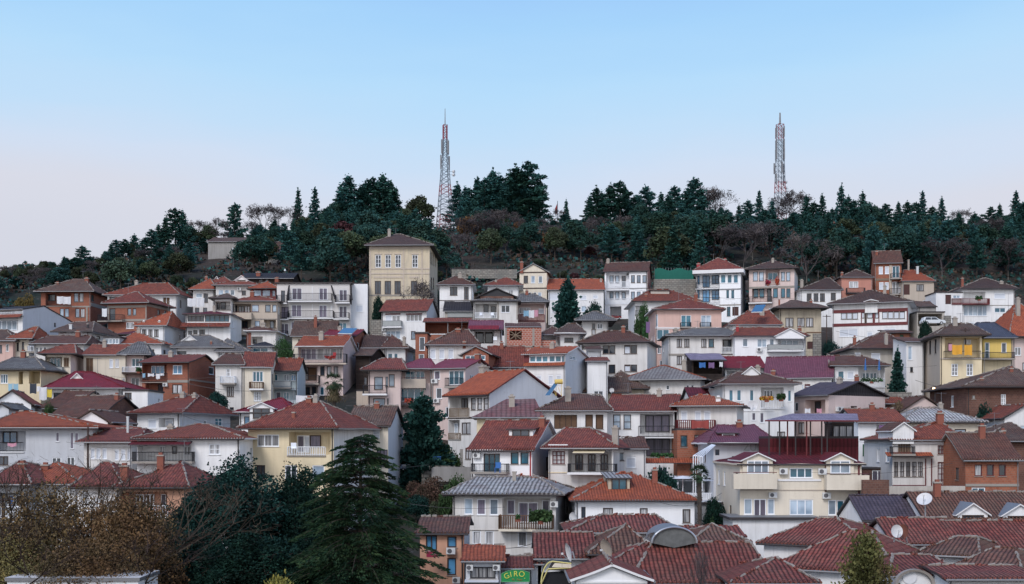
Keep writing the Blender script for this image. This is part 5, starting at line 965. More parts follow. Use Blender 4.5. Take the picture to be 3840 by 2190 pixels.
SKY += [(850,462,'pine',352),(898,468,'pine',354),(930,446,'pine',353),(972,452,'pine',356),(835,495,'dark',350),(978,505,'pine',352),(1208,446,'pine',358),(1248,442,'pine',361),(1300,428,'pine',362),(1160,468,'pine',358),(1275,440,'pine',357),
 (12,668,'olive',288),(48,660,'olive',284),(95,655,'olive',286),(130,650,'dark',288),(160,640,'pine',292),(225,638,'pine',300),(262,622,'dark',304),(276,610,'pine',308),(312,596,'pine',312),(322,600,'olive',314),(378,572,'pine',318),(412,545,'pine',326),(456,528,'pine',330),(482,560,'olive',331),(520,552,'olive',333),
 (1500,480,'pine',363),(1560,470,'pine',364),(1595,500,'dark',360),(1668,490,'pine',360),(1715,470,'pine',360),(1750,480,'pine',362),(1865,500,'pine',360),(2030,505,'pine',360),(2115,490,'pine',362),(2165,498,'dark',360),(2195,520,'pine',360),(2285,505,'pine',360),(2505,530,'dark',360),(2550,505,'pine',360)]
named = {1317:'tallest broad black pine on the skyline between the two masts', 743:'pointed narrow fir left of its twin on the skyline', 785:'pointed narrow fir beside its left twin, bushy at its foot', 585:'lone layered pine beside the grey hillside building', 437:'big rounded pine crowning the left shoulder of the hill', 2098:'symmetrical tiered fir rising above the right wood', 1412:'thin little pine standing alone in the skyline gap'}
for uD, vD, k, Y in SKY:
    u, v = uD*D, vD*D
    if uD in named: place(k, u, v, Y, named[uD], wide=1.15 if uD in (437,1317) else .8 if uD in (1412,743) else 1)
    else: gplace(k, u, v, Y, 1.55 if uD in (868,955,1285,1230) else 1.3 if k == 'pine' else 1.05)
rr = random.Random(99)
VCAP = [(0,1000),(300,985),(600,925),(900,850),(1250,765),(1500,785),(1800,760),(2080,800),(2300,810),(2500,770),(3000,790),(3840,800)]
for row, Y in enumerate([352,344,336,328,320,311,302,293,284,276,269]):
    step = 5.4 if Y > 290 else 6.2; x = -Y*.40+rr.random()*4
    while x < Y*.40:
        u = CX+x/Y*F; z = gz(x, Y); h = rr.uniform(9.5, 14.5); r_ = rr.random(); wide = rr.uniform(1.0,1.3); skip = False
        if u < 520: k = ('bare' if r_ < .26 else 'olive' if r_ < .62 else 'green' if r_ < .74 else 'pine' if r_ < .82 else 'dark'); h *= .68; wide *= 1.15
        elif u < 900: k = ('bare' if r_ < .24 else 'olive' if r_ < .5 else 'pine' if r_ < .8 else 'dark'); h *= .72
        elif 1620 < u < 2350 and Y < 325: k = ('bare' if r_ < .36 else 'olive' if r_ < .58 else 'dark' if r_ < .86 else 'pine' if r_ < .96 else 'rust'); h *= .64
        elif Y < 298: k = ('olive' if r_ < .2 else 'bare' if r_ < .34 else 'pine' if r_ < .68 else 'dark' if r_ < .975 else 'red'); h *= .8
        else: k = 'pine' if r_ < .82 else 'dark' if r_ < .95 else 'olive'
        if 730 < u < 1000 and Y > 284 and Y < 305: skip = True          # keep the grey hillside building in view
        if 730 < u < 920 and Y < 300: skip = True
        if 1605 < u < 1722 and Y > 296 or 2880 < u < 2970 and Y > 340: skip = True
        if Y < 283 and 1600 < u < 2500 and rr.random() < .6: skip = True
        if Y < 275 and u > 900 and rr.random() < .35: skip = True
        if not skip:
            vt = max(HZ-(z+h-CZ)/Y*F, lerp_tab(VCAP, u)+rr.uniform(0, 55)); gplace(k, u, vt, Y+rr.uniform(-3,3), wide)
        x += step*rr.uniform(.8, 1.25)
# undergrowth that nobody could count: one mass of leaf cards over the wooded slope
NP.seed(8); n = 60000; Yc = NP.uniform(251, 372, n); Xc = NP.uniform(-.42, .42, n)*Yc
zc = np.array([gz(x, y) for x, y in zip(Xc, Yc)]); pn = np.array([noise.noise(Vector((x*.11, y*.11, 5))) for x, y in zip(Xc, Yc)]); keep = pn > -.12
Pc = np.stack([Xc, Yc, zc+NP.rand(n)**1.6*(.5+2.6*np.clip(pn+.2,0,1))], 1)
for nm, sel, m in (('undergrowth', NP.rand(n) < .5, 'darkleafy' if 0 else 'needles'), ('brushwood', NP.rand(n) < .35, 'drygrass'), ('brambles', NP.rand(n) < .25, 'twigs')):
    me = cardmesh(nm, cards(Pc[sel & keep], .62, 1.4), m); ob = bpy.data.objects.new(nm, me); col.objects.link(ob); tag(ob, kind='stuff')
# ---- shrubs on the open slopes
for i in range(75):
    Y = rr.uniform(252, 300); u = rr.uniform(60, 3830)
    if 1560 < u < 2500 and i % 3 == 0: Y = rr.uniform(256, 275)
    x = (u-CX)/F*Y; me = (OLIVES+DARKS[:1]+BARES[:2]+RUSTS[1:])[rr.randrange(7)]; s = rr.uniform(.28,.5)
    plant('shrub', 'low scrubby bush on the slope behind the top houses', 'shrub', me, (x, Y, gz(x, Y)-.3), (s*1.2, s*1.2, s), 'scrub bushes behind the top houses')
# ---- single trees among the houses
def tree_at(name, label, cat, meshes, u, vt, vb, Y, rpx, H0, R0, group=None):
    x = (u-CX)/F*Y; z0 = CZ+(HZ-vb)/F*Y; h = (vb-vt)/F*Y; w = rpx/F*Y
    g = gz(x, Y)
    if z0 > g+.3: s0 = h/H0; z0_ = g; h = h+(z0-g); z0 = g
    return plant(name, label, cat, meshes, (x, Y, z0), (w/R0, w/R0, h/H0), group)
fir_d = conifer(61, 10, 2.4, .03, .8, .25, 110, 8, 12, .3, 'fir'); fir_e = conifer(62, 10, 2.4, .03, .6, .4, 110, 9, 12, .3, 'fir'); fir_r = conifer(63, 10, 2.4, .04, .4, .6, 90, 9, 16, .28, 'fir')
tree_at('fir_tree','dense dark fir between the orange roofed house and the tan garage house','fir',fir_r,1588,1488,1700,139,84,10,2.4)
tree_at('spruce_tree','broad dark spruce in front of the long shuttered house','spruce',fir_e,2130,1050,1235,205,66,10,2.4)
tree_at('spruce_tree','small dark spruce beside the bright white gable house','spruce',fir_d,3365,1318,1480,168,42,10,2.4)
bush_g = leafy(71, 6, 3, .0, 5000, .22, 'green_bush', 14); bush_d = leafy(72, 6, 3, .0, 6000, .22, 'darkleaf', 14); bush_o = leafy(73, 6, 3, .0, 4000, .22, 'olive', 12); bush_r = leafy(74, 6, 3, .0, 3500, .2, 'drygrass', 12)
B_ = [('bushy green tree in front of the hotel terrace','g',1062,1255,1340,199,40),('dark green hedge tree below the school terrace','d',1420,1100,1200,221,28),('climbing vine arbour right of the broad spruce','d',2225,1120,1180,207,52),
 ('green bush at the corner of the brick apartment house','d',815,1462,1540,168,44),('leafy vine arbour over a stone post terrace','g',1660,1640,1705,140,70),('bright green bush on the brown slope above the wavy roof','g',1705,1765,1850,124,58),('dark bush low on the brown slope','d',1560,1850,1950,128,60),
 ('clipped dark hedge beside the blue bin','d',1545,1690,1740,140,60),('reddish brown scrub patch on the garden slope','r',1620,1770,1870,130,66),('tawny dry scrub beside the cedar','r',1560,1790,1880,132,60),('olive scrub at the foot of the garden slope','o',1650,1860,1960,125,55),
 ('dark evergreen bush beside the palm terrace','d',2480,1740,1840,122,85),('olive shrub hanging over the palm terrace wall','o',2410,1760,1830,121,40),('bushy shrub under the bright yellow house','o',3590,1500,1560,155,28),('tangled dark shrub before the earthen brick house','d',3690,1500,1580,143,52),('rusty bramble on the red roof ruin','r',3370,1480,1540,153,40),
 ('shrub beside the white estate car','d',3470,1195,1260,208,30),('dark shrub below the bay windowed house','d',3110,1270,1350,203,34),('green garden shrub behind the orange balcony house','g',2450,1150,1245,214,42),('green shrub on the lane above the pink house','g',2410,1120,1180,216,30),
 ('small roof garden shrub behind the white gables','g',190,1495,1530,152,32),('yellow autumn bush at the wood edge, far left','y',98,1090,1150,245,40),('thicket beside the glazed stair room wall','d',3140,1960,2010,115,20),('pot plant thicket on the palm terrace','d',2680,1855,1890,119,48),('fig bush by the shady grey house','g',2670,1930,1975,112,24)]
bush_y = leafy(75, 6, 3, .0, 3500, .22, 'yellowleaf', 12)
for lb, k, u, vt, vb, Y, r in B_: tree_at('bush', lb, 'bush', {'g':bush_g,'d':bush_d,'o':bush_o,'r':bush_r,'y':bush_y}[k], u, vt, vb, Y, r, 6, 3)
tree_at('bare_tree','leafless rusty tree in front of the school facade','tree',(bare(81,8)[0],BARES[0][1]),1572,1050,1150,228,48,8,2.6)
tree_at('bare_tree','thin grey shrub over the front bazaar roof','tree',bare(82,6,2.0,'twigs',.006,.015,20),2625,2035,2230,71,60,6,2.2)
# ---- palms
def palm(label, u, vc, vb, Y, rpx, skirt):
    x = (u-CX)/F*Y; z0 = CZ+(HZ-vb)/F*Y; h = (vb-vc)/F*Y; r = rpx/F*Y; z0 = min(z0, gz(x, Y)); h = CZ+(HZ-vc)/F*Y-z0
    o = empty('palm_tree', (x, Y, z0), 0, label, 'palm'); mb = MB(); mb.bar((0,0,-.3),(0.05,0,h*.5), .2, 'bark', 9, .17); mb.bar((.05,0,h*.5),(0,0,h), .17, 'bark', 9, .21)
    rp = random.Random(int(u))
    for i in range(60): a = rp.random()*6.28; z = rp.uniform(h*.3, h-.1); mb.bar((.17*math.cos(a),.17*math.sin(a),z),(.27*math.cos(a),.27*math.sin(a),z+.12), .03, 'bark', 3)
    mb.build('trunk', o); V = []
    for i in range(44):
        a = rp.random()*6.28; el = rp.uniform(-.7, 1.35); d = Vector((math.cos(a)*math.cos(el), math.sin(a)*math.cos(el), math.sin(el))); c = Vector((0,0,h))+d*r*.55
        sx = d.cross(Vector((0,0,1))).normalized() if abs(d.z) < .98 else Vector((1,0,0)); up = sx.cross(d)
        V.append([Vector((0,0,h)), Vector((0,0,h+.02)), c+up*.02, c])
        for j in range(15):
            b = (j-7)/7*1.25; dd = (d*math.cos(b)+sx*math.sin(b)); tip = c+dd*r*.5-Vector((0,0,.12*r*(1+abs(b)))); q = dd.cross(up)*.03
            V.append([c-q, c+q, tip+q*.2, tip-q*.2])
    me = cardmesh('crown', np.array([[list(p) for p in f] for f in V]), 'palmleaf'); c = bpy.data.objects.new('crown', me); col.objects.link(c); c.parent = o
    if skirt:
        NP.seed(3); n = 900; P = np.stack([NP.normal(size=n)*.36, NP.normal(size=n)*.36, h-.4-NP.rand(n)*skirt], 1); me = cardmesh('dead_fronds', cards(P, .09, 6, np.tile([0,0,-1.],(n,1))), 'drygrass'); c = bpy.data.objects.new('dead_fronds', me); col.objects.link(c); c.parent = o
palm('shaggy palm before the tall pinkish apartment house', 1252, 1432, 1560, 158, 48, 1.9)
palm('slim palm rising before the shaded terrace', 2622, 1775, 2010, 110, 46, 0)
# ---- the big trees of the foreground
def cedar(label, u, vt, Y, w0):
    x = (u-CX)/F*Y; zt = CZ+(HZ-vt)/F*Y; z0 = gz(x, Y); H_ = zt-z0; o = empty('cedar_tree', (x, Y, z0), 0, label, 'cedar'); rp = random.Random(17); NP.seed(17); V = []; br = []
    NBR = 300
    for t in range(NBR):
        f = (t/(NBR-1))**.95; h = H_*(1-f*.86)-.1+rp.uniform(-.2,.2); r = (.8+6.2*f**.8)*rp.uniform(.5, 1.05)*w0/5.6
        if rp.random() < .08: r *= 1.15
        a = t*2.399+rp.uniform(-.5,.5); d = Vector((math.cos(a), math.sin(a), 0)); side = Vector((-math.sin(a), math.cos(a), 0)); last = Vector((0,0,h)); n = max(5, int(r/.24)); bow = rp.uniform(.10,.30); dr = rp.uniform(.14,.26)
        for k in range(1, n+1):
            q = k/n; p = Vector((0,0,h))+d*r*q+Vector((0,0,bow*r*math.sin(q*2.2)-dr*r*q*q)); br.append((tuple(last), tuple(p), .05*(1-q)+.010)); last = p
            if q < .25: continue
            sw = r*.22*(1-abs(q-.6)*1.2)+.14
            for _ in range(30):
                s_ = rp.uniform(-1,1); c = p+side*s_*sw+d*rp.uniform(-.12,.16)+Vector((0,0,-abs(s_)*sw*.22-rp.random()*.07))
                dd = (side*s_*.9+d*.9+Vector((0,0,-.12-rp.random()*.45))).normalized(); ln = rp.uniform(.12,.28); wd = Vector((rp.gauss(0,1),rp.gauss(0,1),rp.gauss(0,.4))).cross(dd).normalized()*rp.uniform(.025,.045)
                V.append([c-wd, c+wd, c+dd*ln+wd*.3, c+dd*ln-wd*.3])
    me = cardmesh('crown', np.array([[list(p) for p in f] for f in V]), 'cedar'); c = bpy.data.objects.new('crown', me); col.objects.link(c); c.parent = o
    me = trunkmesh('trunk', H_-.2, .28, br); c = bpy.data.objects.new('trunk', me); col.objects.link(c); c.parent = o
cedar('large dark cedar with drooping layered boughs in the foreground', 1352, 1630, 80, 5.6)
ev1 = leafy(91, 10, 3.4, .0, 52000, .105, 'darkleaf', 70, squash=1.1, lr=(.14,.30)); ev2 = leafy(92, 10, 3.2, .0, 46000, .105, 'darkleaf', 60, squash=1.15, lr=(.14,.30))
for lb, me, u, vt, Y, r, vb in [('dense dark evergreen with the highest dome left of the cedar',ev1,880,1655,88,265,2350),('dark evergreen tucked between the dome and the cedar',ev2,1130,1690,91,215,2350),('dark evergreen shoulder left of the dome',ev2,715,1800,86,165,2400),('lower blue green evergreen at the bottom centre left',ev1,930,1950,80,270,2500),('dark evergreen mass at the foot of the cedar',ev2,1180,1960,82,230,2500)]:
    tree_at('evergreen_tree', lb, 'tree', me, u, vt, vb, Y, r, 10, 3.3)
def autumn(seed, n, mat='autumn', H=10., Rm=3.6, size=.13):
    l = leafy(seed, H, Rm, .05, n, size, mat, 26, trunk_r=.2); b = bare(seed+1, H*1.02, Rm, 'barkleaf', .011, .016, 22); return l, b
a1, ab1 = autumn(101, 26000, size=.10); a2, ab2 = autumn(104, 30000, size=.10)
mb_ = [(a1, ab1, 190, 1735, 80, 270, 2420, 'big half bare autumn tree with brown leaves at the lower left'), (a2, ab2, 470, 1785, 79, 235, 2440, 'autumn tree with yellowing leaves beside the dark evergreens'), (a1, ab1, 20, 1950, 76, 220, 2500, 'low brown autumn tree cut by the left edge'), (a2, ab2, 330, 1960, 75, 260, 2500, 'olive and yellow leaved tree above the white kiosk')]
for l, b, u, vt, Y, r, vb, lb in mb_:
    o = tree_at('autumn_tree', lb, 'tree', (l[0], l[1]), u, vt, vb, Y, r, 10, 3.5); c = bpy.data.objects.new('twigs', b[0]); col.objects.link(c); c.parent = o; c.scale = (1.35,1.35,1.02)
ly = leafy(111, 6, 2.6, .0, 9000, .13, 'yellowleaf', 20); tree_at('bush','yellow leaved bush at the bottom edge below the cedar','bush',ly,1060,2110,2330,70,135,6,2.7)
ll = conifer(112, 8, 2.6, .0, .55, .4, 150, 10, 22, .12, 'linden'); tree_at('leafy_tree','round olive leaved tree in front of the bazaar roofs, bottom right','tree',ll,3245,2000,2330,68,165,8,2.6)
# ------------------------------------------------------------------ masts
def lattice(name, label, u, vt, vb, Y, w0, w1, mast, sched, seed):
    x = (u-CX)/F*Y; zt = CZ+(HZ-vt)/F*Y; zb = gz(x, Y)-.3; o = empty(name, (x, Y, zb), .3, label, 'radio mast'); H_ = zt-zb; n = 22
    parts = {}; corners = lambda f: [Vector((sx*(w0+(w1-w0)*min(1, f*1.25))/2, sy*(w0+(w1-w0)*min(1, f*1.25))/2, H_*f)) for sx, sy in ((-1,-1),(1,-1),(1,1),(-1,1))]
    for i in range(n):
        m = sched(i/n); mb = parts.setdefault(m, MB()); A, B = corners(i/n), corners((i+1)/n)
        for k in range(4):
            mb.bar(A[k], B[k], .10, m); j = (k+1) % 4; mb.bar(A[k], B[j], .045, m); mb.bar(A[j], B[k], .045, m); mb.bar(B[k], B[j], .045, m)
    for m, mb in parts.items(): mb.build('lattice_section', o)
    q = MB(); q.bar((0,0,H_),(0,0,H_+mast), .16 if seed == 1 else .3, 'gutter', 6, .08 if seed == 1 else .2); q.build('mast_pole', o)
    rp = random.Random(seed)
    for f, k in ((.74,4),(.82,4),(.62,3),(.93,4),(.52,2)) if seed == 2 else ((.80,4),(.66,2)):
        for i in range(k):
            a = i*6.283/k+.4; r = (w0+(w1-w0)*min(1,f*1.25))/2+.65; mb = MB(); p = Vector((r*math.cos(a), r*math.sin(a), H_*f)); h = 1.5 if seed == 2 else 1.9
            mb.box(p.x-.16, p.y-.12, p.z-h, p.x+.16, p.y+.12, p.z+h, 'gutter'); mb.bar((p.x*.7,p.y*.7,p.z),(p.x,p.y,p.z), .05, 'steel'); mb.build('panel_antenna', o)
    for f in ((.55,.58,.30) if seed == 1 else (.45,.5,.35)):
        mb = MB(); a = rp.uniform(-.5,.5); r = w0*.5; c = Vector((r, -.3, H_*f)); 
        mb.bar(c, c+Vector((.35,-.35,0)), .42, 'dish', 10); mb.bar((0,0,H_*f), tuple(c), .05, 'steel'); mb.build('drum_antenna', o)
plain('mastwhite', (.15,.18,.215), .6); plain('mastred', (.24,.03,.045), .6)
lattice('radio_mast','tall red and white lattice mast above the school, thin pole on top',1669,468,880,362,4.3,1.0,4.4,lambda f: 'mastred' if f < .16 or .33 < f < .42 or f > .86 else 'mastwhite',1)
lattice('radio_mast','slimmer lattice mast crowded with antennas above the right wood',2925,466,850,372,2.9,1.6,3.2,lambda f: 'mastred' if f < .2 or .4 < f < .5 or f > .82 else 'mastwhite',2)
# ------------------------------------------------------------------ small builder for flat and boxy things
def pbox(mb, fr, x0, y0, x1, y1, Y, dep, m, k=0):
    a = at(cu(fr,x0), cv(fr,y1), Y); b = at(cu(fr,x1), cv(fr,y0), Y); mb.box(a.x, Y+k, a.z, b.x, Y+k+dep, b.z, m)
def single(name, label, cat, mb, group=None):
    o = mb.build(name); c = sum((Vector(v) for v in mb.v), Vector())/len(mb.v); zmin = min(v[2] for v in mb.v); off = Vector((c.x, c.y, zmin))
    for v in o.data.vertices: v.co -= off
    o.location = off; return tag(o, label, cat, group)
# laundry and cloth
for cname, c in (('clothwhite',(.72,.73,.76)),('clothblue',(.25,.45,.60)),('clothcyan',(.30,.50,.62)),('clothpink',(.60,.30,.38)),('clothyellow',(.70,.55,.08)),('clothorange',(.75,.38,.05)),('clothdark',(.05,.06,.08)),('rug',(.32,.07,.06)),('clothviolet',(.20,.12,.25)),('navy',(.05,.16,.42))): plain(cname, c, .95, var=.3)
def cloth(label, fr, x0, y0, x1, y1, Y, m, cat='laundry', name='hanging_cloth', group=None):
    a = at(cu(fr,x0), cv(fr,y1), Y); b = at(cu(fr,x1), cv(fr,y0), Y); nx, nz = max(4, int((b.x-a.x)/.12)), 6; v = []; ph = R.random()*6
    for j in range(nz+1):
        for i in range(nx+1):
            f = i/nx; g = j/nz; v.append((a.x+(b.x-a.x)*f, Y+.06*math.sin(f*nx*.9+ph)*(1-g*.5), a.z+(b.z-a.z)*g-.07*math.sin(f*math.pi)*(g > .9)+.05*math.sin(f*7+ph)*(1-g)))
    mb = MB()
    for j in range(nz):
        for i in range(nx): k = j*(nx+1)+i; mb.face([v[k], v[k+1], v[k+nx+2], v[k+nx+1]], m)
    return single(name, label, cat, mb, group)
for q in [('white sheet hanging at the left of the brick house balcony','A0',680,672,752,764,238.2,'clothwhite'),('white sheet hanging at the right of the brick house balcony','A0',756,676,846,768,238.2,'clothwhite'),('white sheet on a line beside the cluttered corner balcony','A0',1220,818,1280,918,221,'clothwhite'),
  ('left one of two bright white sheets hanging in midair','A0',2242,695,2346,796,232,'clothwhite'),('right one of two bright white sheets hanging in midair','A0',2352,693,2444,798,232,'clothwhite'),
  ('pale blue shirt on the pinkish house laundry line','A2',1160,842,1222,912,216.8,'clothblue'),('long white cloth on the pinkish house laundry line','A2',1224,838,1286,930,216.8,'clothwhite'),('pink towel on the pinkish house laundry line','A2',1288,835,1334,918,216.8,'clothpink'),
  ('pink cloth on the tall yellow house loggia','A4',1650,1240,1690,1325,163.4,'clothpink'),('orange towel hung left of the loggia post','A4',1695,1252,1812,1372,163.3,'clothorange'),('orange towel hung right of the loggia post','A4',1838,1252,1930,1378,163.3,'clothorange'),
  ('cyan towel pair below the yellow house, left piece','B0',98,438,152,530,158,'clothcyan'),('cyan towel pair below the yellow house, right piece','B0',160,440,218,538,158,'clothcyan'),('dark grey blanket on the line below the grey roof','B0',358,438,438,560,158,'clothdark'),('long white sheet on the line left of the crimson roof','B0',468,480,558,640,157,'clothwhite'),('small white towel on the line left of the crimson roof','B0',440,470,480,535,157,'clothwhite'),('yellow sheet on the line left of the crimson roof','B0',564,508,622,606,157,'clothyellow'),
  ('blue cloth on the brick apartment balcony','B0',1706,316,1738,370,170,'clothblue'),('white cloth on the brick apartment balcony','B0',1770,318,1842,356,170,'clothwhite'),('grey striped cloth on the brick apartment balcony','B0',1866,320,1915,388,170,'clothwhite'),('white shirt on the brick apartment balcony','B0',1920,316,1958,345,170,'clothwhite'),
  ('pink shirt on the line below the brick apartment house','B0',1846,572,1888,632,168,'clothpink'),('pale towel on the line below the brick apartment house','B0',1890,574,1925,644,168,'clothwhite'),
  ('big white sheet over the yellow house roof ridge','B1',990,580,1195,672,150,'clothwhite'),('blue cloth hanging in the red picket loggia','B4',880,938,972,996,134.6,'navy'),('violet cloth hanging in the red picket loggia','B4',820,935,876,1020,134.6,'clothviolet'),
  ('blue work clothes hanging left in the laundry shack','B3',708,186,784,250,172.6,'navy'),('violet clothes hanging right in the laundry shack','B3',820,186,888,255,172.6,'clothviolet'),('white clothes at the edge of the laundry shack','B3',950,180,990,240,172.6,'clothwhite'),
  ('white pillow on the balcony under the slate roof','B3',1972,738,2040,792,148.4,'clothwhite'),('pink pillow on the balcony under the slate roof','B3',2114,738,2174,792,148.4,'clothpink'),
  ('striped cloth at the corner of the pink hipped house','A3',72,975,118,1110,203,'clothviolet'),('pink cloth on the left corner balcony','B0',90,1150,196,1195,125.4,'clothpink')]: cloth(*q[:7], q[7])
cloth('red patterned rug hung over the orange balcony','B3',618,880,822,975,134.6,'rug','rug','rug')
cloth('blue parasol folded on the lower left balcony','C0',124,380,156,510,103,'navy','parasol','folded_parasol')
# satellite dishes
def dish(label, fr, x, y, r, Y, m, yaw, tilt, squeeze=1, post=60):
    c = at(cu(fr,x), cv(fr,y), Y); rr_ = r/ZS/F*Y; o = empty('satellite_dish', c, yaw, label, 'satellite dish'); mb = MB(); rings = 5; n = 24; rot = Matrix.Rotation(tilt, 3, 'X')
    pt = lambda i, k: rot @ Vector((rr_*i/rings*math.cos(k*2*math.pi/n), -(rr_*.28)*(i/rings)**2, rr_*i/rings*math.sin(k*2*math.pi/n)))
    for i in range(rings):
        for k in range(n): mb.face([pt(i,k), pt(i,k+1), pt(i+1,k+1), pt(i+1,k)], m)
    mb.build('reflector', o); a = MB(); e = rot @ Vector((0,-rr_*.95,0)); a.bar(rot @ Vector((0,-.28*rr_,-rr_*.95)), e, .025, 'steel'); a.box(e.x-.06,e.y-.06,e.z-.06,e.x+.06,e.y+.06,e.z+.06,'acwhite'); a.build('receiver_arm', o)
    q = MB(); q.bar((0,.1,0),(0,.25,-post/ZS/F*Y), .05, 'steel', 6); q.build('pole', o)
dish('large pale dish on the white house with the flower balcony','B3',1345,706,60,146,'dish',0,-.2)
dish('white dish seen edge on beside the long white house','C2',1765,640,66,104,'dish',-.85,.1,post=90)
dish('big tan dish turned sideways among the bazaar roofs','C2',2172,1000,112,83,'tandish',-1.0,.25,post=120)
dish('grey dish seen almost edge on above the curved canopy','C2',1725,1050,115,80,'dish',-1.35,.2,post=90)
dish('round white dish behind the barrel vent','C3',140,840,62,84,'dish',.3,.9)
dish('large grey dish tilted skyward above the dark purple roof','C4',1365,432,92,99,'dish',-.5,-.7,post=200)
dish('round white dish left of the rusty dish','C4',1022,806,78,86,'dish',.25,-.15,post=130)
dish('rusty red dish beside the round white dish','C4',1120,812,90,86.5,'rustdish',-1.05,-.1,post=130)
dish('small round dish on the faded purple roof','B2',2215,520,28,150,'dish',0,.1)
# solar panels and water heater
def solar(label, fr, pts, Y, dY):
    P = [at(cu(fr,x), cv(fr,y), Y+(dY if i in (2,3) else 0)) for i, (x, y) in enumerate(pts)]; mb = MB(); mb.slab(P, .12, 'solar', 'steel'); o = single('solar_panel', label, 'solar panel', mb)
solar('light blue solar panel on the crimson roof below the hotel','A1',[(1490,1115),(1660,1118),(1725,1055),(1560,1052)],193,3)
solar('blue solar panel tilted above the two skylights','A3',[(1330,860),(1460,856),(1505,772),(1385,778)],195,3)
solar('blue solar panel beside the white house, left of the pair','B3',[(828,497),(900,497),(975,420),(912,420)],156,2.5)
solar('blue solar panel beside the white house, right of the pair','B3',[(916,494),(988,494),(990,440),(960,440)],156,2.5)
o = empty('water_heater', at(cu('B2',1520), cv('B2',590), 140), 0, 'solar water heater with a yellow tank on the flat roof', 'water heater'); cz_ = 140/F/ZS; mb = MB()
mb.bar((.3,0,4.2/1.2),(2.2,.2,3.6), .65, 'yellowtank' if 0 else 'brightyellow', 12); mb.build('tank', o); mb = MB(); mb.slab([(-2.2,-.2,.1),(-1.0,-.9,.1),(1.1,-.4,3.2),(.1,.3,3.2)], .1, 'solar', 'steel'); mb.build('collector', o); mb = MB()
for X in (.6, 2.0): mb.bar((X,0,0),(X,0,3.4), .06, 'brightyellow'); mb.bar((X,0,0),(X-.9,0,2.2), .05, 'brightyellow')
mb.build('stand', o); o.scale = (.42,.42,.42)
# skylights
for i, (x0,y0,x1,y1) in enumerate([(1290,920,1352,955),(1397,918,1456,953)]):
    mb = MB(); P = [at(cu('A3',x0),cv('A3',y1),200.2-.9),at(cu('A3',x1),cv('A3',y1),200.2-.9),at(cu('A3',x1)-1,cv('A3',y0),201-.3),at(cu('A3',x0)+1,cv('A3',y0),201-.3)]; mb.slab(P, .1, 'gl', 'whiteframe'); single('skylight', ('left' if i == 0 else 'right')+' one of two skylights in the red roof', 'skylight', mb)
# ------------------------------------------------------------------ cars
def car(label, fr, x0, x1, yb, Y, m, yaw=0, estate=True):
    a = at(cu(fr,x0), cv(fr,yb), Y); b = at(cu(fr,x1), cv(fr,yb), Y); ln = b.x-a.x; o = empty('parked_car', ((a.x+b.x)/2, Y, a.z), yaw, label, 'car'); s = ln/4.3
    prof = [(-2.15,.35),(-2.15,.75),(-1.95,.92),(-1.75,1.4) if estate else (-1.5,1.0),(-1.4,1.46) if estate else (-.9,1.42),(.35,1.45),(1.05,.98),(1.95,.85),(2.15,.65),(2.15,.35)]
    mb = MB(); n = len(prof); w = lambda z: .84 if z < 1 else .84-.25*(z-1)
    A = [Vector((x,-w(z),z))*s for x, z in prof]; B = [Vector((x,w(z),z))*s for x, z in prof]
    for i in range(n): j = (i+1) % n; mb.face([A[i],A[j],B[j],B[i]], m)
    mb.face(A[::-1], m); mb.face(B, m); mb.build('body', o); g = MB()
    for sy in (-1, 1):
        for xa, xb, xc, xd in ((-1.62 if estate else -1.25,-.55,-.55,-1.42 if estate else -.85),(-.45,.85,.30,-.45)):
            g.face([Vector((xa,sy*.86,.95))*s,Vector((xb,sy*.86,.95))*s,Vector((xc,sy*.77,1.38))*s,Vector((xd,sy*.77,1.38))*s], 'gd')
    g.face([Vector((.98,-.75,1.03))*s,Vector((.98,.75,1.03))*s,Vector((.42,.68,1.44))*s,Vector((.42,-.68,1.44))*s], 'gd'); g.build('window', o)
    for X in (-1.3, 1.35):
        for sy in (-1, 1): q = MB(); q.bar(Vector((X,sy*.70,.32))*s, Vector((X,sy*.88,.32))*s, .32*s, 'blackmetal', 14); q.bar(Vector((X,sy*.88,.32))*s, Vector((X,sy*.89,.32))*s, .18*s, 'steel', 10); q.build('wheel', o)
plain('carwhite', (.62,.66,.70), .25); plain('carblue', (.10,.22,.38), .25); plain('cardark', (.04,.08,.15), .3); plain('carred', (.30,.03,.03), .3)
car('white estate car parked in front of the carport','A4',1318,1600,1020,209,'carwhite'); car('light blue car parked between the hotel and the white house','A1',1885,2010,1118,221,'carblue')
car('dark blue car on the lane beside the tan garage house','B1',2235,2445,1478,139,'cardark'); car('red car inside the dark ground floor garage','A2',2205,2330,942,246.2,'carred')
# blue bin, parasols, lamps, flag
mb = MB(); p = at(cu('B2',122), cv('B2',1440), 138); mb.quadbox([(p.x-.32,138,p.z),(p.x+.32,138,p.z),(p.x+.32,138.6,p.z),(p.x-.32,138.6,p.z),(p.x-.4,137.95,p.z+1.0),(p.x+.4,137.95,p.z+1.0),(p.x+.4,138.7,p.z+1.0),(p.x-.4,138.7,p.z+1.0)], 'navy'); mb.box(p.x-.44,137.9,p.z+1.0,p.x+.44,138.75,p.z+1.1,'navy'); single('wheelie_bin','blue wheeled bin on the garden lane','bin',mb)
def parasol(label, fr, x0, x1, yt, ybot, Y, m):
    c = at((cu(fr,x0)+cu(fr,x1))/2, cv(fr,ybot), Y); r = (x1-x0)/ZS/F*Y/2; h = (ybot-yt)/ZS/F*Y; o = empty('parasol', c, 0, label, 'parasol'); mb = MB()
    for k in range(8): a0, a1 = k*math.pi/4, (k+1)*math.pi/4; mb.face([(0,0,h),(r*math.cos(a0),r*math.sin(a0),h-r*.28),(r*math.cos(a1),r*math.sin(a1),h-r*.28)], m)
    mb.build('canopy', o); q = MB(); q.bar((0,0,0),(0,0,h), .035, 'whiteframe', 6); q.build('pole', o)
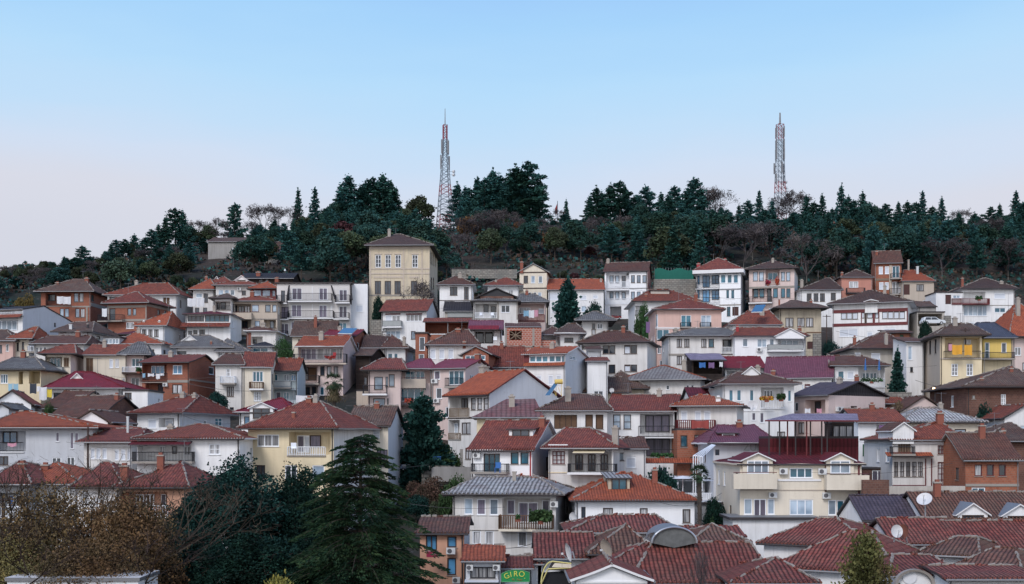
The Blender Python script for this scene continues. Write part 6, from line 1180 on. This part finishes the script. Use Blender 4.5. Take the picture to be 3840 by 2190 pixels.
parasol('wide pale parasol on the shaded terrace left of the palm','C3',385,640,138,345,118,'clothwhite'); parasol('pale parasol partly behind the palm crown','C3',640,890,165,345,121,'clothwhite')
for i, (x, lb) in enumerate([(655,'folded blue parasol on the left of the umbrella terrace'),(820,'folded blue parasol on the right of the umbrella terrace')]):
    c = at(cu('B4',x), cv('B4',385), 168.6); o = empty('folded_parasol', c, 0, lb, 'parasol'); q = MB(); q.bar((0,0,1.1),(0,0,2.5), .16, 'navy', 8, .04); q.build('canopy', o); q = MB(); q.bar((0,0,0),(0,0,2.6), .03, 'steel', 6); q.build('pole', o)
def lamp(label, fr, x, yt, yb, Y, lit=False, arm=.0):
    a = at(cu(fr,x), cv(fr,yb), Y); h = (yb-yt)/ZS/F*Y; o = empty('street_lamp', a, 0, label, 'street lamp'); q = MB(); q.bar((0,0,-1),(0,0,h), .06, 'gutter', 6); q.build('pole', o); m = MB(); m.bar((arm,0,h-.1),(arm,0,h+.3), .22, 'lampglass' if not lit else 'lamplit', 8, .12); m.build('lamp_head', o)
plain('lampglass', (.6,.65,.66), .4); m_, nt_, b_ = newmat('lamplit'); b_.inputs['Base Color'].default_value = (1,.8,.5,1); b_.inputs['Emission Color'].default_value = (1,.72,.38,1); b_.inputs['Emission Strength'].default_value = 12; MATS['lamplit'] = m_
lamp('lit street lamp glowing below the tall yellow house','B4',1490,522,620,157,True,-.15); lamp('street lamp on the slope beside the yellow frame','A1',858,365,475,262); lamp('street lamp in front of the grey hillside building','A1',238,110,275,284); lamp('street lamp by the half hidden hillside shed','A1',615,190,270,282)
o = empty('flagpole', at(1390*D, 560*D, 366), 0, 'thin flagpole with a small red flag in the skyline gap', 'flagpole'); q = MB(); q.bar((0,0,-4),(0,0,6.5), .09, 'mastwhite', 6); q.build('pole', o); q = MB(); q.face([(0,0,6),(-.7,.1,4.4),(-.5,0,2.2),(0,0,3.6)], 'redpaint'); q.build('flag', o)
# grey hillside building, shed and chapel, via the same house builder
H('grey windowless building in the trees on the left hillside','A0',2490,2960,20,-25,300,roof='shed',wall='concrete',tile='old',S=7,oh=.3,caps=False,auto=False)
H('half hidden shed with an open front among the pines','A1',600,790,110,30,290,roof='gx',wall='stone_plaster',tile='old',S=6,oh=.5,rec=[(640,120,770,235,1.5)])
H('tiny white chapel on the rocks among the pines','A2',1120+850,1170+855,-330-20,-362,352,roof='gy',wall='offwhite',tile='darkbrown',S=3,oh=.5) if 0 else None
mb = MB(); p = at(2085, 842, 352)
for dx in (-1.1, 1.1):
    for dy in (-1, 1): mb.box(p.x+dx-.15, 352+dy-.15, p.z-3.2, p.x+dx+.15, 352+dy+.15, p.z, 'stone_plaster')
mb.box(p.x-1.4, 350.7, p.z-3.4, p.x+1.4, 353.3, p.z-2.1, 'stone_plaster'); mb.slab([(p.x-1.8,350.4,p.z),(p.x+1.8,350.4,p.z),(p.x,352,p.z+.9)], .12, 'darkbrown'); mb.slab([(p.x+1.8,353.6,p.z),(p.x-1.8,353.6,p.z),(p.x,352,p.z+.9)], .12, 'darkbrown'); mb.slab([(p.x-1.8,353.6,p.z),(p.x-1.8,350.4,p.z),(p.x,352,p.z+.9)], .12, 'darkbrown'); mb.slab([(p.x+1.8,350.4,p.z),(p.x+1.8,353.6,p.z),(p.x,352,p.z+.9)], .12, 'darkbrown')
single('wayside_shrine','small open stone shrine on the rocks among the tall pines','shrine',mb)
h = HOUSES['white four storey hotel block with black balcony rails and slate mansard']
for xa, xb, ya, yb in ((900,872,535,705),(1402,1445,535,705),(1632,1640,522,712)):
    mb = MB(); P = []
    for x, y, k in ((xa,ya,.05),(xa+16,ya,.05),(xb+16,yb,-1.25),(xb,yb,-1.25)): s_, z_ = h.F.hit('A1', x, y, k); P.append(Vector((s_, k, z_)))
    Q = [Vector((p.x, .06, p.z)) for p in P]; mb.face(P, 'darkmetal'); mb.face([P[0],P[3],Q[3],Q[0]], 'darkmetal'); mb.face([P[1],Q[1],Q[2],P[2]], 'darkmetal'); mb.face([P[3],P[2],Q[2],Q[3]], 'darkmetal'); mb.build('mansard_fin', h.root)
mb = MB(); a = 1.55; L_ = h.L; z1 = h.ze; mb.face([(L_+.04,0,z1+.05),(L_+.04,-1.1,z1-3.6),(L_+.04,3.0,z1-3.6),(L_+.04,1.6,z1+.05)], 'darkmetal'); mb.build('mansard_cheek', h.root)
h = HOUSES['unfinished raw brick building with timber braces in its window hole']; mb = MB()
for p, q in (((1000,1092),(1132,1190)),((1132,1092),(1000,1190)),((1066,1088),(1066,1192)),((1000,1135),(1132,1150))):
    (s0, z0), (s1, z1) = h.F.hit('A2', *p, .12), h.F.hit('A2', *q, .12); mb.bar((s0,.12,z0),(s1,.12,z1), .07, 'tanwood')
mb.build('timber_brace', h.root)
# walls and fences
brickm('rubble', (.30,.28,.25), (.20,.185,.165), (.12,.11,.10), .7, .35, .04, .5)
def wallobj(label, fr, x0, y0, x1, y1, Y, m, name='retaining_wall', cat='wall', dep=.5, down=3):
    mb = MB(); a = at(cu(fr,x0), cv(fr,y1), Y); b = at(cu(fr,x1), cv(fr,y0), Y); mb.box(a.x, Y, a.z-down, b.x, Y+dep, b.z, m); return single(name, label, cat, mb)
wallobj('rubble stone retaining wall under the green mesh fence','A3',165,468,668,640,249,'rubble')
mb = MB(); a = at(cu('A3',175), cv('A3',455), 252); b = at(cu('A3',640), cv('A3',350), 252); n = 14; plain('greenmesh', (.012,.14,.105), .8, var=.3)
for i in range(n): xa, xb = a.x+(b.x-a.x)*i/n, a.x+(b.x-a.x)*(i+1)/n; za = .25*math.sin(i*.9); zb_ = .25*math.sin((i+1)*.9); mb.face([(xa,252,a.z-1.5),(xb,252,a.z-1.5),(xb,252,b.z+zb_),(xa,252,b.z+za)], 'greenmesh'); mb.bar((xa,252.05,a.z-1.5),(xa,252.05,b.z+.3), .05, 'gutter')
single('mesh_fence','bright green mesh fence on top of the rubble retaining wall','fence',mb)
wallobj('low stone wall running below the central pines','A2',300,350,1080,372,268,'rubble',down=1.5); wallobj('stone block wall right of the carport','A4',1602,905,1682,1010,211,'rubble'); wallobj('stone terrace wall left of the white house under the school','A1',1880,955,2012,1075,219,'rubble')
wallobj('stained stone foot wall below the old stained plaster house','A3',2075,1120,2170,1390,200,'rubble'); wallobj('low rubble wall beside the dark blue car','B2',-60,1425,340,1436,137,'rubble',down=2); wallobj('pale lane edge wall above the brown slope','B2',60,1440,530,1475,136,'concrete',down=1.2)
wallobj('rubble wall behind the small spruce','B4',890,545,1210,600,160,'rubble'); wallobj('stone wall under the row of old roofs at the right','B4',1600,860,2330,960,142,'oldbrick'); wallobj('old stone terrace under the timber trimmed house','C4',940,265,1850,420,114,'stone_plaster',down=1); wallobj('grey ruined wall beside the cream building','C4',625,190,940,400,110,'oldbrick',down=1)
for i, (x, y0, y1) in enumerate([(235,1325,1440),(140,1230,1370),(415,1225,1365)]): wallobj(['short concrete gate post beside the lane','tall pale arbour post at the left','tall pale arbour post at the right'][i],'B2',x-18,y0,x+18,y1,139.5,'concrete','post','post',.35,1)
# terrace canopy on the cream building
o = empty('terrace_canopy', at(cu('B3',2050), cv('B3',1095), 117), 0, 'lilac corrugated canopy on dark posts over the roof terrace', 'canopy'); c = o.location
def loc(fr, x, y, Y): p = at(cu(fr,x), cv(fr,y), Y); return p-c
mb = MB(); mb.slab([loc('B3',1495,878,115.5),loc('B3',2618,880,115.5),loc('B3',2600,800,121),loc('B3',1820,800,121)], .12, 'lilac', 'darkredpaint'); mb.build('roof', o)
mb = MB(); mb.slab([loc('B3',1495,878,115.5)+Vector((0,0,-.02)),loc('B3',1820,800,121)+Vector((0,0,-.02)),loc('B3',1640,860,121.5)], .1, 'darkred'); mb.build('side_eave', o)
for x in (1545, 1670, 1765, 1862, 1995, 2040, 2175, 2240):
    q = MB(); a = loc('B3',x,885,116.4); q.bar(a, (a.x,a.y,-2.2), .07, 'darkredpaint' if x in (1995,1765) else 'darkgutter', 6); q.build('post', o)
# pergola
o = empty('pergola', at(cu('B3',740), cv('B3',1430), 118), 0, 'white metal pergola frame with sloping bars beside the pale house', 'pergola'); c = o.location; mb = MB()
for i in range(5):
    f = i/4; t = loc('B3',860+45*f*.9,1170+8*f,121); b = loc('B3',638+108*f,1305+12*f,117); mb.bar(t, b, .045, 'whiteframe'); mb.bar(b, (b.x,b.y,-2.5), .045, 'whiteframe')
mb.bar(loc('B3',636,1303,117), loc('B3',750,1318,117), .045, 'whiteframe'); mb.build('frame', o)
# barrel vent
c = at(cu('C3',410), cv('C3',945), 83); o = empty('barrel_vault', c, 0, 'semicircular grey sheet vault rising behind the front roof', 'roof vault'); r = 268/ZS/F*83; h = 190/ZS/F*83; P = [Vector((r*math.cos(math.pi*k/28), 0, h*math.sin(math.pi*k/28))) for k in range(29)]
mb = MB(); plain('greysheet', (.17,.18,.18), .7, var=.8)
for k in range(28): mb.face([(0,0,-.3), P[k+1], P[k]], 'greysheet')
mb.build('end_sheet', o); mb = MB()
for k in range(28): mb.face([P[k]+Vector((0,-.15,0)), P[k+1]+Vector((0,-.15,0)), P[k+1]+Vector((0,4,0)), P[k]+Vector((0,4,0))], 'gutter'); mb.bar(P[k]+Vector((0,-.12,0)), P[k+1]+Vector((0,-.12,0)), .06, 'steel')
mb.build('vault', o)
# arched pediment bottom right
c = at(cu('C4',1235), cv('C4',1440), 74); o = empty('arched_pediment', c, 0, 'pale arched pediment with a round white medallion, bottom right', 'pediment'); r = 225/ZS/F*74; h = 175/ZS/F*74; mb = MB(); P = [Vector((r*math.cos(math.pi*k/24), 0, h*math.sin(math.pi*k/24))) for k in range(25)]
for k in range(24): mb.face([(0,0,-1.5), P[k+1], P[k]], 'whitetrim')
mb.build('face', o); mb = MB()
for k in range(24): mb.quadbox([P[k]*.9+Vector((0,-.25,0)),P[k]*.9+Vector((0,.1,0)),P[k+1]*.9+Vector((0,.1,0)),P[k+1]*.9+Vector((0,-.25,0)),P[k]*1.06+Vector((0,-.3,0)),P[k]*1.06+Vector((0,.1,0)),P[k+1]*1.06+Vector((0,.1,0)),P[k+1]*1.06+Vector((0,-.3,0))], 'concretetrim')
mb.build('archivolt', o); mb = MB(); q = Vector((-.25,-.06,.42)); mb.bar(q+Vector((0,.04,0)), q, .4, 'clothwhite', 24); mb.build('medallion', o)
# curved shop canopy
c = at(cu('C2',1550), cv('C2',1436), 80); o = empty('shop_canopy', c, 0, 'black quarter barrel shop canopy edged in yellow', 'canopy'); w = 180/ZS/F*80; h = 270/ZS/F*80; mb = MB(); E = MB(); plain('canopyyellow', (.62,.55,.22), .7)
A = [Vector((-w+w*.75*(1-math.cos(t*math.pi/2/12)), 0, h*math.sin(t*math.pi/2/12))) for t in range(13)]
for i in range(12):
    mb.face([A[i], A[i+1], A[i+1]+Vector((0,1.5,0)), A[i]+Vector((0,1.5,0))], 'blackmetal'); E.bar(A[i]+Vector((0,-.03,0)), A[i+1]+Vector((0,-.03,0)), .045, 'canopyyellow', 5)
t = A[12]; mb.face([t, (w,0,h*.92), (w,1.5,h*.92), t+Vector((0,1.5,0))], 'blackmetal'); mb.face([(w,0,h*.92), t, (-w*.6,0,h*.62), (w,0,h*.55)], 'blackmetal'); E.bar(t, (w,0,h*.9), .05, 'canopyyellow'); E.bar((-w,0,0), (-w*.55,0,h*.66), .04, 'canopyyellow'); E.bar((-w*.55,0,h*.66), (w,0,h*.72), .05, 'canopyyellow')
mb.face([(-w*.3,-.04,h*.75),(w,-.04,h*.72),(w,-.04,h*.88),(-w*.1,-.04,h*.93)], 'cream'); mb.face([(-w,.2,-1),(w,.2,-1),(w,.2,h*.6),(-w*.9,.2,h*.5)], 'opening'); mb.build('canopy', o); E.build('piping', o)
# signs
def text(s, parent, loc, size, mat, rot=0, ext=.01):
    cu_ = bpy.data.curves.new('lettering', 'FONT'); cu_.body = s; cu_.size = size; cu_.extrude = ext; cu_.align_x = 'CENTER'; cu_.align_y = 'CENTER'; cu_.materials.append(MATS[mat])
    t0 = bpy.data.objects.new('lettering', cu_); col.objects.link(t0); bpy.context.view_layer.update()
    me = bpy.data.meshes.new_from_object(t0.evaluated_get(bpy.context.evaluated_depsgraph_get())); bpy.data.objects.remove(t0); t = bpy.data.objects.new('lettering', me); col.objects.link(t); t.parent = parent; t.location = loc; t.rotation_euler = (math.pi/2, -rot, 0); return t
plain('signgreen', (.01,.24,.07), .5, var=.05); plain('signyellow', (.62,.62,.10), .5, var=.05); plain('signochre', (.32,.28,.06), .5); plain('signred', (.30,.02,.06), .5, var=.05); plain('faint', (.33,.36,.36), .9); plain('signrim', (.15,.42,.20), .6)
Y = 83; k = Y/F/ZS; c = at(cu('C2',1062), cv('C2',1410), Y); o = empty('shop_sign', c, 0, 'green shop sign reading GIRO in yellow letters', 'sign'); w = 168*k; top = [(-1,95),(-.6,128),(-.2,143),(.1,146),(.5,138),(1,112)]
mb = MB(); P = [Vector((-w,0,0)),Vector((w,0,0))]+[Vector((f*w,0,z*k)) for f, z in reversed(top)]; mb.face(P, 'signgreen'); mb.face([p+Vector((0,.12,0)) for p in P][::-1], 'signgreen')
for i in range(len(P)): j = (i+1) % len(P); mb.face([P[i], P[j], P[j]+Vector((0,.12,0)), P[i]+Vector((0,.12,0))], 'signrim')
mb.build('board', o); mb = MB()
for i in range(len(P)): j = (i+1) % len(P); mb.bar(P[i]+Vector((0,-.02,0)), P[j]+Vector((0,-.02,0)), .018, 'signrim', 4)
mb.build('border', o)
for ch, x, z, r_ in (('G',-104,68,.42),('I',-55,86,.18),('R',3,94,0),('O',76,90,-.12),('.',112,66,0)): text(ch, o, (x*k,-.03,z*k), 92*k, 'signyellow', r_)
text('Mr  Papo', o, (20*k,-.03,28*k), 34*k, 'signochre')
Y = 89; k = Y/F/ZS; c = at(cu('C2',70), cv('C2',1115), Y); o = empty('wall_sign', c, 0, 'dark red sign with pale letters half behind the cedar', 'sign'); mb = MB(); mb.box(-72*k,-.05,0,72*k,.05,70*k,'signred'); mb.build('board', o); mb = MB(); mb.box(-75*k,-.07,70*k,75*k,.05,74*k,'clothpink'); mb.box(70*k,-.07,-20*k,74*k,.05,70*k,'clothpink'); mb.build('border', o)
text('PIZZARIE' if 0 else 'aRIE', o, (32*k,-.07,42*k), 46*k, 'clothpink')
h = HOUSES['pale blue white house with a purple metal hip roof and white pergola']; s_, z_ = h.F.hit('B3',1450,1208,-.04); text('ZUM..15', h.root, (s_,-.05,z_), .95, 'faint')
h = HOUSES['large cream apartment building with arched attic dormers and parapet balconies']; s_, z_ = h.F.hit('C3',1935,372,-.04); text('STUDIO', h.root, (s_,-.05,z_), .55, 'clothpink') if 0 else None
# skyline wires, antennas, balcony plants
def wire(label, a, b, sag, r=.025):
    mb = MB(); n = 14; P = [a.lerp(b, i/n)-Vector((0,0,sag*4*(i/n)*(1-i/n))) for i in range(n+1)]
    for i in range(n): mb.bar(P[i], P[i+1], r, 'blackmetal', 3)
    single('overhead_wire', label, 'wire', mb, 'overhead wires sagging between rooftops' if label.startswith('thin') else None)
wire('overhead wire crossing the white three storey facades', at(cu('A3',-300),cv('A3',560),238), at(cu('A3',1900),cv('A3',700),236), .8); wire('overhead wire over the bay windowed house', at(cu('A4',300),cv('A4',1090),200), at(cu('A4',1300),cv('A4',1190),198), .5)
wire('overhead wire below the pinkish apartment house', at(cu('B1',-300),cv('B1',440),150), at(cu('B1',700),cv('B1',520),148), .4); wire('overhead wire before the grey wavy roofed house', at(cu('C2',700),cv('C2',980),92), at(cu('C2',1500),cv('C2',840),95), .5); wire('overhead wire in front of the yellow houses', at(cu('B4',1250),cv('B4',400),150), at(cu('B4',2000),cv('B4',500),148), .4)
rw = random.Random(4)
for i in range(16):
    u0_, v0_ = rw.uniform(100, 3300), rw.uniform(1250, 1900); Y0 = lerp_tab([(1250,196),(1400,168),(1600,130),(1750,112),(1900,100)], v0_)-6; du = rw.uniform(250, 620)
    wire('thin overhead wire sagging between rooftops', at(u0_, v0_, Y0), at(u0_+du, v0_+rw.uniform(-60, 60), Y0+rw.uniform(-4, 4)), rw.uniform(.3,.8), .014)
for i, (u_, v0_, v1_, Y0, lb) in enumerate([(330,1600,1750,124,'dark utility pole beside the pinkish roof'),(2230,1240,1330,197,'utility pole between the fir and the grey roofed cottage'),(2640,960,1080,249,'tall dark utility pole beside the stone retaining wall'),(10,1862,1990,100,'wooden pole at the far left edge'),(3100,1180,1330,203,'brown pole beside the bay windowed house'),(1040,1500,1600,160,'thin pole by the blue gallery house'),(3620,1230,1300,165,'short pole on the tall yellow house roofline')]):
    mb = MB(); a, b = at(u_, v1_, Y0), at(u_, v0_, Y0); mb.bar(a-Vector((0,0,1)), b, .11, 'brownframe', 6, .08); mb.bar(b+Vector((-.6,0,-.25)), b+Vector((.6,0,-.25)), .05, 'brownframe'); single('utility_pole', lb, 'pole', mb)
def pots(label, fr, x0, x1, y0, y1, Y, m, n=260, size=.16):
    a = at(cu(fr,x0), cv(fr,y1), Y); b = at(cu(fr,x1), cv(fr,y0), Y); NP.seed(int(x0)); P = np.stack([NP.uniform(a.x,b.x,n), Y+NP.normal(size=n)*.15, a.z+(b.z-a.z)*NP.beta(1.6,2.4,n)], 1); c0 = np.array([(a.x+b.x)/2, Y, a.z])
    o = empty('potted_plant', tuple(c0), 0, label, 'plant'); me = cardmesh('foliage', cards(P-c0, size, 1.3), m); f = bpy.data.objects.new('foliage', me); col.objects.link(f); f.parent = o; mb = MB(); mb.box(-.22,-.16,-.22,.22,.16,.08,'chimneybrick'); mb.build('pot', o)
leafmat('flowers', (.45,.05,.05), (.30,.04,.06)); leafmat('yellowflowers', (.6,.40,.04), (.35,.10,.05))
for q in [('big leafy plants crowding the dark railing of the wavy roofed house','C2',1232,1500,535,690,110.2,'green_bush',700,.22),('small trailing plant left on the dark railing','C2',1070,1115,600,660,110.2,'green_bush',120,.14),('yellow and rust flowers on the flower balcony rail','B3',1437,1595,590,640,148.3,'yellowflowers',300,.16),('green fern on the flower balcony','B3',1640,1735,555,630,148.5,'green_bush',300,.2),('red flowers on the planted middle balcony','A3',1505,1560,470,535,241.3,'flowers',160,.2),('red geraniums beside the middle balcony door','A3',1620,1665,430,530,241.3,'flowers',200,.2),
  ('pot plant on the red flower balcony','A4',1975,2050,665,712,229.8,'green_bush',200,.2),('red pots on the lowest balcony of the crimson roofed house','B1',2290,2390,610,665,160.4,'flowers',200,.16),('plants along the umbrella terrace balusters','B4',600,860,368,420,168.5,'green_bush',320,.16),('climbing plants on the cream left centre balcony','B0',480,590,232,300,171,'green_bush',260,.18),
  ('plants on the pale pink house balcony','B0',1630,1690,240,300,176,'green_bush',160,.18),('potted shrubs on the lower loggia of the cluttered house','B3',130,400,1265,1320,136.2,'green_bush',300,.2),('flower pots on the upper apartment balcony','B1',1340,1460,105,140,183.2,'flowers',160,.16)]: pots(*q)
# balcony furniture as a few chairs and tables
def chair(label, fr, x, y, Y, m, s=1.0):
    p = at(cu(fr,x), cv(fr,y), Y); o = empty('chair', p, R.uniform(-.6,.6), label, 'chair'); o.scale = (s,s,s); mb = MB(); mb.box(-.25,-.25,.42,.25,.25,.47,m); mb.build('seat', o); mb = MB(); mb.box(-.25,.22,.47,.25,.26,.95,m); mb.build('backrest', o)
    for sx in (-1,1):
        for sy in (-1,1): q = MB(); q.bar((sx*.22,sy*.22,0),(sx*.22,sy*.22,.43), .025, m); q.build('leg', o)
for q in [('white plastic chair on the purple roofed terrace','A2',820,1238,181,'whiteframe'),('blue plastic chair on the black railed balcony','C2',850,105,120.8,'navy'),('white garden chair on the grey stone roofed veranda','A2',655,935,213.8,'whiteframe'),('white garden chair near the dark door of that veranda','A2',790,935,213.8,'whiteframe'),('red chair on the upper apartment balcony','B1',1440,150,183.4,'redpaint'),('white chair on the cluttered yellow house balcony','B1',965,1275,120.6,'whiteframe')]: chair(*q)
# ------------------------------------------------------------------ world, sun, ground
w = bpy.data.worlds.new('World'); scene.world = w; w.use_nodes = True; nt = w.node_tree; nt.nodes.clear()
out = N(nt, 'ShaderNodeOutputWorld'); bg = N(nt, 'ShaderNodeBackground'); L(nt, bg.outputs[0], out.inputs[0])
sky = N(nt, 'ShaderNodeTexSky', sky_type='NISHITA'); sky.sun_disc = False; EL, AZ = math.radians(42), math.radians(207)
sky.sun_elevation = EL; sky.sun_rotation = AZ; sky.air_density = 1.2; sky.dust_density = 1.5; sky.ozone_density = 2
tc = N(nt, 'ShaderNodeTexCoord'); sp = N(nt, 'ShaderNodeSeparateXYZ'); L(nt, tc.outputs['Generated'], sp.inputs[0])
nz = N(nt, 'ShaderNodeTexNoise'); nz.inputs['Scale'].default_value = 2.2; nz.inputs['Detail'].default_value = 5
mp = N(nt, 'ShaderNodeMapping'); mp.inputs['Scale'].default_value = (1, 1, 5); L(nt, tc.outputs['Generated'], mp.inputs[0]); L(nt, mp.outputs[0], nz.inputs[0])
zz = mth(nt, 'ADD', sp.outputs[2], mth(nt, 'MULTIPLY', mth(nt, 'SUBTRACT', nz.outputs[0], .5), .09))
zz = mth(nt, 'ADD', zz, mth(nt, 'MULTIPLY', mth(nt, 'ABSOLUTE', sp.outputs[0]), -.06))
cr = N(nt, 'ShaderNodeValToRGB'); L(nt, zz, cr.inputs[0]); e = cr.color_ramp
def s2l(c): return tuple((x/255/12.92 if x/255 <= .04045 else ((x/255+.055)/1.055)**2.4) for x in c)+(1,)
stops = [(0,(206,208,220)),(.10,(214,216,228)),(.155,(219,221,233)),(.19,(211,225,245)),(.22,(196,225,251)),(.252,(184,223,254)),(.285,(168,214,254)),(.33,(155,200,252)),(.6,(95,155,225)),(1,(70,120,195))]
e.elements[0].position = 0; e.elements[0].color = s2l(stops[0][1]); e.elements[1].position = 1; e.elements[1].color = s2l(stops[-1][1])
for p, c in stops[1:-1]: x = e.elements.new(p); x.color = s2l(c)
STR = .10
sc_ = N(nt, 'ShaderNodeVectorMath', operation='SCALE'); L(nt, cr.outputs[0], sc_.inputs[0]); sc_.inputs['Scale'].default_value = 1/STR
fill_glow = mth(nt, 'MULTIPLY', ramp(nt, sp.outputs[1], .25, -.75), ramp(nt, sp.outputs[2], 1.0, .1))   # added to brighten the scene: unseen pale glow in the sky behind the viewer
sc2 = mixc(nt, mth(nt, 'MULTIPLY', fill_glow, .85), sc_.outputs[0], tuple(v/STR for v in (1.66, 1.66, 1.74)))
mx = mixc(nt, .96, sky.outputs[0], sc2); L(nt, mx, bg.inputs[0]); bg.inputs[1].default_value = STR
sun = bpy.data.lights.new('sun', 'SUN'); so = bpy.data.objects.new('sun', sun); col.objects.link(so); sun.energy = 2.2; sun.angle = math.radians(22); sun.color = (1, .94, .90)
sd = Vector((math.sin(AZ)*math.cos(EL), math.cos(AZ)*math.cos(EL), math.sin(EL)))
so.rotation_euler = (-sd).to_track_quat('-Z', 'Y').to_euler()
scene.view_settings.view_transform = 'Standard'; scene.view_settings.look = 'None'; scene.view_settings.exposure = 0; scene.view_settings.gamma = 1
scene.render.engine = 'CYCLES'; scene.cycles.max_bounces = 5; scene.cycles.diffuse_bounces = 3; scene.cycles.glossy_bounces = 2
scene.cycles.use_denoising = True
